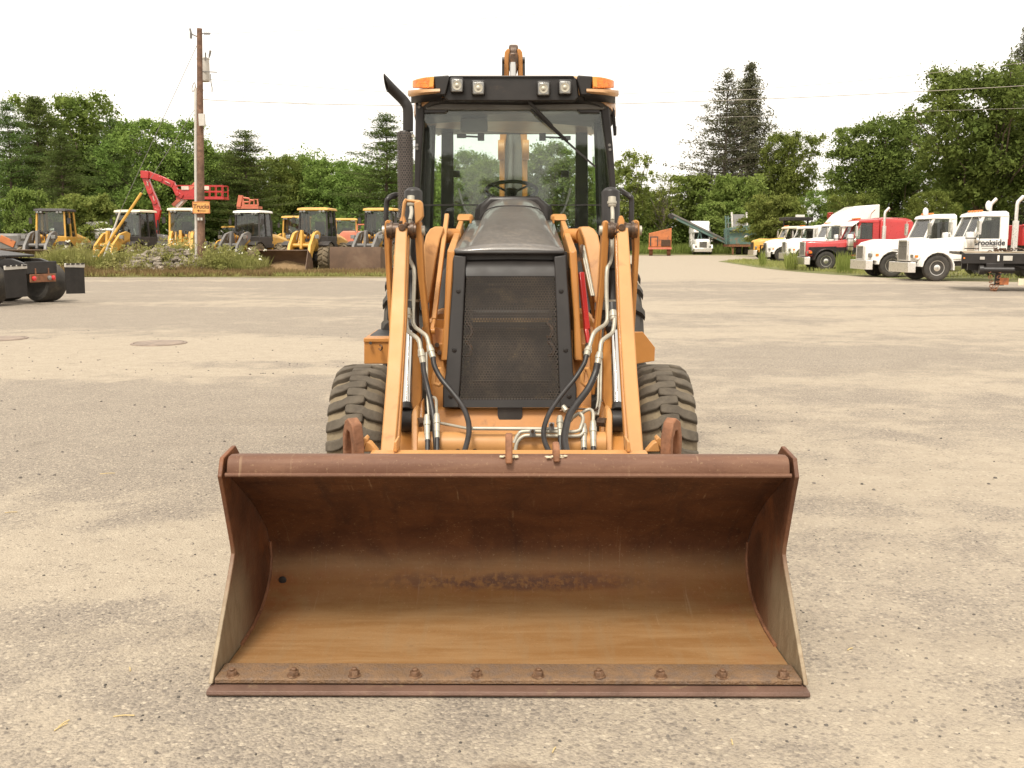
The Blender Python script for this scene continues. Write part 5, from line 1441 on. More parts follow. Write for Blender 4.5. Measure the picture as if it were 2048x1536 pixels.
# ---------------------------------------------------------------- bucket
def bucket_material():
    m = bpy.data.materials.new('worn_shaded_bucket_steel')
    m.use_nodes = True
    n, l = nodes_of(m)
    p = n['Principled BSDF']
    vec = objvec(n)
    sp = n.new('ShaderNodeSeparateXYZ')
    l.new(vec, sp.inputs[0])
    warp = mathn(n, l, 'MULTIPLY', mathn(n, l, 'SUBTRACT', noise(n, l, vec, 3.5, 7, 0.65), 0.5), 0.09)
    z = mathn(n, l, 'ADD', sp.outputs['Z'], warp)
    y = sp.outputs['Y']
    fine = noise(n, l, vec, 26, 8, 0.7)
    mp = n.new('ShaderNodeMapping'); mp.inputs['Scale'].default_value = (1.2, 9, 9)
    l.new(vec, mp.inputs['Vector'])
    streak = noise(n, l, mp.outputs[0], 1.6, 7, 0.65, 0.5)
    mv = n.new('ShaderNodeMapping'); mv.inputs['Scale'].default_value = (7, 1.1, 1.1)
    l.new(vec, mv.inputs['Vector'])
    runs = noise(n, l, mv.outputs[0], 2.2, 7, 0.65, 0.5)
    blot = noise(n, l, vec, 4.5, 8, 0.68, 0.8)
    dark = mixc(n, l, step(n, l, blot, 0.3, 0.7), (0.066, 0.023, 0.0095), (0.122, 0.046, 0.017))  # dark rust of the upper inside, part of its shade put into the colour
    dark = mixc(n, l, mathn(n, l, 'MULTIPLY', step(n, l, runs, 0.50, 0.72), 0.6), dark, (0.035, 0.015, 0.010))
    dust = mixc(n, l, step(n, l, streak, 0.3, 0.7), (0.222, 0.110, 0.037), (0.290, 0.168, 0.074))
    dust = mixc(n, l, mathn(n, l, 'MULTIPLY', step(n, l, runs, 0.45, 0.7), 0.35), dust, (0.245, 0.165, 0.088))
    orange = mixc(n, l, step(n, l, blot, 0.45, 0.65), (0.225, 0.095, 0.028), (0.20, 0.066, 0.018))
    k = step(n, l, z, 0.285, 0.135)                    # settled dirt on the floor; edge follows where shade starts on the back
    c = mixc(n, l, k, dark, dust)
    band = mathn(n, l, 'MULTIPLY', step(n, l, z, 0.05, 0.10), step(n, l, z, 0.21, 0.14))
    c = mixc(n, l, mathn(n, l, 'MULTIPLY', band, 0.55), c, orange)
    # flaking line of bare steel along the start of the curve
    s1 = mathn(n, l, 'MULTIPLY', step(n, l, z, 0.095, 0.120), step(n, l, z, 0.165, 0.135))
    ax = mathn(n, l, 'ABSOLUTE', sp.outputs['X'])
    s1 = mathn(n, l, 'MULTIPLY', s1, step(n, l, ax, 0.80, 0.15))
    s1 = mathn(n, l, 'MULTIPLY', s1, step(n, l, fine, 0.40, 0.56))
    c = mixc(n, l, mathn(n, l, 'MULTIPLY', s1, 0.85), c, (0.095, 0.045, 0.032))
    lipm = step(n, l, z, 0.70, 0.735)
    lip = mixc(n, l, step(n, l, streak, 0.35, 0.7), (0.120, 0.054, 0.031), (0.172, 0.086, 0.051))
    lip = mixc(n, l, mathn(n, l, 'MULTIPLY', step(n, l, blot, 0.52, 0.7), 0.5), lip, (0.10, 0.043, 0.025))
    c = mixc(n, l, lipm, c, lip)
    c = mixc(n, l, mathn(n, l, 'MULTIPLY', step(n, l, fine, 0.60, 0.78), 0.4), c, (0.10, 0.045, 0.025))
    # red rust creeping from the corners, long scrapes, grains of dried mud
    cr = mathn(n, l, 'MULTIPLY', step(n, l, ax, 0.70, 1.0), mathn(n, l, 'MULTIPLY', step(n, l, z, 0.20, 0.12), step(n, l, z, 0.02, 0.07)))
    cr = mathn(n, l, 'MULTIPLY', cr, step(n, l, blot, 0.36, 0.60))
    c = mixc(n, l, mathn(n, l, 'MULTIPLY', cr, 0.5), c, (0.25, 0.072, 0.018))
    sc = n.new('ShaderNodeMapping'); sc.inputs['Scale'].default_value = (34, 1.0, 1.0); sc.inputs['Rotation'].default_value = (0, 0, R(6))
    l.new(vec, sc.inputs['Vector'])
    scr = mathn(n, l, 'MULTIPLY', step(n, l, noise(n, l, sc.outputs[0], 2.0, 3, 0.6), 0.62, 0.74), step(n, l, blot, 0.45, 0.62))
    c = mixc(n, l, mathn(n, l, 'MULTIPLY', scr, 0.45), c, (0.36, 0.25, 0.15))
    gr2 = step(n, l, noise(n, l, vec, 75, 4, 0.7), 0.58, 0.72)
    c = mixc(n, l, mathn(n, l, 'MULTIPLY', gr2, 0.35), c, (0.40, 0.27, 0.15))
    gr3 = step(n, l, noise(n, l, vec, 110, 3, 0.7), 0.62, 0.74)
    c = mixc(n, l, mathn(n, l, 'MULTIPLY', gr3, 0.5), c, (0.07, 0.035, 0.02))
    l.new(c, p.inputs['Base Color'])
    p.inputs['Roughness'].default_value = 0.62
    p.inputs['Specular IOR Level'].default_value = 0.35
    b = n.new('ShaderNodeBump'); b.inputs['Strength'].default_value = 0.35; b.inputs['Distance'].default_value = 0.006
    l.new(mathn(n, l, 'ADD', fine, mathn(n, l, 'MULTIPLY', blot, 1.5)), b.inputs['Height'])
    l.new(b.outputs['Normal'], p.inputs['Normal'])
    return m
M['bucket'] = bucket_material()
def side_material():
    m = mat('worn_side_plate', (0.120, 0.047, 0.021), 0.58, 0.05, 0.35, 4, (0.185, 0.066, 0.022), (0.50, 0.66), 3.0, 0.3, 60)
    n, l = nodes_of(m)
    p = n['Principled BSDF']
    base = p.inputs['Base Color'].links[0].from_socket
    vec = objvec(n)
    sp = n.new('ShaderNodeSeparateXYZ'); l.new(vec, sp.inputs[0])
    mp = n.new('ShaderNodeMapping'); mp.inputs['Scale'].default_value = (1, 3.5, 1.2); mp.inputs['Rotation'].default_value = (R(-20), 0, 0)
    l.new(vec, mp.inputs['Vector'])
    w = noise(n, l, mp.outputs[0], 4.5, 7, 0.65, 0.4)
    z = mathn(n, l, 'ADD', sp.outputs['Z'], mathn(n, l, 'MULTIPLY', mathn(n, l, 'SUBTRACT', w, 0.5), 0.35))
    y = mathn(n, l, 'ADD', sp.outputs['Y'], mathn(n, l, 'MULTIPLY', mathn(n, l, 'SUBTRACT', w, 0.5), 0.4))
    k = mathn(n, l, 'MULTIPLY', step(n, l, z, 0.46, 0.22), step(n, l, y, -1.42, -1.72))
    k = mathn(n, l, 'MULTIPLY', k, 0.85)
    c = mixc(n, l, k, base, mixc(n, l, step(n, l, w, 0.35, 0.65), (0.22, 0.165, 0.10), (0.32, 0.26, 0.17)))
    l.new(c, p.inputs['Base Color'])
    return m
M['bside'] = side_material()
M['edge'] = mat('scoured_edge', (0.20, 0.118, 0.062), 0.6, 0.1, 0.2, 5, (0.165, 0.108, 0.072), (0.42, 0.66), 24, 0.9, 120)
M['nut'] = mat('rusty_nut', (0.135, 0.070, 0.036), 0.6, 0.1, 0.3, 30, (0.24, 0.15, 0.085), (0.5, 0.7), 40, 0.4, 120)
M['edge2'] = mat('purple_brown_edge', (0.135, 0.076, 0.054), 0.55, 0.1, 0.2, 5, (0.25, 0.17, 0.10), (0.55, 0.8), 12, 0.3, 90)

prof = [(3.30, .030), (3.55, .026), (3.70, .030), (3.84, .052), (3.94, .095), (4.005, .155), (4.03, .22), (4.02, .29), (3.975, .365), (3.90, .435), (3.78, .53), (3.60, .645), (3.445, .738)]
th = .014
outp = []
for i, (y, z) in enumerate(prof):
    a, b = prof[max(0, i - 1)], prof[min(len(prof) - 1, i + 1)]
    t = Vector((b[0] - a[0], b[1] - a[1])).normalized()
    outp.append((y + t.y * th, z - t.x * th))
BX0, BX1 = -1.050, 1.020
BXC, BHW = (BX0 + BX1) / 2, (BX1 - BX0) / 2
yaw = lambda x: -(x - BXC) * 0.006
def bx_ring(pts, x):
    return [(x, y + yaw(x), z) for y, z in pts]
def half(y):   # the side plates taper inward towards the back
    return BHW - 0.006 * max(0, min(1, (y - 3.3) / 0.75))
mb = MB()
NX = 24
rows_in = [[(BXC + (i / NX * 2 - 1) * (half(y) - .004), y + yaw(BXC + (i / NX * 2 - 1) * half(y)), z) for i in range(NX + 1)] for y, z in prof]
rows_out = [[(BXC + (i / NX * 2 - 1) * (half(y) - .004), y + yaw(BXC + (i / NX * 2 - 1) * half(y)), z) for i in range(NX + 1)] for y, z in outp]
mb.sheet(rows_in); mb.sheet(rows_out)
shell = part(mb, 'bucket', 'bucket', sharp=70, label='wide rusty loader bucket with a dusty tan floor')
# top lip: folded box section with a rounded upper edge
mb = MB()
lipp = [(3.425, .728), (3.423, .745), (3.430, .770), (3.438, .784), (3.454, .793), (3.49, .794), (3.60, .772), (3.62, .755), (3.60, .660), (3.58, .655), (3.47, .728)]
mb.prism(bx_ring(lipp, BX0 + .016), (BX1 - BX0 - .032, -.012, 0))
part(mb, 'top_lip', 'bucket', shell, bevel=.004, sharp=50)
mb = MB(); mb.tube([(BX0 + .012, 3.420 + yaw(BX0), .732), (BX1 - .012, 3.420 + yaw(BX1), .732)], .008, 8)
part(mb, 'lip_weld', 'bucket', shell)
# side plates
for s, X in ((-1, BX0), (1, BX1)):
    sp_ = [(3.205, .034), (3.30, .012), (3.70, .012), (3.85, .036), (3.96, .080), (4.022, .145), (4.048, .22), (4.036, .30), (3.99, .38), (3.915, .45), (3.79, .545), (3.64, .66), (3.645, .765), (3.60, .803), (3.448, .790), (3.412, .728), (3.44, .66), (3.525, .43), (3.530, .40), (3.50, .36)]
    mb = MB()
    ring = [Vector((BXC + s * half(y), y + yaw(X), z)) for y, z in sp_]
    mb.prism(ring, (s * .016, 0, 0))
    part(mb, 'side_plate', 'bside', shell, bevel=.003)
    mb = MB()      # weld fillet where side meets floor and back
    mb.tube([(BXC + s * (half(y) - .004), y + yaw(X), z + .004) for y, z in prof[1:8]], .008, 7)
    part(mb, 'weld_bead', 'rust', shell)
# base edge and bolt-on cutting edge
mb = MB()
mb.prism(bx_ring([(3.215, .030), (3.215, .046), (3.222, .049), (3.345, .048), (3.352, .042), (3.36, .030)], BX0 + .004), (BX1 - BX0 - .008, -.0125, 0)); part(mb, 'base_edge', 'edge', shell, bevel=.003)
mb = MB()
mb.prism(bx_ring([(3.172, .005), (3.166, .012), (3.170, .024), (3.30, .027), (3.30, .005)], BX0 - .012), (BX1 - BX0 + .024, -.0125, 0)); part(mb, 'cutting_edge', 'edge2', shell, bevel=.002)
bolt = None
for k in range(10):
    x = at(464 + k * 122.4, 1356, 3.24).x
    if bolt is None:
        mb = MB()
        mb.lathe([(.024, 0), (.023, .003), (.018, .004)], (0, 0, 0), 'Z', 16)
        mb.lathe([(.0185, .003), (.0185, .018), (.016, .021), (0, .021)], (0, 0, 0), 'Z', 6)
        mb.lathe([(.010, .020), (.010, .027), (.007, .030), (0, .030)], (0, 0, 0), 'Z', 10)
        bolt = mb.build('bolt', M['nut'], shell)
        b_ = bolt
    else:
        b_ = bolt.copy(); COL.objects.link(b_)
    b_.location = Vector((x, 3.240 + yaw(x), .0487)) - ROOT
    b_.rotation_euler = (R(6), 0, k * 1.7)
# lugs on the lip
def lug(u, v0, v1, w, Y, name, m, hole=True):
    c0, c1 = at(u, v1, Y), at(u, v0, Y + .05)
    mb = MB()
    h = c1.z - c0.z
    pr = [(-.055, -.01), (.05, -.01), (.045, h * .7), (.02, h), (-.02, h), (-.045, h * .7)]
    inner = [(-.018, h * .45), (.018, h * .45), (.02, h * .72), (0, h * .82), (-.02, h * .72)]
    mb.prism([Vector((c0.x - w / 2, c0.y + y, c0.z + z)) for y, z in pr], (w, 0, 0))
    return part(mb, name, m, shell, bevel=.006)
lug(1018, 862, 916, .026, 3.46, 'lifting_eye', 'rust')
lug(1112, 880, 913, .024, 3.47, 'lifting_eye', 'rust')
for x in (1018, 1112):
    p = at(x, 914, 3.445); mb = MB()
    for k in range(14): mb.box(p + Vector((random.uniform(-.035, .035), random.uniform(-.012, .012), random.uniform(-.004, .004))), (random.uniform(.006, .014), random.uniform(.006, .014), .004), rz=random.uniform(0, 3))
    part(mb, 'weld_spatter', 'cream', shell)
# rear bracket strip and hooks
mb = MB(); a, b = at(736, 903, 3.68), at(1300, 903, 3.68)
mb.box((a + b) / 2 + Vector((0, .05, -.058)), ((b - a).length, .11, .085)); part(mb, 'coupler_beam', 'tan_lit', shell, bevel=.006)
for s in (1, -1):
    # thick chain hook loop
    c = at(*mu([(706, 880)], s)[0], 3.74)
    ring_o = [(-.060, -.10), (-.055, .02), (-.030, .075), (.0, .09), (.045, .07), (.065, .0), (.060, -.10)]
    ring_i = [(.028, -.10), (.030, -.01), (.015, .035), (-.005, .04), (-.024, .01), (-.028, -.10)]
    m4 = Matrix.Rotation(R(-58 * s), 4, 'Z')
    mb = MB(); mb.prism([c + m4 @ Vector((x, -.022, z)) for x, z in ring_o + ring_i], m4 @ Vector((0, .044, 0))); part(mb, 'hook_eye', 'rust', shell, bevel=.006)
    for (pts, th_) in (([(712, 904), (720, 884), (731, 874), (736, 880), (724, 904)], .06), ([(727, 904), (733, 883), (741, 886), (756, 904)], .05)):
        mb = MB(); slab(mb, [(u, v, 3.78) for u, v in pts], th_, s); part(mb, 'hinge_ear', 'tan_lit', shell, bevel=.004)
    mb = MB(); slab(mb, [(786, 904, 3.72), (788, 884, 3.72), (793, 883, 3.72), (794, 904, 3.72)], .12, s); part(mb, 'hinge_gusset', 'tan_lit', shell, bevel=.003)

# ---------------------------------------------------------------- front axle and wheels
WY, WR, WX = 5.25, .425, .808
def front_wheel(s):
    t = MB()
    h = .135
    prf = [(WR * .52, -h * .80), (WR * .60, -h * 1.05), (WR * .80, -h * 1.12), (WR * .93, -h * 1.02), (WR * .985, -h * .80), (WR * 1.0, -h * .4), (WR * 1.0, h * .4), (WR * .985, h * .80), (WR * .93, h * 1.02), (WR * .80, h * 1.12), (WR * .60, h * 1.05), (WR * .52, h * .80)]
    c = Vector((s * WX, WY, .45))
    t.lathe(prf, c, 'X', 60)
    o = part(t, 'front_wheel', 'rubberf', sharp=50)
    N = 26
    tl = MB()
    for k in range(N):
        for row in (-1, 1):
            a0 = 2 * math.pi * (k + (.5 if row > 0 else 0)) / N
            e = .50 * 2 * math.pi / N
            rings = []
            # path of the lug: from shoulder to just past the centre, a dog-leg in between
            for (x, da, wd, r0, hh) in ((1.10, .30, .95, .885, .012), (1.02, .28, 1.05, .945, .020), (.80, .26, 1.10, .985, .026), (.50, .10, 1.08, 1.0, .027), (.30, -.24, 1.05, 1.0, .027), (-.10, -.34, 1.05, 1.0, .027), (-.30, -.36, .92, 1.0, .026), (-.36, -.36, .60, 1.0, .02)):
                am = a0 + da * e * 1.15 * -1
                rr0, rr1 = WR * r0 - .01, WR * r0 + hh
                w2 = e * wd / 2
                rings.append([c + Vector((row * h * x, -math.cos(am + q) * rr, math.sin(am + q) * rr)) for q, rr in ((-w2 * 1.12, rr0), (w2 * 1.12, rr0), (w2 * .9, rr1), (-w2 * .9, rr1))])
            tl.loft(rings)
    part(tl, 'tread_lugs', 'lug', o, bevel=.006, sharp=50)
    rm = MB()
    rm.lathe([(WR * .54, h * .82), (WR * .50, h * .80), (WR * .44, h * .4), (WR * .22, h * .3), (WR * .20, h * .7), (0, h * .72)], c, 'X', 32, s, cap=False)
    rm.lathe([(WR * .54, -h * .82), (WR * .46, -h * .7), (WR * .3, -h * .1), (0, -h * .1)], c, 'X', 32, s, cap=False)
    part(rm, 'rim', 'tan_lit', o)
for s in (-1, 1): front_wheel(s)
mb = MB(); mb.cyl((-.78, WY, .45), (.78, WY, .45), .075); mb.box((0, WY, .47), (.5, .22, .24)); mb.cyl((-.68, WY, .45), (-.52, WY, .45), .13); mb.cyl((.68, WY, .45), (.52, WY, .45), .13)
part(mb, 'front_axle', 'dark', bevel=.01)

# ---------------------------------------------------------------- rear wheels, chassis, fenders
for s in (-1, 1):
    t = MB(); Rr, h = .70, .215; c = Vector((s * .69 + .01, 7.25, .70))
    t.lathe([(Rr * .5, -h * .8), (Rr * .62, -h), (Rr * .85, -h), (Rr * .95, -h * .85), (Rr * .97, 0), (Rr * .95, h * .85), (Rr * .85, h), (Rr * .62, h), (Rr * .5, h * .8)], c, 'X', 48)
    o = part(t, 'rear_wheel', 'rubber')
    tl = MB(); N = 22
    for k in range(N):
        for row in (-1, 1):
            a0 = 2 * math.pi * (k + (.5 if row > 0 else 0)) / N
            e = .33 * 2 * math.pi / N
            rings = []
            for (x, da, r0) in ((1.02, 1.3, .90), (.9, 1.1, .955), (.5, .4, .97), (.0, -.5, .97)):
                rings.append([c + Vector((row * h * x, -math.cos(a0 - da * e + q) * rr, math.sin(a0 - da * e + q) * rr)) for q, rr in ((-e / 2, Rr * r0 - .01), (e / 2, Rr * r0 - .01), (e * .4, Rr * r0 + .035), (-e * .4, Rr * r0 + .035))])
            tl.loft(rings)
    part(tl, 'tread_lugs', 'rubber', o)
    rm = MB(); rm.lathe([(Rr * .52, h * .8), (Rr * .46, h * .5), (Rr * .3, h * .1), (0, h * .1)], c, 'X', 30, s, cap=False); rm.lathe([(Rr * .52, -h * .8), (0, -h * .4)], c, 'X', 30, s, cap=False); part(rm, 'rim', 'tan_lit', o)
mb = MB(); mb.cyl((-.6, 7.25, .7), (.6, 7.25, .7), .12); mb.box((0, 7.25, .7), (.5, .5, .45)); part(mb, 'rear_axle', 'dark', bevel=.02)
mb = MB()
for x in (-.26, .26): mb.box((x, 6.62, .78), (.10, 2.7, .30))
mb.box((0, 8.0, .85), (1.2, .5, .6)); mb.box((0, 6.0, 1.0), (.5, 1.2, .6)); mb.box((0, 6.9, .95), (.8, .8, .4))
part(mb, 'chassis_frame', 'tan', bevel=.01)
mb = MB(); mb.box((0, 5.45, .95), (.50, .9, .55)); mb.box((0, 5.7, 1.25), (.46, .7, .4)); part(mb, 'engine_block', 'dark', bevel=.02)

# left tool box and right fender plate
mb = MB(); slab(mb, [(728, 680, 6.0), (780, 680, 6.0), (780, 728, 6.0), (728, 728, 6.0)], .55); tb = part(mb, 'tool_box', 'tan', bevel=.006)
mb = MB(); slab(mb, [(727, 676, 5.99), (781, 676, 5.99), (781, 685, 5.99), (727, 685, 5.99)], .57); part(mb, 'box_lid', 'tan', tb, bevel=.006)
mb = MB(); slab(mb, [(736, 675.5, 6.05), (782, 675.5, 6.05), (782, 668, 6.2), (742, 668, 6.2)], .35); part(mb, 'step_pad', 'black', tb, bevel=.004)
mb = MB(); mb.cyl(at(741, 686, 5.985), at(741, 686, 5.96), .010, seg=8); part(mb, 'bolt', 'dark', tb)
mb = MB(); mb.tube(smooth_path([at(760, 690, 5.98), at(763, 692, 5.95), at(764, 697, 5.95), at(761, 700, 5.96), at(758, 697, 5.97)]), .006, 6); part(mb, 'latch_hook', 'brown', tb)
mb = MB(); slab(mb, [(1258, 664, 6.0), (1286, 664, 6.0), (1310, 695, 6.0), (1309, 722, 6.0), (1266, 729, 6.0), (1258, 729, 6.0)], .03); mb.prism([at(1266, 727, 6.0), at(1309, 720, 6.0), at(1309, 722, 6.0), at(1266, 729, 6.0)], (0, .5, 0)); fp = part(mb, 'fender_plate', 'tan', bevel=.004)
mb = MB(); slab(mb, [(1260, 664, 5.99), (1262, 662, 5.99), (1264, 668, 5.99), (1262, 670, 5.99)], .02); part(mb, 'plate_clip', 'white', fp)
mb = MB(); slab(mb, [(762, 662, 6.5), (770, 648, 6.5), (780, 640, 6.5), (780, 664, 6.5)], .12); slab(mb, [(775, 600, 6.6), (784, 590, 6.6), (786, 640, 6.6), (774, 640, 6.6)], .15); part(mb, 'step_bracket', 'blackm', bevel=.006)

# ---------------------------------------------------------------- front bolster under the grille
mb = MB()
slab(mb, [(866, 818, 4.80), (1182, 818, 4.80), (1186, 905, 4.70), (862, 905, 4.70)], .35)
slab(mb, [(880, 806, 4.95), (1168, 806, 4.95), (1182, 819, 4.80), (866, 819, 4.80)], .30)
bol = part(mb, 'bolster', 'tan', bevel=.008)
mb = MB(); c = at(1020, 816, 4.775); w = .062
mb.prism([c + Vector((x, 0, z)) for x, z in [(-w, .004)] + [(w * math.cos(t), -.035 + w * .75 * math.sin(t)) for t in [R(180 + 18 * k) for k in range(11)]] + [(w, .004)]], (0, .06, 0)); part(mb, 'pivot_recess', 'dark', bol)
for s in (1, -1):      # tall side plates of the front frame
    mb = MB(); slab(mb, [(862, 655, 5.05), (905, 662, 5.05), (905, 824, 4.9), (866, 830, 4.86)], .06, s); part(mb, 'frame_plate', 'tan', bevel=.006)
    mb = MB(); slab(mb, [(870, 687, 4.99), (894, 687, 4.99), (894, 706, 4.99), (870, 706, 4.99)], .05, s); fb = part(mb, 'frame_bracket', 'tan', bevel=.004)
    for (u, v) in ((874, 690), (879, 705)):
        mb = MB(); mb.cyl(at(*mu([(u, v)], s)[0], 4.985), at(*mu([(u, v)], s)[0], 4.96), .013, seg=6); part(mb, 'bolt', 'brown', fb)
    # tie-down loop
    lp = [(868, 752), (873, 737), (880, 737), (883, 748), (884, 764), (878, 770), (867, 766)]
    mb = MB(); pts = [at(u, v, 4.80 - .0) for u, v in mu(lp, s)]; mb.tube(pts + [pts[0], pts[1]], .0125, 8, cap=False); part(mb, 'tie_down_loop', 'tan_lit')
    mb = MB(); slab(mb, [(844, 655, 5.2), (870, 640, 5.3), (900, 640, 5.3), (900, 720, 5.2), (850, 780, 5.1)], .04, s); part(mb, 'inner_guard', 'tan')
    # round tank end behind
    mb = MB(); a = at(*mu([(884, 648)], s)[0], 5.45); mb.cyl(a, a + Vector((0, .4, 0)), .075, seg=20); mb.lathe([(.075, 0), (.06, .03), (0, .04)], a, 'Y', 20, -1); part(mb, 'filter_can', 'tan')
    mb = MB(); slab(mb, [(868, 560, 5.75), (905, 520, 5.75), (905, 700, 5.6), (868, 700, 5.6)], .3, s); part(mb, 'side_shield', 'interior')

# ---------------------------------------------------------------- hood
def hood_sec(Y, vline, u0, u1, dome_w, dome_h, n=22):
    """one cross-section of the hood: shallow shoulders with a raised rounded middle"""
    a, b = at(u0, vline, Y), at(u1, vline, Y)
    row = []
    for i in range(n + 1):
        t = i / n
        x = a.x + (b.x - a.x) * t
        q = abs(x - .012) / dome_w
        z = a.z + dome_h * (max(0, 1 - q ** 4.2) ** 0.62 if q < 1 else 0) + .008 * math.cos((t - .5) * math.pi)
        row.append((x, Y, z))
    return row
mb = MB()
mb.sheet([hood_sec(5.00, 501, 908, 1128, .240, .0), hood_sec(5.10, 496, 910, 1127, .238, .016), hood_sec(5.3, 486, 915, 1123, .232, .052), hood_sec(5.6, 474, 923, 1118, .225, .094), hood_sec(6.0, 459, 932, 1112, .215, .127), hood_sec(6.4, 445, 940, 1108, .205, .135), hood_sec(6.5, 441, 942, 1106, .20, .135)])
hood = part(mb, 'hood', 'hood', sharp=60)
md = hood.modifiers.new('thickness', 'SOLIDIFY'); md.thickness = .02; md.offset = -1
mb = MB(); slab(mb, [(908, 501, 4.975), (1129, 501, 4.975), (1129, 510, 4.975), (908, 510, 4.975)], .05); part(mb, 'hood_lip', 'black', hood, bevel=.01)
mb = MB(); slab(mb, [(903, 503, 5.03), (1134, 503, 5.03), (1136, 540, 5.03), (902, 540, 5.03)], .06); part(mb, 'hood_gap_backing', 'blackm', hood)  # dark box added to close the bright slit under the hood lip
mb = MB(); mb.tube([Vector(p) + Vector((0, 0, .003)) for p in hood_sec(6.05, 457, 934, 1111, .228, .126)[3:-3]], .004, 5); part(mb, 'hood_seam', 'blackm', hood)
mb = MB(); mb.box(at(1046, 424, 6.0), (.075, .03, .012)); mb.bar(at(1046, 424, 6.0), at(1045, 432, 6.02), .02, .02); part(mb, 'hood_latch', 'blackm', hood, bevel=.003)
mb = MB(); mb.box(at(1069, 432, 6.0), (.04, .03, .02)); part(mb, 'hood_catch', 'brown', hood, bevel=.003)
mb = MB(); mb.loft([[(-.22 + .012, 6.48, 1.62), (.22 + .012, 6.48, 1.62), (.22 + .012, 6.48, 1.80), (.16 + .012, 6.48, 1.86), (-.16 + .012, 6.48, 1.86), (-.22 + .012, 6.48, 1.80)], [(-.28 + .012, 6.62, 1.60), (.28 + .012, 6.62, 1.60), (.26 + .012, 6.62, 1.80), (.16 + .012, 6.62, 1.865), (-.16 + .012, 6.62, 1.865), (-.26 + .012, 6.62, 1.80)]]); part(mb, 'cowl', 'blackm', hood, bevel=.02)
for s in (1, -1):
    q = -8 if s > 0 else 0
    L = [(917, 428), (944, 428), (944, 440), (925, 440), (908, 503), (905, 560), (899, 640), (898, 722), (882, 722), (888, 640), (891, 560), (895, 500), (912, 440)]
    Yd = [6.05, 6.15, 6.1, 6.0, 4.98, 4.97, 4.93, 4.90, 4.90, 4.93, 4.97, 4.99, 6.0]
    # upper strip running back along the hood, lower strip down beside the grille
    up = [(917, 441, 6.1), (927, 441, 6.1), (908.5, 503, 4.97), (894.5, 500, 4.97)]
    mb = MB()
    ring = [at(*p) for p in mu(up, s)]
    mb.prism(ring, (0, 0, -.09))
    part(mb, 'hood_rail', 'tan_lit', bevel=.006)
    lo = [(894.5, 500, 4.965), (909, 503, 4.965), (906, 560, 4.955), (900, 640, 4.92), (899, 722, 4.89), (882, 722, 4.89), (888, 640, 4.92), (891, 560, 4.955)]
    mb = MB(); slab(mb, lo, .40, s); part(mb, 'side_panel', 'tan', bevel=.008)
    mb = MB(); slab(mb, [(916, 428, 6.15), (945, 428, 6.15), (946, 441, 6.08), (913, 441, 6.08)], .18, s); hc = part(mb, 'hinge_cap', 'tan_lit', bevel=.012)
    mb = MB(); slab(mb, [(939, 432, 6.05), (944, 432, 6.05), (943, 447, 6.05), (939, 447, 6.05)], .03, s); part(mb, 'hinge_clip', 'tan', hc, bevel=.003)

# ---------------------------------------------------------------- grille
def perforated():
    m = bpy.data.materials.new('perforated_plate')
    m.use_nodes = True
    n, l = nodes_of(m)
    p = n['Principled BSDF']
    vec = objvec(n)
    sp = n.new('ShaderNodeSeparateXYZ'); l.new(vec, sp.inputs[0])
    pit = 0.0142
    def grid(ox, oz):
        fx = mathn(n, l, 'SUBTRACT', mathn(n, l, 'FRACT', mathn(n, l, 'ADD', mathn(n, l, 'DIVIDE', sp.outputs['X'], pit), 100 + ox)), 0.5)
        fz = mathn(n, l, 'SUBTRACT', mathn(n, l, 'FRACT', mathn(n, l, 'ADD', mathn(n, l, 'DIVIDE', sp.outputs['Z'], pit * 1.732), 100 + oz)), 0.5)
        fz = mathn(n, l, 'MULTIPLY', fz, 1.732)
        return mathn(n, l, 'SQRT', mathn(n, l, 'ADD', mathn(n, l, 'MULTIPLY', fx, fx), mathn(n, l, 'MULTIPLY', fz, fz)))
    d = mathn(n, l, 'MINIMUM', grid(0, 0), grid(.5, .5))
    a = step(n, l, d, 0.33, 0.39)
    col = mixc(n, l, step(n, l, noise(n, l, vec, 7, 6, 0.65), 0.35, 0.7), (0.030, 0.023, 0.018), (0.062, 0.045, 0.031))
    l.new(col, p.inputs['Base Color'])
    p.inputs['Roughness'].default_value = 0.5
    p.inputs['Specular IOR Level'].default_value = 0.3
    l.new(a, p.inputs['Alpha'])
    return m
M['perf'] = perforated()
M['core'] = mat('radiator_core', (0.018, 0.014, 0.010), 0.6, 0.2, 0.3, 30, (0.09, 0.06, 0.03), (0.5, 0.75), 12)
M['brass'] = mat('dusty_brass', (0.20, 0.14, 0.075), 0.5, 0.3, 0.3, 18)
def gp(u, v):      # a point on the sloping grille face
    return at(u, v, 4.76 + (815 - v) / 265 * .19)
gf = MB()
ring_out = [(906, 509), (1130, 509), (1136, 560), (1147, 740), (1153, 815), (885, 815), (893, 740), (903, 560)]
rows = []
for v in (552, 600, 650, 700, 750, 800):
    t = (v - 552) / 263
    rows.append([gp(933 - 14 * t, v), gp(1020, v), gp(1110 + 10 * t, v)])
mb = MB(); mb.sheet(rows); gr = part(mb, 'grille', 'perf', sharp=60)
mb = MB(); mb.sheet([[gp(932, 552.5) + Vector((0, -.002, 0)), gp(1020, 552.5) + Vector((0, -.002, 0)), gp(1118, 552.5) + Vector((0, -.002, 0))], [gp(931, 536) + Vector((0, .004, 0)), gp(1020, 536) + Vector((0, .002, 0)), gp(1119, 536) + Vector((0, .004, 0))], [gp(931, 524) + Vector((0, .030, 0)), gp(1020, 523) + Vector((0, .026, 0)), gp(1119, 524) + Vector((0, .030, 0))], [gp(932, 514) + Vector((0, .10, 0)), gp(1020, 513) + Vector((0, .10, 0)), gp(1118, 514) + Vector((0, .10, 0))]]); part(mb, 'grille_cap', 'black', gr, sharp=70)
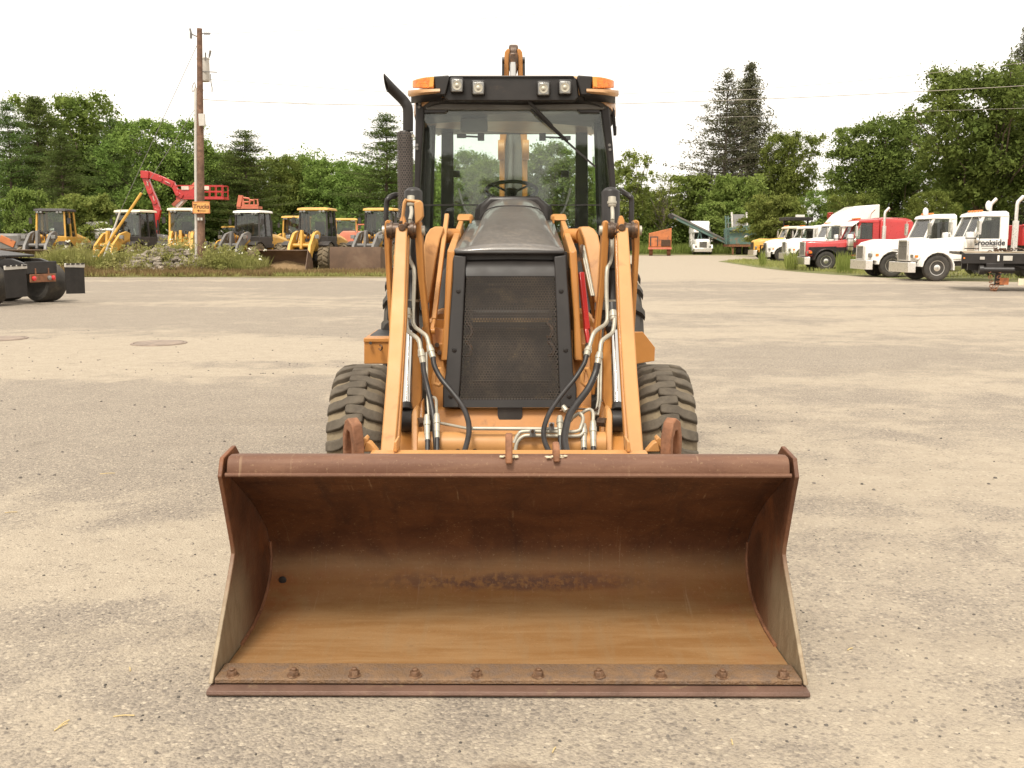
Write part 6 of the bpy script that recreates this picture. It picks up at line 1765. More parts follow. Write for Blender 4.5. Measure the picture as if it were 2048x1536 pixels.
for s, q in ((1, ((906, 510), (932, 513), (930, 560), (922, 745), (918, 800), (918, 815), (886, 815), (886, 775), (892, 745), (902, 600), (905, 560))), (-1, ((1132, 510), (1108, 513), (1110, 560), (1117, 745), (1120, 800), (1120, 815), (1153, 815), (1153, 775), (1146, 745), (1138, 600), (1135, 560)))):
    mb = MB(); r_ = [gp(u, v) + Vector((0, -.012, 0)) for u, v in q]; mb.prism(r_, (0, .16, 0)); fr_ = part(mb, 'grille_frame', 'black', gr, bevel=.006)
    for (u, v) in (((917, 582), (909, 700), (902, 792)) if s > 0 else ((1122, 582), (1131, 700), (1138, 792))):
        mb = MB(); mb.lathe([(.013, 0), (.012, .004), (.007, .005), (.006, .010), (0, .010)], gp(u, v) + Vector((0, -.012, 0)), 'Y', 14, -1); part(mb, 'frame_bolt', 'blackm', fr_)
mb = MB(); mb.prism([gp(918, 799), gp(1120, 799), gp(1121, 815), gp(917, 815)], (0, .03, 0)); part(mb, 'grille_foot', 'black', gr)
mb = MB(); mb.prism([gp(920, 515) + Vector((0, .13, 0)), gp(1120, 515) + Vector((0, .13, 0)), gp(1135, 812) + Vector((0, .13, 0)), gp(900, 812) + Vector((0, .13, 0))], (0, .08, 0)); rad = part(mb, 'radiator', 'core')
for v, h_, m in ((570, 4, 'core'), (643, 7, 'brass'), (660, 3, 'core'), (768, 3, 'core')):
    mb = MB(); a, b = gp(940, v) + Vector((0, .09, 0)), gp(1104, v) + Vector((0, .09, 0)); mb.bar(a, b, .03, h_ / 1940 * 4.8); part(mb, 'cooler_pipe', m, rad)
for u in (941, 1102):
    mb = MB(); mb.bar(gp(u, 565) + Vector((0, .085, 0)), gp(u, 790) + Vector((0, .085, 0)), .014, .02); part(mb, 'cooler_rail', 'core', rad)
for (u, v) in ((938, 662), (1101, 662), (936, 700), (1104, 700)):
    mb = MB(); mb.tube(smooth_path([gp(u - 6, v - 14) + Vector((0, .07, 0)), gp(u + 4, v - 5) + Vector((0, .05, 0)), gp(u + 4, v + 10) + Vector((0, .05, 0)), gp(u - 6, v + 16) + Vector((0, .07, 0))]), .010, 6); part(mb, 'cooler_hose', 'brown', rad)

# ---------------------------------------------------------------- loader linkage, both sides
for s in (1, -1):
    P = lambda u, v, Y: at(*mu([(u, v)], s)[0], Y)
    # pivot tube between the ears
    Yp = 4.86
    mb = MB(); mb.cyl(P(774, 461, Yp), P(833, 461, Yp), .037, seg=22); mb.cyl(P(781, 461, Yp), P(786, 461, Yp), .044, seg=22); mb.cyl(P(822, 461, Yp), P(828, 461, Yp), .044, seg=22); pv = part(mb, 'pivot_tube', 'brown')
    # front arm: a channel with a flange on its inner edge
    mb = MB()
    f = [(791.5, 455, 4.79), (814, 455, 4.79), (808.5, 640, 4.545), (800, 780, 4.37), (790, 905, 4.22), (760.5, 905, 4.22), (773, 750, 4.405), (780, 640, 4.545)]
    slab(mb, f, .085, s)
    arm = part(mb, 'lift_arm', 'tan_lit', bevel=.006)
    mb = MB()
    f2 = [(813, 470, 4.80), (818, 470, 4.82), (812.5, 640, 4.565), (805, 780, 4.39), (797.5, 905, 4.24), (789, 905, 4.24), (799, 780, 4.39), (808, 640, 4.565)]
    slab(mb, f2, .05, s); part(mb, 'arm_flange', 'tan', arm, bevel=.004)
    # eye and grease patch on top of the arm
    mb = MB(); slab(mb, [(797, 458, 4.78), (799, 440, 4.795), (803, 431, 4.80), (808, 431, 4.80), (811, 442, 4.795), (813, 458, 4.78)], .05, s); part(mb, 'arm_lug', 'tan', arm, bevel=.008)
    mb = MB(); c = P(804, 455, 4.775); mb.cyl(c, c + Vector((0, .03, 0)), .018, seg=14)
    for k in range(16): mb.box(c + Vector((random.uniform(-.024, .024), .008 + .016 * random.random(), random.uniform(-.06, .03))), (random.uniform(.008, .02), .014, random.uniform(.008, .026)), ry=random.uniform(0, 3))
    part(mb, 'grease_patch', 'brown', arm, bevel=.003)
    # ears: two plates behind, diverging below
    for q, nm in (([(768.5, 452, 4.845), (770, 443, 4.85), (775, 439, 4.86), (779, 441, 4.86), (781.5, 450, 4.85), (781, 470, 4.85), (779, 500, 4.86), (781, 560, 4.87), (785, 660, 4.9), (786, 720, 4.92), (782, 720, 4.92), (776, 620, 4.9), (769, 500, 4.86)], 'outer_link'),
                  ([(829, 455, 4.85), (831, 444, 4.855), (835, 440, 4.86), (840, 442, 4.86), (842.5, 455, 4.855), (843, 470, 4.85), (848, 560, 4.88), (857, 650, 4.9), (866, 705, 4.92), (870, 790, 4.94), (858, 790, 4.94), (850, 690, 4.92), (843, 620, 4.9), (834, 540, 4.87), (830, 480, 4.85)], 'inner_link')):
        mb = MB(); slab(mb, q, .10, s); lk = part(mb, nm, 'tan', bevel=.007)
        u = 775 if nm == 'outer_link' else 836
        mb = MB(); c = P(u, 461, 4.845)
        x = c.x; mb.cyl((x - .03, c.y + .04, c.z), (x + .03, c.y + .04, c.z), .024, seg=16); part(mb, 'pivot_pin', 'steel', lk)
    if s > 0:     # guard frame over the left cylinder top
        mb = MB(); slab(mb, [(800, 452, 4.78), (805, 405, 4.82), (808, 398, 4.83), (813, 396, 4.83), (813, 404, 4.83), (811, 408, 4.82), (808, 430, 4.81), (807, 452, 4.79)], .04); slab(mb, [(808, 398, 4.84), (840, 400, 4.84), (844, 407, 4.84), (813, 404, 4.84)], .05); slab(mb, [(828, 404, 4.83), (840, 400, 4.83), (845, 406, 4.83), (847, 432, 4.83), (842, 440, 4.83), (830, 450, 4.83)], .045); part(mb, 'cylinder_guard', 'tan_lit', bevel=.008)
    # tilt cylinder: barrel, gland, rod, eye
    mb = MB()
    a, b = P(826 if s > 0 else 829, 388, 5.12), P(826, 540, 5.05)
    mb.tube([P(827, 380, 5.125), P(827, 384, 5.12), b, P(825, 541, 5.05), P(824, 640, 4.93), P(824, 655, 4.91)], [.035, .048, .046, .037, .036, .036], 22)
    cy = part(mb, 'tilt_cylinder', 'blackm', bevel=.004)
    for (v, Y_) in ((565, 5.02), (601, 4.975)):
        mb = MB(); mb.tube([P(825, v - 2.5, Y_), P(825, v + 2.5, Y_)], .040 if v > 570 else .038, 22); part(mb, 'clamp_band', 'steel' if v > 570 else 'blackm', cy)
    mb = MB(); mb.tube([P(824, 655, 4.91), P(822, 656, 4.905), P(822, 665, 4.90)], [.039, .041, .03], 22); part(mb, 'gland', 'blackm', cy)
    mb = MB(); mb.tube([P(819.5, 655, 4.905), P(813.5, 815, 4.62)], .0225, 20); part(mb, 'rod', 'chrome', cy)
    mb = MB(); mb.tube([P(813, 808, 4.63), P(812.5, 822, 4.60)], [.026, .032], 18); c = P(813, 842, 4.585); mb.cyl(c + Vector((-.030, 0, 0)), c + Vector((.030, 0, 0)), .052, seg=24); part(mb, 'rod_eye', 'blackm', cy, bevel=.004)
    # lower arm body: plates either side of the rod eye
    mb = MB(); slab(mb, [(823, 640, 4.98), (835, 640, 4.98), (842, 700, 4.92), (842, 800, 4.72), (836, 818, 4.65), (823, 818, 4.65)], .07, s); part(mb, 'arm_web', 'tan', bevel=.006)
    mb = MB(); slab(mb, [(823, 830, 4.54), (826, 818, 4.55), (833, 816, 4.555), (836, 822, 4.55), (837, 908, 4.42), (823, 908, 4.42)], .10, s); part(mb, 'arm_ear', 'tan_lit', bevel=.008)
    mb = MB(); slab(mb, [(792, 862, 4.60), (838, 862, 4.60), (840, 908, 4.45), (790, 908, 4.45)], .10, s); slab(mb, [(836, 812, 4.72), (846, 800, 4.74), (848, 908, 4.56), (838, 908, 4.56)], .08, s); part(mb, 'arm_foot', 'tan', bevel=.006)
    mb = MB(); c = P(836, 845, 4.52); mb.cyl(c, c + Vector((s * .035, 0.02, 0)), .022, seg=8); part(mb, 'pin_nut', 'brown')
    # loader tower: curved orange plate with its cross pivot
    mb = MB()
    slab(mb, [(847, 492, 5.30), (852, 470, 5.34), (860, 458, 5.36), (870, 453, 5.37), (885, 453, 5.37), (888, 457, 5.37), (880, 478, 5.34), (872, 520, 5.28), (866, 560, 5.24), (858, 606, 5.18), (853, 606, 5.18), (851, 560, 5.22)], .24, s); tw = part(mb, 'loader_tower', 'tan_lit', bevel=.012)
    mb = MB(); slab(mb, [(880, 480, 5.46), (889, 457, 5.5), (893, 470, 5.52), (884, 520, 5.45), (872, 580, 5.38), (860, 640, 5.3), (858, 606, 5.3), (868, 560, 5.36)], .10, s); part(mb, 'tower_web', 'tan', tw, bevel=.008)
    mb = MB(); mb.cyl(P(888, 472, 5.56), P(914, 472, 5.62), .042, seg=22); mb.cyl(P(886, 472, 5.55), P(890, 472, 5.55), .052, seg=22); part(mb, 'cross_pivot', 'tan', tw, bevel=.004)
    # rails beside the rod
    for (u0, u1) in ((845, 852), (850, 857)) if s < 0 else ((853, 857),):
        mb = MB(); mb.tube([P(u0, 705, 4.86), P(u0 + 2, 800, 4.66), P(u1, 830, 4.6)], .006, 6); part(mb, 'brake_pipe', 'steel')
    # grab rail outside
    gq = [(797, 389, 6.3), (787, 391, 6.25), (777, 397, 6.2), (773, 410, 6.2), (772, 455, 6.2), (774, 500, 6.25)] if s > 0 else [(806, 381, 6.35), (798, 387, 6.25), (788, 393, 6.2), (785, 404, 6.2), (786, 455, 6.2), (788, 500, 6.25)]
    mb = MB(); mb.tube(smooth_path([P(*q) for q in gq]), .017, 10); part(mb, 'grab_rail', 'blackm')

# single-sided pieces
mb = MB(); mb.bar(at(894, 430, 5.5), at(868, 640, 4.98), .024, .028); mb.cyl(at(868, 640, 4.98), at(866, 650, 4.95), .011, seg=10); pr_ = part(mb, 'safety_strut', 'tan_lit', bevel=.004)
mb = MB(); mb.bar(at(866, 648, 4.95), at(864, 662, 4.92), .020, .016); mb.cyl(at(862, 662, 4.92), at(870, 662, 4.92), .016, seg=12); part(mb, 'strut_yoke', 'tan', pr_, bevel=.002)
mb = MB(); mb.bar(at(1162, 545, 5.12), at(1174, 660, 5.02), .030, .03); mb.bar(at(1172, 655, 5.02), at(1177, 690, 4.98), .022, .02); part(mb, 'arm_lock_strut', 'red', bevel=.005)
for d in (0, 5):
    mb = MB(); mb.tube([at(1162 + d, 492, 5.2), at(1184 + d * .7, 592, 5.02)], .007, 8); part(mb, 'lock_rod', 'steel')
mb = MB(); mb.tube(smooth_path([at(1152, 530, 5.15), at(1154, 518, 5.15), at(1160, 515, 5.14), at(1163, 505, 5.14), at(1164, 490, 5.16)]), .009, 7); mb.box(at(1157, 516, 5.14), (.03, .03, .035)); part(mb, 'lock_clip', 'brown', bevel=.003)

# ---------------------------------------------------------------- hydraulic tubes and hoses
def tube_run(pts, r, name, m, n=6):
    mb = MB(); mb.tube(smooth_path([at(*p) for p in pts], n), r, 12); return part(mb, name, m)
def fitting(p0, p1, r, parent=None, m='steel'):
    a, b = at(*p0), at(*p1); mb = MB()
    mb.tube([a, a.lerp(b, .12), a.lerp(b, .3), a.lerp(b, .32), a.lerp(b, .55), a.lerp(b, .57), b], [r * .8, r, r, r * 1.18, r * 1.18, r, r * .95], 14)
    return part(mb, 'hose_fitting', m, parent)
def right(pts): return [(2048 - p[0],) + tuple(p[1:]) for p in pts]
A1 = [(821, 440, 4.98), (818, 478, 4.98), (817, 508, 4.94), (821, 522, 4.90), (828, 540, 4.86), (828, 580, 4.83), (826, 632, 4.78), (829, 652, 4.75), (843, 664, 4.70), (853, 673, 4.67), (858, 690, 4.64)]
A2 = [(813, 636, 4.74), (813.5, 652, 4.72), (818, 664, 4.70), (830, 673, 4.66), (838, 682, 4.63), (841, 698, 4.60)]
t1 = tube_run(A1, .0100, 'hydraulic_tube', 'steel'); t2 = tube_run(A2, .0105, 'hydraulic_tube', 'steel')
fitting((858, 690, 4.64), (866, 716, 4.60), .0155, t1); fitting((841, 698, 4.60), (846, 726, 4.57), .0155, t2)
fitting((815, 638, 4.74), (815, 618, 4.77), .017, t2)
mb = MB(); mb.tube([at(817, 622, 4.79), at(819, 605, 4.82)], .020, 14); part(mb, 'hose_sleeve', 'hose', t2)
fitting((822, 412, 5.06), (822, 392, 5.07), .020, t1)
mb = MB(); mb.tube(smooth_path([at(822, 412, 5.06), at(823, 425, 5.02), at(820, 440, 4.98)]), .010, 10); part(mb, 'tube_bend', 'steel', t1)
h1 = [(866, 714, 4.60), (869, 732, 4.58), (882, 757, 4.55), (905, 785, 4.50), (925, 812, 4.44), (936, 840, 4.36), (938, 862, 4.28), (934, 885, 4.2), (928, 906, 4.12)]
h2 = [(846, 724, 4.57), (848, 745, 4.55), (855, 775, 4.52), (862, 805, 4.47), (867, 835, 4.42), (870, 870, 4.36), (873, 908, 4.3)]
tube_run(h1, .0125, 'hydraulic_hose', 'hose'); tube_run(h2, .0125, 'hydraulic_hose', 'hose')
B1 = [(1225, 440, 4.98), (1224, 478, 4.98), (1223, 508, 4.94), (1220, 525, 4.90), (1214, 540, 4.86), (1213, 590, 4.82), (1215, 632, 4.78), (1211, 648, 4.75), (1194, 660, 4.70), (1186, 670, 4.67), (1179, 693, 4.64)]
B2 = [(1229, 636, 4.74), (1228, 652, 4.72), (1224, 666, 4.70), (1212, 675, 4.66), (1203, 684, 4.63), (1200, 704, 4.60)]
t1 = tube_run(B1, .0105, 'hydraulic_tube', 'steel'); t2 = tube_run(B2, .0105, 'hydraulic_tube', 'steel')
fitting((1178, 694, 4.64), (1173, 712, 4.60), .0160, t1); fitting((1200, 704, 4.60), (1195, 728, 4.57), .0160, t2)
fitting((1227, 640, 4.74), (1226, 622, 4.77), .018, t2)
mb = MB(); mb.tube([at(1225, 624, 4.79), at(1224, 608, 4.82)], .022, 14); part(mb, 'hose_sleeve', 'hose', t2)
fitting((1224, 414, 5.06), (1224, 394, 5.07), .021, t1)
mb = MB(); mb.tube(smooth_path([at(1224, 412, 5.06), at(1225, 425, 5.02), at(1225, 440, 4.98)]), .010, 10); part(mb, 'tube_bend', 'steel', t1)
h3 = [(1173, 711, 4.60), (1168, 728, 4.58), (1150, 757, 4.55), (1123, 790, 4.49), (1101, 822, 4.42), (1090, 848, 4.34), (1087, 868, 4.26), (1091, 888, 4.18), (1101, 908, 4.10)]
h4 = [(1195, 727, 4.57), (1190, 748, 4.55), (1176, 778, 4.50), (1155, 806, 4.44), (1139, 830, 4.38), (1132, 855, 4.30), (1129, 880, 4.22), (1134, 908, 4.12)]
tube_run(h3, .0115, 'hydraulic_hose', 'hose'); tube_run(h4, .0165, 'hydraulic_hose', 'hose')
# torque tube across the arms and the plumbing that lies on it
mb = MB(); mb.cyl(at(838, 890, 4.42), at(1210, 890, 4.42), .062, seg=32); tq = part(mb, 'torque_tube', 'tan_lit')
for x in (916, 950):
    mb = MB(); c = at(x, 902, 4.36); mb.cyl(c, c + Vector((0, -.012, 0)), .012, seg=8); part(mb, 'grease_nipple', 'brown', tq)
tube_run([(878, 846, 4.52), (900, 850, 4.45), (930, 856, 4.38), (945, 857, 4.36)], .007, 'hydraulic_tube', 'steel')
tube_run([(935, 857, 4.37), (1030, 857.5, 4.37), (1122, 858, 4.37)], .0085, 'hydraulic_tube', 'steel')
tube_run([(1030, 905, 4.33), (1034, 886, 4.34), (1046, 873, 4.345), (1066, 871, 4.345), (1120, 872, 4.35), (1156, 872, 4.36), (1166, 866, 4.37)], .0085, 'hydraulic_tube', 'steel')
tube_run([(1028, 886, 4.34), (1036, 870, 4.35), (1050, 863, 4.355), (1120, 864, 4.36), (1155, 862, 4.37), (1163, 850, 4.39), (1166, 836, 4.42), (1160, 827, 4.44), (1148, 833, 4.45), (1140, 842, 4.46)], .0085, 'hydraulic_tube', 'steel')
tube_run([(1186, 846, 4.42), (1186, 826, 4.46), (1180, 819, 4.48), (1170, 822, 4.48), (1158, 832, 4.48)], .0085, 'hydraulic_tube', 'steel')
tube_run([(1120, 822, 4.60), (1135, 818, 4.60), (1170, 818, 4.60), (1190, 820, 4.60), (1196, 815, 4.62)], .005, 'hydraulic_tube', 'brown')
for (u, v0, v1, r_) in ((854, 830, 868, .014), (873.5, 828, 864, .014), (1119.5, 833, 860, .014), (1167, 848, 884, .015), (1186, 842, 882, .015)):
    f = fitting((u, v0, 4.42), (u + .5, v1, 4.36), r_)
    mb = MB(); mb.tube([at(u + .5, v1, 4.36), at(u + 1, v1 + 14, 4.34)], r_ * .9, 12); part(mb, 'crimp_sleeve', 'steel', f)
    mb = MB(); mb.tube([at(u + 1, v1 + 12, 4.34), at(u + 1, v1 + 50, 4.28)], r_ * .8, 12); part(mb, 'hose_end', 'hose', f)
tube_run([(873, 829, 4.42), (872, 800, 4.56), (866, 795, 4.62), (861, 800, 4.64)], .007, 'hydraulic_tube', 'steel')
mb = MB(); mb.tube(smooth_path([at(1128, 822, 4.5), at(1132, 818, 4.49), at(1126, 812, 4.5)]), .009, 8); mb.cyl(at(1126, 813, 4.5), at(1133, 822, 4.48), .012, seg=8); part(mb, 'bleed_valve', 'steel')
for (u, v) in ((1065, 866), (1103, 853)):
    mb = MB(); mb.box(at(u, v, 4.335), (.026, .02, .035)); cl = part(mb, 'tube_clamp', 'grey_paint', bevel=.003)
    mb = MB(); c = at(u, v - 4, 4.32); mb.cyl(c, c + Vector((0, -.012, 0)), .008, seg=6); part(mb, 'clamp_bolt', 'brown', cl)

# ---------------------------------------------------------------- cab
CX = .02
def cabpt(u, v, Y): return at(u, v, Y)
YW = 6.62
cab = MB()
# front posts
for s, q in ((1, [(831, 203), (850, 203), (843, 300), (839, 378), (838, 470), (827, 470), (828, 378), (830, 290)]), (-1, [(1200, 203), (1217, 203), (1226, 290), (1232, 378), (1234, 470), (1223, 470), (1221, 378), (1213, 300)])):
    mb = MB(); mb.prism([at(u, v, YW) for u, v in q], (0, .11, 0)); o = part(mb, 'front_post', 'black', bevel=.010)
    for (u, v) in (((839, 207), (838, 214), (834, 290), (834, 297)) if s > 0 else ((1207, 207), (1208, 214), (1219, 290), (1220, 299))):
        mb = MB(); mb.cyl(at(u, v, YW), at(u, v, YW - .01), .010, seg=10); part(mb, 'post_bolt', 'grey_paint', o)
# windshield
mb = MB(); mb.prism([at(u, v, YW + .03) for u, v in [(851, 203), (1199, 203), (1213, 300), (1221, 378), (1223, 470), (838, 470), (839, 378), (843, 300)]], (0, .008, 0)); part(mb, 'windshield', 'glass')
mb = MB(); mb.bar(at(839, 410, YW + .02), at(1222, 410, YW + .02), .01, .008); part(mb, 'windshield_seam', 'blackm')
# wiper
mb = MB(); mb.bar(at(1035, 180, YW - .10), at(1104, 252, YW - .03), .020, .022, (0, 1, 0)); mb.bar(at(1104, 252, YW - .03), at(1136, 282, YW - .02), .012, .018, (0, 1, 0)); mb.bar(at(1052, 190, YW - .08), at(1082, 236, YW - .03), .012, .010, (0, 1, 0)); wp = part(mb, 'wiper_arm', 'black', bevel=.002)
mb = MB(); mb.bar(at(1052, 210, YW - .005), at(1191, 334, YW - .005), .010, .024, (0, 1, 0)); mb.bar(at(1068, 226, YW - .012), at(1165, 312, YW - .012), .008, .012, (0, 1, 0)); part(mb, 'wiper_blade', 'blackm', wp)
# side and rear frame
ZT, ZB = 2.50, 1.15
for s in (-1, 1):
    xs = CX + s * .64
    for (y0, y1, w) in ((7.36, 7.30, .03),):
        mb = MB(); mb.bar((CX + s * .675, y0, ZB), (CX + s * .615, y1, ZT), w, .10); part(mb, 'cab_post', 'black', bevel=.008)
    mb = MB(); mb.box((CX + s * .665, 7.35, 1.22), (.05, 1.4, .22)); part(mb, 'cab_sill', 'black', bevel=.01)
    for (a, b) in ((6.74, 7.33), (7.42, 7.94)):
        mb = MB(); mb.prism([(CX + s * .665, a, 1.34), (CX + s * .665, b, 1.34), (CX + s * .605, b - .05, 2.48), (CX + s * .605, a, 2.48)], (s * .008, 0, 0)); part(mb, 'side_window', 'glass')
    # curved door frame bar seen through the windshield
    mb = MB(); mb.tube(smooth_path([(CX + s * .655, 6.75, 1.95), (CX + s * .655, 6.85, 1.55), (CX + s * .655, 7.1, 1.33), (CX + s * .655, 7.34, 1.30)]), .022, 8); part(mb, 'door_frame', 'black')
    mb = MB(); mb.prism([(CX + s * .49, 7.9, 1.34), (CX + s * .60, 7.9, 1.34), (CX + s * .575, 7.84, 2.45), (CX + s * .485, 7.84, 2.45)], (0, .07, 0)); part(mb, 'rear_post', 'interior', bevel=.006)
# rear window and its posts, header
mb = MB(); mb.prism([(CX - .50, 7.95, 1.36), (CX + .50, 7.95, 1.36), (CX + .49, 7.89, 2.43), (CX - .49, 7.89, 2.43)], (0, .008, 0)); part(mb, 'rear_window', 'glass')
mb = MB(); mb.box((CX, 7.9, 2.455), (1.22, .10, .05)); mb.box((CX, 7.98, 1.25), (1.3, .10, .22)); part(mb, 'rear_header', 'interior2', bevel=.01)
mb = MB(); mb.box((CX, 7.25, 2.455), (1.18, 1.30, .05)); part(mb, 'headliner', 'interior2', bevel=.01)
mb = MB(); mb.box((CX, 7.3, 1.14), (1.28, 1.5, .06)); mb.box((CX, 6.74, 1.30), (1.22, .05, .30)); part(mb, 'cab_floor', 'interior')
for u in (916, 947, 1079, 1110):
    mb = MB(); mb.box(at(u, 212, 6.78), (.082, .05, .052)); part(mb, 'lamp_housing', 'blackm', bevel=.006)
for s in (-1, 1):       # work lights and mirrors hanging inside
    mb = MB(); a, b = (at(923, 272, 7.6), at(962, 274, 7.6)) if s < 0 else (at(1085, 274, 7.6), at(1132, 276, 7.6))
    mb.cyl(a, b, .008, seg=8); mb.box(a if s > 0 else b, (.05, .04, .055)); mb.box(b if s > 0 else a, (.07, .04, .03)); part(mb, 'handle_lever', 'interior', bevel=.004)
    mb = MB(); c = at(912 if s < 0 else 1130, 348, 7.7); mb.box(c, (.06, .05, .05)); part(mb, 'rear_latch', 'interior', bevel=.005)
mb = MB(); mb.box(at(948, 250, 6.95), (.19, .03, .10)); part(mb, 'inside_mirror', 'interior2', bevel=.02)
mb = MB(); mb.prism([(CX - .24, 7.15, 1.15), (CX + .24, 7.15, 1.15), (CX + .26, 7.6, 1.15), (CX - .26, 7.6, 1.15)], (0, 0, .42)); mb.prism([(CX - .24, 7.5, 1.55), (CX + .24, 7.5, 1.55), (CX + .20, 7.62, 1.84), (CX - .20, 7.62, 1.84)], (0, .10, 0)); part(mb, 'seat', 'interior', bevel=.04)
# steering wheel and dash
c = at(1023, 381, 6.84); mb = MB()
ax = Matrix.Rotation(R(62), 3, 'X')
wheel_pts = [c + Matrix.Rotation(R(24), 3, 'X') @ Vector((math.cos(t) * .175, math.sin(t) * .175, 0)) for t in [2 * math.pi * k / 36 for k in range(37)]]
mb.tube(wheel_pts, .0135, 8, cap=False); sw = part(mb, 'steering_wheel', 'blackm')
mb = MB()
for t in (R(40), R(140), R(270)): mb.bar(c + Vector((0, 0, -.02)), c + Matrix.Rotation(R(24), 3, 'X') @ Vector((math.cos(t) * .17, math.sin(t) * .17, 0)), .022, .012)
mb.cyl(c + Vector((0, 0, -.03)), c + Vector((0, -.01, .01)), .04, seg=16); part(mb, 'spokes', 'blackm', sw, bevel=.003)
mb = MB(); rows = []
for (y, z, w) in ((6.70, 1.70, .22), (6.78, 1.86, .17), (6.92, 1.885, .15), (7.0, 1.78, .14), (7.02, 1.3, .14)):
    rows.append([(CX + math.cos(t) * w, y, z - .12 + math.sin(t) * .12) for t in [math.pi * k / 12 for k in range(13)]])
mb.sheet(rows); part(mb, 'dash_cowl', 'interior2', sharp=70)
mb = MB(); mb.tube([c + Vector((0, .01, -.02)), (c.x, c.y - .06, 1.4)], .03, 10); part(mb, 'steering_column', 'interior', sw)
for s in (-1, 1):       # pale tubes drawing the reflections of the rear fenders in the glass
    mb = MB(); mb.tube(smooth_path([(CX + s * .44, 7.75, 1.98), (CX + s * .38, 7.75, 1.80), (CX + s * .26, 7.75, 1.70), (CX + s * .16, 7.75, 1.69)]), .008, 6); part(mb, 'fender_reflection', 'pvc')
    mb = MB(); mb.box((CX + s * .44, 7.2, 1.42), (.14, .7, .5)); part(mb, 'side_console', 'interior', bevel=.03)

# roof: crowned lid with drooping rounded sides
plan = [(-.40, 6.50), (.40, 6.50), (.55, 6.53), (.635, 6.62), (.685, 6.80), (.695, 7.3), (.675, 8.0), (.60, 8.12), (-.60, 8.12), (-.675, 8.0), (-.695, 7.3), (-.685, 6.80), (-.635, 6.62), (-.55, 6.53)]
def roof_ring(z, o, fy, droop):
    r_ = []
    for x, y in plan:
        k = max(0, abs(x) - .42) / .27
        r_.append(Vector((CX + x * (1 + o), y + (fy if y < 7 else 0), z - droop * k ** 1.6)))
    return r_
mb = MB()
mb.loft([roof_ring(2.513, -.02, .05, .11), roof_ring(2.514, .004, .022, .105), roof_ring(2.535, .006, .02, .095), roof_ring(2.60, -.004, .03, .055), roof_ring(2.635, -.03, .06, .045), roof_ring(2.652, -.09, .14, .03), roof_ring(2.66, -.25, .3, .0)])
roof = part(mb, 'cab_roof', 'lamp_rim', sharp=60)
mb = MB(); mb.loft([roof_ring(2.478, -.10, .10, .06), roof_ring(2.492, -.008, .036, .118), roof_ring(2.512, .002, .026, .110)]); part(mb, 'roof_underside', 'blackm', roof, sharp=50)
# black brow with lamp recess
mb = MB(); mb.prism([at(u, v, 6.50) for u, v in [(888, 194), (892, 158), (899, 152.5), (1147, 152.5), (1154, 158), (1158, 194), (1150, 202), (896, 202)]], (0, .30, 0)); part(mb, 'light_brow', 'blackm', roof, bevel=.008)
mb = MB(); mb.prism([at(u, v, 6.49) for u, v in [(897, 156), (1149, 156), (1147, 151), (899, 151)]], (0, .4, 0)); part(mb, 'brow_lip', 'black', roof, bevel=.006)
mb = MB(); mb.prism([at(u, v, 6.62) for u, v in [(852, 195), (1196, 195), (1200, 226), (1160, 226), (1140, 206), (910, 206), (890, 226), (848, 226)]], (0, .06, 0)); part(mb, 'header_panel', 'blackm', roof, bevel=.004)
for s in (1, -1):
    f = (lambda u: u) if s > 0 else (lambda u: 2053 - u)
    # corner block: black inner part, amber lamp outside it
    mb = MB(); mb.prism([at(f(u), v, Y_) for u, v, Y_ in [(866, 152.5, 6.475), (898, 150, 6.46), (898, 160, 6.455), (891, 190, 6.455), (872, 190, 6.465)]], (0, .2, 0)); part(mb, 'corner_block', 'black', roof, bevel=.008)
    mb = MB(); rows = []
    for (u, Y_) in ((868, 6.46), (856, 6.463), (844, 6.475), (833, 6.50), (825, 6.54)):
        t = (868 - u) / 43
        rows.append([at(f(u), 153 + 8 * t * t, Y_), at(f(u), 177 - 1 * t, Y_), at(f(u), 177 - 1 * t, Y_ + .12), at(f(u), 153 + 8 * t * t, Y_ + .12)])
    mb.loft(rows); lm = part(mb, 'turn_signal', 'amber', roof, bevel=.006)
    mb = MB(); mb.prism([at(f(u), v, 6.458) for u, v in [(860, 154), (868, 153.5), (866, 173), (858, 174)]], (0, .01, 0)); part(mb, 'amber_stripe', M['yellow'], lm)
    mb = MB(); rows = []
    for (u, Y_, h) in ((880, 6.45, 9), (866, 6.45, 10), (848, 6.462, 11), (834, 6.49, 12), (824, 6.54, 13), (818, 6.60, 13), (815.5, 6.68, 9)):
        t = (880 - u) / 65
        v0 = 177.5 + 3.5 * t * t
        rows.append([at(f(u), v0, Y_), at(f(u), v0 + h * .55, Y_ - .006), at(f(u), v0 + h, Y_ + .02), at(f(u), v0 + h, Y_ + .16), at(f(u), v0, Y_ + .14)])
    mb.loft(rows); part(mb, 'corner_rim', 'lamp_rim', roof, sharp=60)
    mb = MB(); rows = []
    for (u, Y_) in ((884, 6.47), (866, 6.47), (848, 6.48), (834, 6.51), (825, 6.56), (822, 6.64)):
        t = (884 - u) / 62
        rows.append([at(f(u), 186 + 7 * t * t, Y_), at(f(u), 203 + 4 * t * t, Y_ + .06), at(f(u), 203 + 4 * t * t, Y_ + .2), at(f(u), 186 + 7 * t * t, Y_ + .2)])
    mb.loft(rows); part(mb, 'corner_soffit', 'blackm', roof, sharp=60)
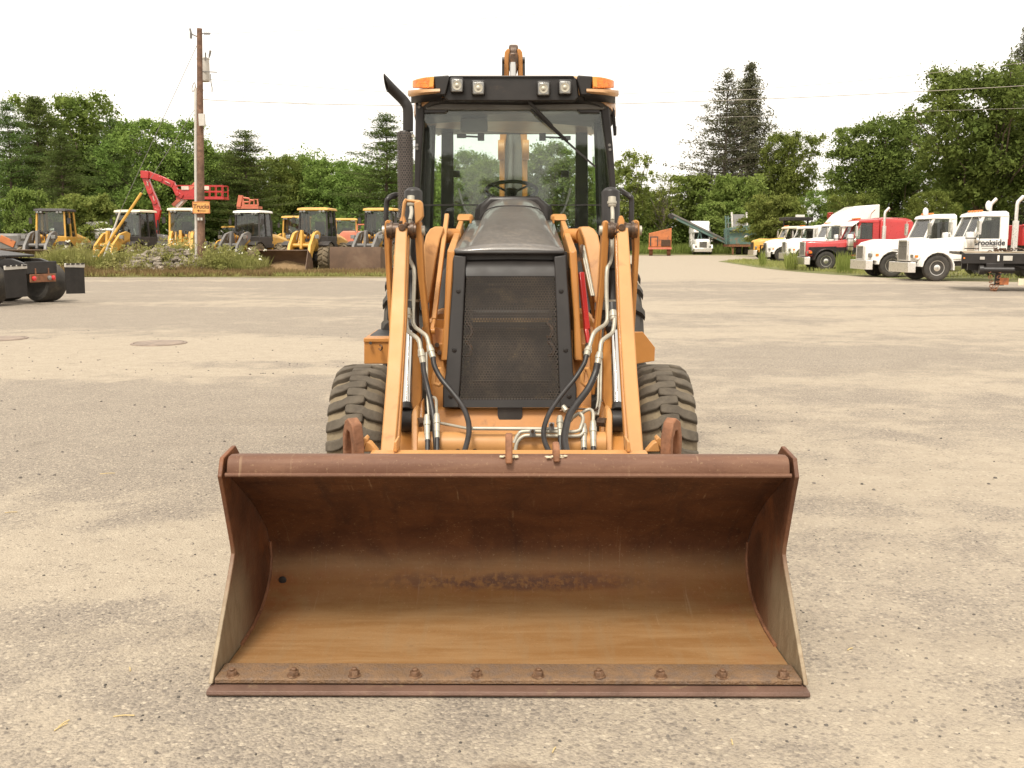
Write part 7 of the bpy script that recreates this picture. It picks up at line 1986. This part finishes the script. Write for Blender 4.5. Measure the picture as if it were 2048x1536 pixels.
for (u, v) in ((914, 171), (956.5, 176), (1087, 177.5), (1130, 175)):
    mb = MB(); mb.box(at(u, v, 6.47), (.088, .07, .092)); wl_ = part(mb, 'work_light', 'blackm', bevel=.010)
    mb = MB(); mb.box(at(u, v, 6.433), (.070, .012, .078)); part(mb, 'lamp_lens', 'lens', wl_, bevel=.008)
    mb = MB(); mb.lathe([(.030, 0), (.028, .003), (.016, .001), (.009, .006), (0, .007)], at(u, v, 6.428), 'Y', 20, -1); part(mb, 'reflector', 'steel', wl_)
mb = MB(); mb.bar(at(1226, 222, 6.72), at(1230, 268, 6.75), .020, .03, (0, 1, 0)); mb.bar(at(1220, 212, 6.72), at(1226, 226, 6.72), .03, .03, (0, 1, 0)); mb.box(at(1230, 262, 6.74), (.018, .04, .06)); part(mb, 'mirror_arm', 'black', bevel=.003)

# exhaust stack
mb = MB()
ex = smooth_path([at(816, 262, 6.05), at(816, 225, 6.05), at(814, 212, 6.05), at(806, 200, 6.05), at(792, 186, 6.03), at(779, 173, 6.0)], 5)
mb.tube(ex[:-1], .031, 18, cap=False)
# slash-cut tip
e1 = ex[-2]; dd = (ex[-1] - ex[-3]).normalized()
a = dd.cross(Vector((0, 1, 0))).normalized(); b = dd.cross(a)
r0 = [e1 + (a * math.cos(t) + b * math.sin(t)) * .031 for t in [2 * math.pi * k / 18 for k in range(18)]]
r1 = [e1 + (a * math.cos(t) + b * math.sin(t)) * .033 + dd * (.045 + .045 * math.cos(t) * (1 if a.z > 0 else -1)) for t in [2 * math.pi * k / 18 for k in range(18)]]
r2 = [e1 + (a * math.cos(t) + b * math.sin(t)) * .026 + dd * (.040 + .045 * math.cos(t) * (1 if a.z > 0 else -1)) for t in [2 * math.pi * k / 18 for k in range(18)]]
r3 = [e1 + (a * math.cos(t) + b * math.sin(t)) * .025 for t in [2 * math.pi * k / 18 for k in range(18)]]
mb.loft([r0, r1, r2, r3], cap=False)
stk = part(mb, 'exhaust_stack', 'black', sharp=50)
mb = MB(); mb.lathe([(.050, at(812, 440, 6.05).z), (.050, at(812, 264, 6.05).z)], (at(811, 350, 6.05).x, 6.05, 0), 'Z', 28, cap=False); 
def perf_shield():
    m = mat('perforated_shield', (0.075, 0.060, 0.050), 0.5, 0, 0.2, 6)
    n, l = nodes_of(m)
    p = n['Principled BSDF']
    geo = n.new('ShaderNodeSeparateXYZ'); l.new(objvec(n), geo.inputs[0])
    sx = n.new('ShaderNodeMath'); sx.operation = 'ARCTAN2'
    ex_ = at(811, 350, 6.05).x
    l.new(mathn(n, l, 'SUBTRACT', geo.outputs['X'], ex_), sx.inputs[0]); l.new(mathn(n, l, 'SUBTRACT', geo.outputs['Y'], .80), sx.inputs[1])
    uu = mathn(n, l, 'MULTIPLY', sx.outputs[0], .050)
    pit = .021
    def g(ox, oz):
        fx = mathn(n, l, 'SUBTRACT', mathn(n, l, 'FRACT', mathn(n, l, 'ADD', mathn(n, l, 'DIVIDE', uu, pit * .8), 100 + ox)), .5)
        fz = mathn(n, l, 'SUBTRACT', mathn(n, l, 'FRACT', mathn(n, l, 'ADD', mathn(n, l, 'DIVIDE', geo.outputs['Z'], pit * 1.3), 100 + oz)), .5)
        fz = mathn(n, l, 'MULTIPLY', fz, 1.5)
        return mathn(n, l, 'SQRT', mathn(n, l, 'ADD', mathn(n, l, 'MULTIPLY', fx, fx), mathn(n, l, 'MULTIPLY', fz, fz)))
    l.new(step(n, l, mathn(n, l, 'MINIMUM', g(0, 0), g(.5, .5)), .28, .34), p.inputs['Alpha'])
    return m
part(mb, 'heat_shield', perf_shield(), stk)
mb = MB(); mb.lathe([(0, at(812, 436, 6.05).z), (.043, at(812, 436, 6.05).z), (.042, at(812, 268, 6.05).z), (.031, at(812, 262, 6.05).z), (0, at(812, 262, 6.05).z)], (at(811, 350, 6.05).x, 6.05, 0), 'Z', 24); part(mb, 'muffler', 'blackm', stk)
mb = MB(); mb.cyl(at(826, 272, 6.03), at(826, 272, 6.0), .010, seg=8); part(mb, 'clamp_bolt', 'steel', stk)

# backhoe boom folded upright behind the cab
YB = 8.9
def bp(u, v, Y=YB): return at(u, v, Y)
boom = None
for s in (-1, 1):
    x0 = 1027 + s * 17 if True else 0
    q = [(1027 + s * 28, 470), (1027 + s * 28, 300), (1027 + s * 27, 262), (1027 + s * 22, 200), (1027 + s * 19, 120), (1027 + s * 17.5, 104), (1027 + s * 13, 97), (1027 + s * 7, 97), (1027 + s * 8, 108), (1027 + s * 9, 150), (1027 + s * 13, 262), (1027 + s * 17, 300), (1027 + s * 18, 470)]
    mb = MB(); mb.prism([bp(*k) for k in q], (0, .34, 0))
    o = part(mb, 'boom_plate', 'tan', boom, bevel=.01)
    if boom is None: boom = o
    mb = MB(); c = bp(1027 + s * 22, 300); mb.cyl(c + Vector((-s * .02, 0, 0)), c + Vector((s * .04, 0, 0)), .09, seg=20); part(mb, 'boom_boss', 'tan', boom, bevel=.006)
    mb = MB(); mb.tube([bp(1027 + s * 21, 160, YB - .05), bp(1027 + s * 20.5, 122, YB - .05)], .011, 8); mb.cyl(bp(1027 + s * 18, 121, YB - .05), bp(1027 + s * 23, 121, YB - .05), .028, seg=12); part(mb, 'dipper_pin', 'blackm', boom)
mb = MB(); c = bp(1027, 104, YB - .02); mb.cyl(c + Vector((-.042, .12, 0)), c + Vector((.042, .12, 0)), .085, seg=24); mb.prism([bp(1018, 104, YB - .03), bp(1036, 104, YB - .03), bp(1037, 128, YB - .03), bp(1031, 150, YB - .03), bp(1023, 150, YB - .03), bp(1017, 128, YB - .03)], (0, .2, 0)); part(mb, 'boom_nose', 'brown', boom, bevel=.02)
mb = MB(); mb.tube([bp(1026, 125, YB - .06), bp(1026, 200, YB - .06)], .028, 14); part(mb, 'boom_rod', 'chrome', boom)
mb = MB(); mb.prism([bp(1011, 255, YB + .05), bp(1043, 255, YB + .05), bp(1045, 470, YB + .05), bp(1009, 470, YB + .05)], (0, .2, 0)); mb.tube([bp(1022, 270, YB), bp(1020, 400, YB)], .02, 8); part(mb, 'boom_web', 'grey_paint', boom)
mb = MB(); mb.box((.02, 8.75, .9), (.7, .6, .9)); mb.box((.02, 8.45, .75), (1.8, .25, .3)); part(mb, 'swing_tower', 'tan', bevel=.02)
for s in (-1, 1):
    mb = MB(); mb.box((.02 + s * .80, 8.5, .62), (.16, .22, .9)); mb.box((.02 + s * .80, 8.5, .16), (.34, .34, .06)); part(mb, 'stabilizer_leg', 'tan', bevel=.012)
mb = MB(); mb.bar((.02, 9.35, 3.0), (.02, 9.55, 1.1), .22, .26); mb.box((.02, 9.5, .75), (.6, .5, .7)); part(mb, 'dipper', 'tan', boom, bevel=.02)

# two worn drain holes in the bucket floor
for (u, v, Y) in ((565, 1160, 4.0), (1474, 1187, 3.97)):
    mb = MB(); c = at(u, v, Y - .02); mb.lathe([(0, 0), (.017, 0), (.014, .003), (0, .004)], c, 'Y', 14, -1); part(mb, 'drain_plug', 'blackm', shell)
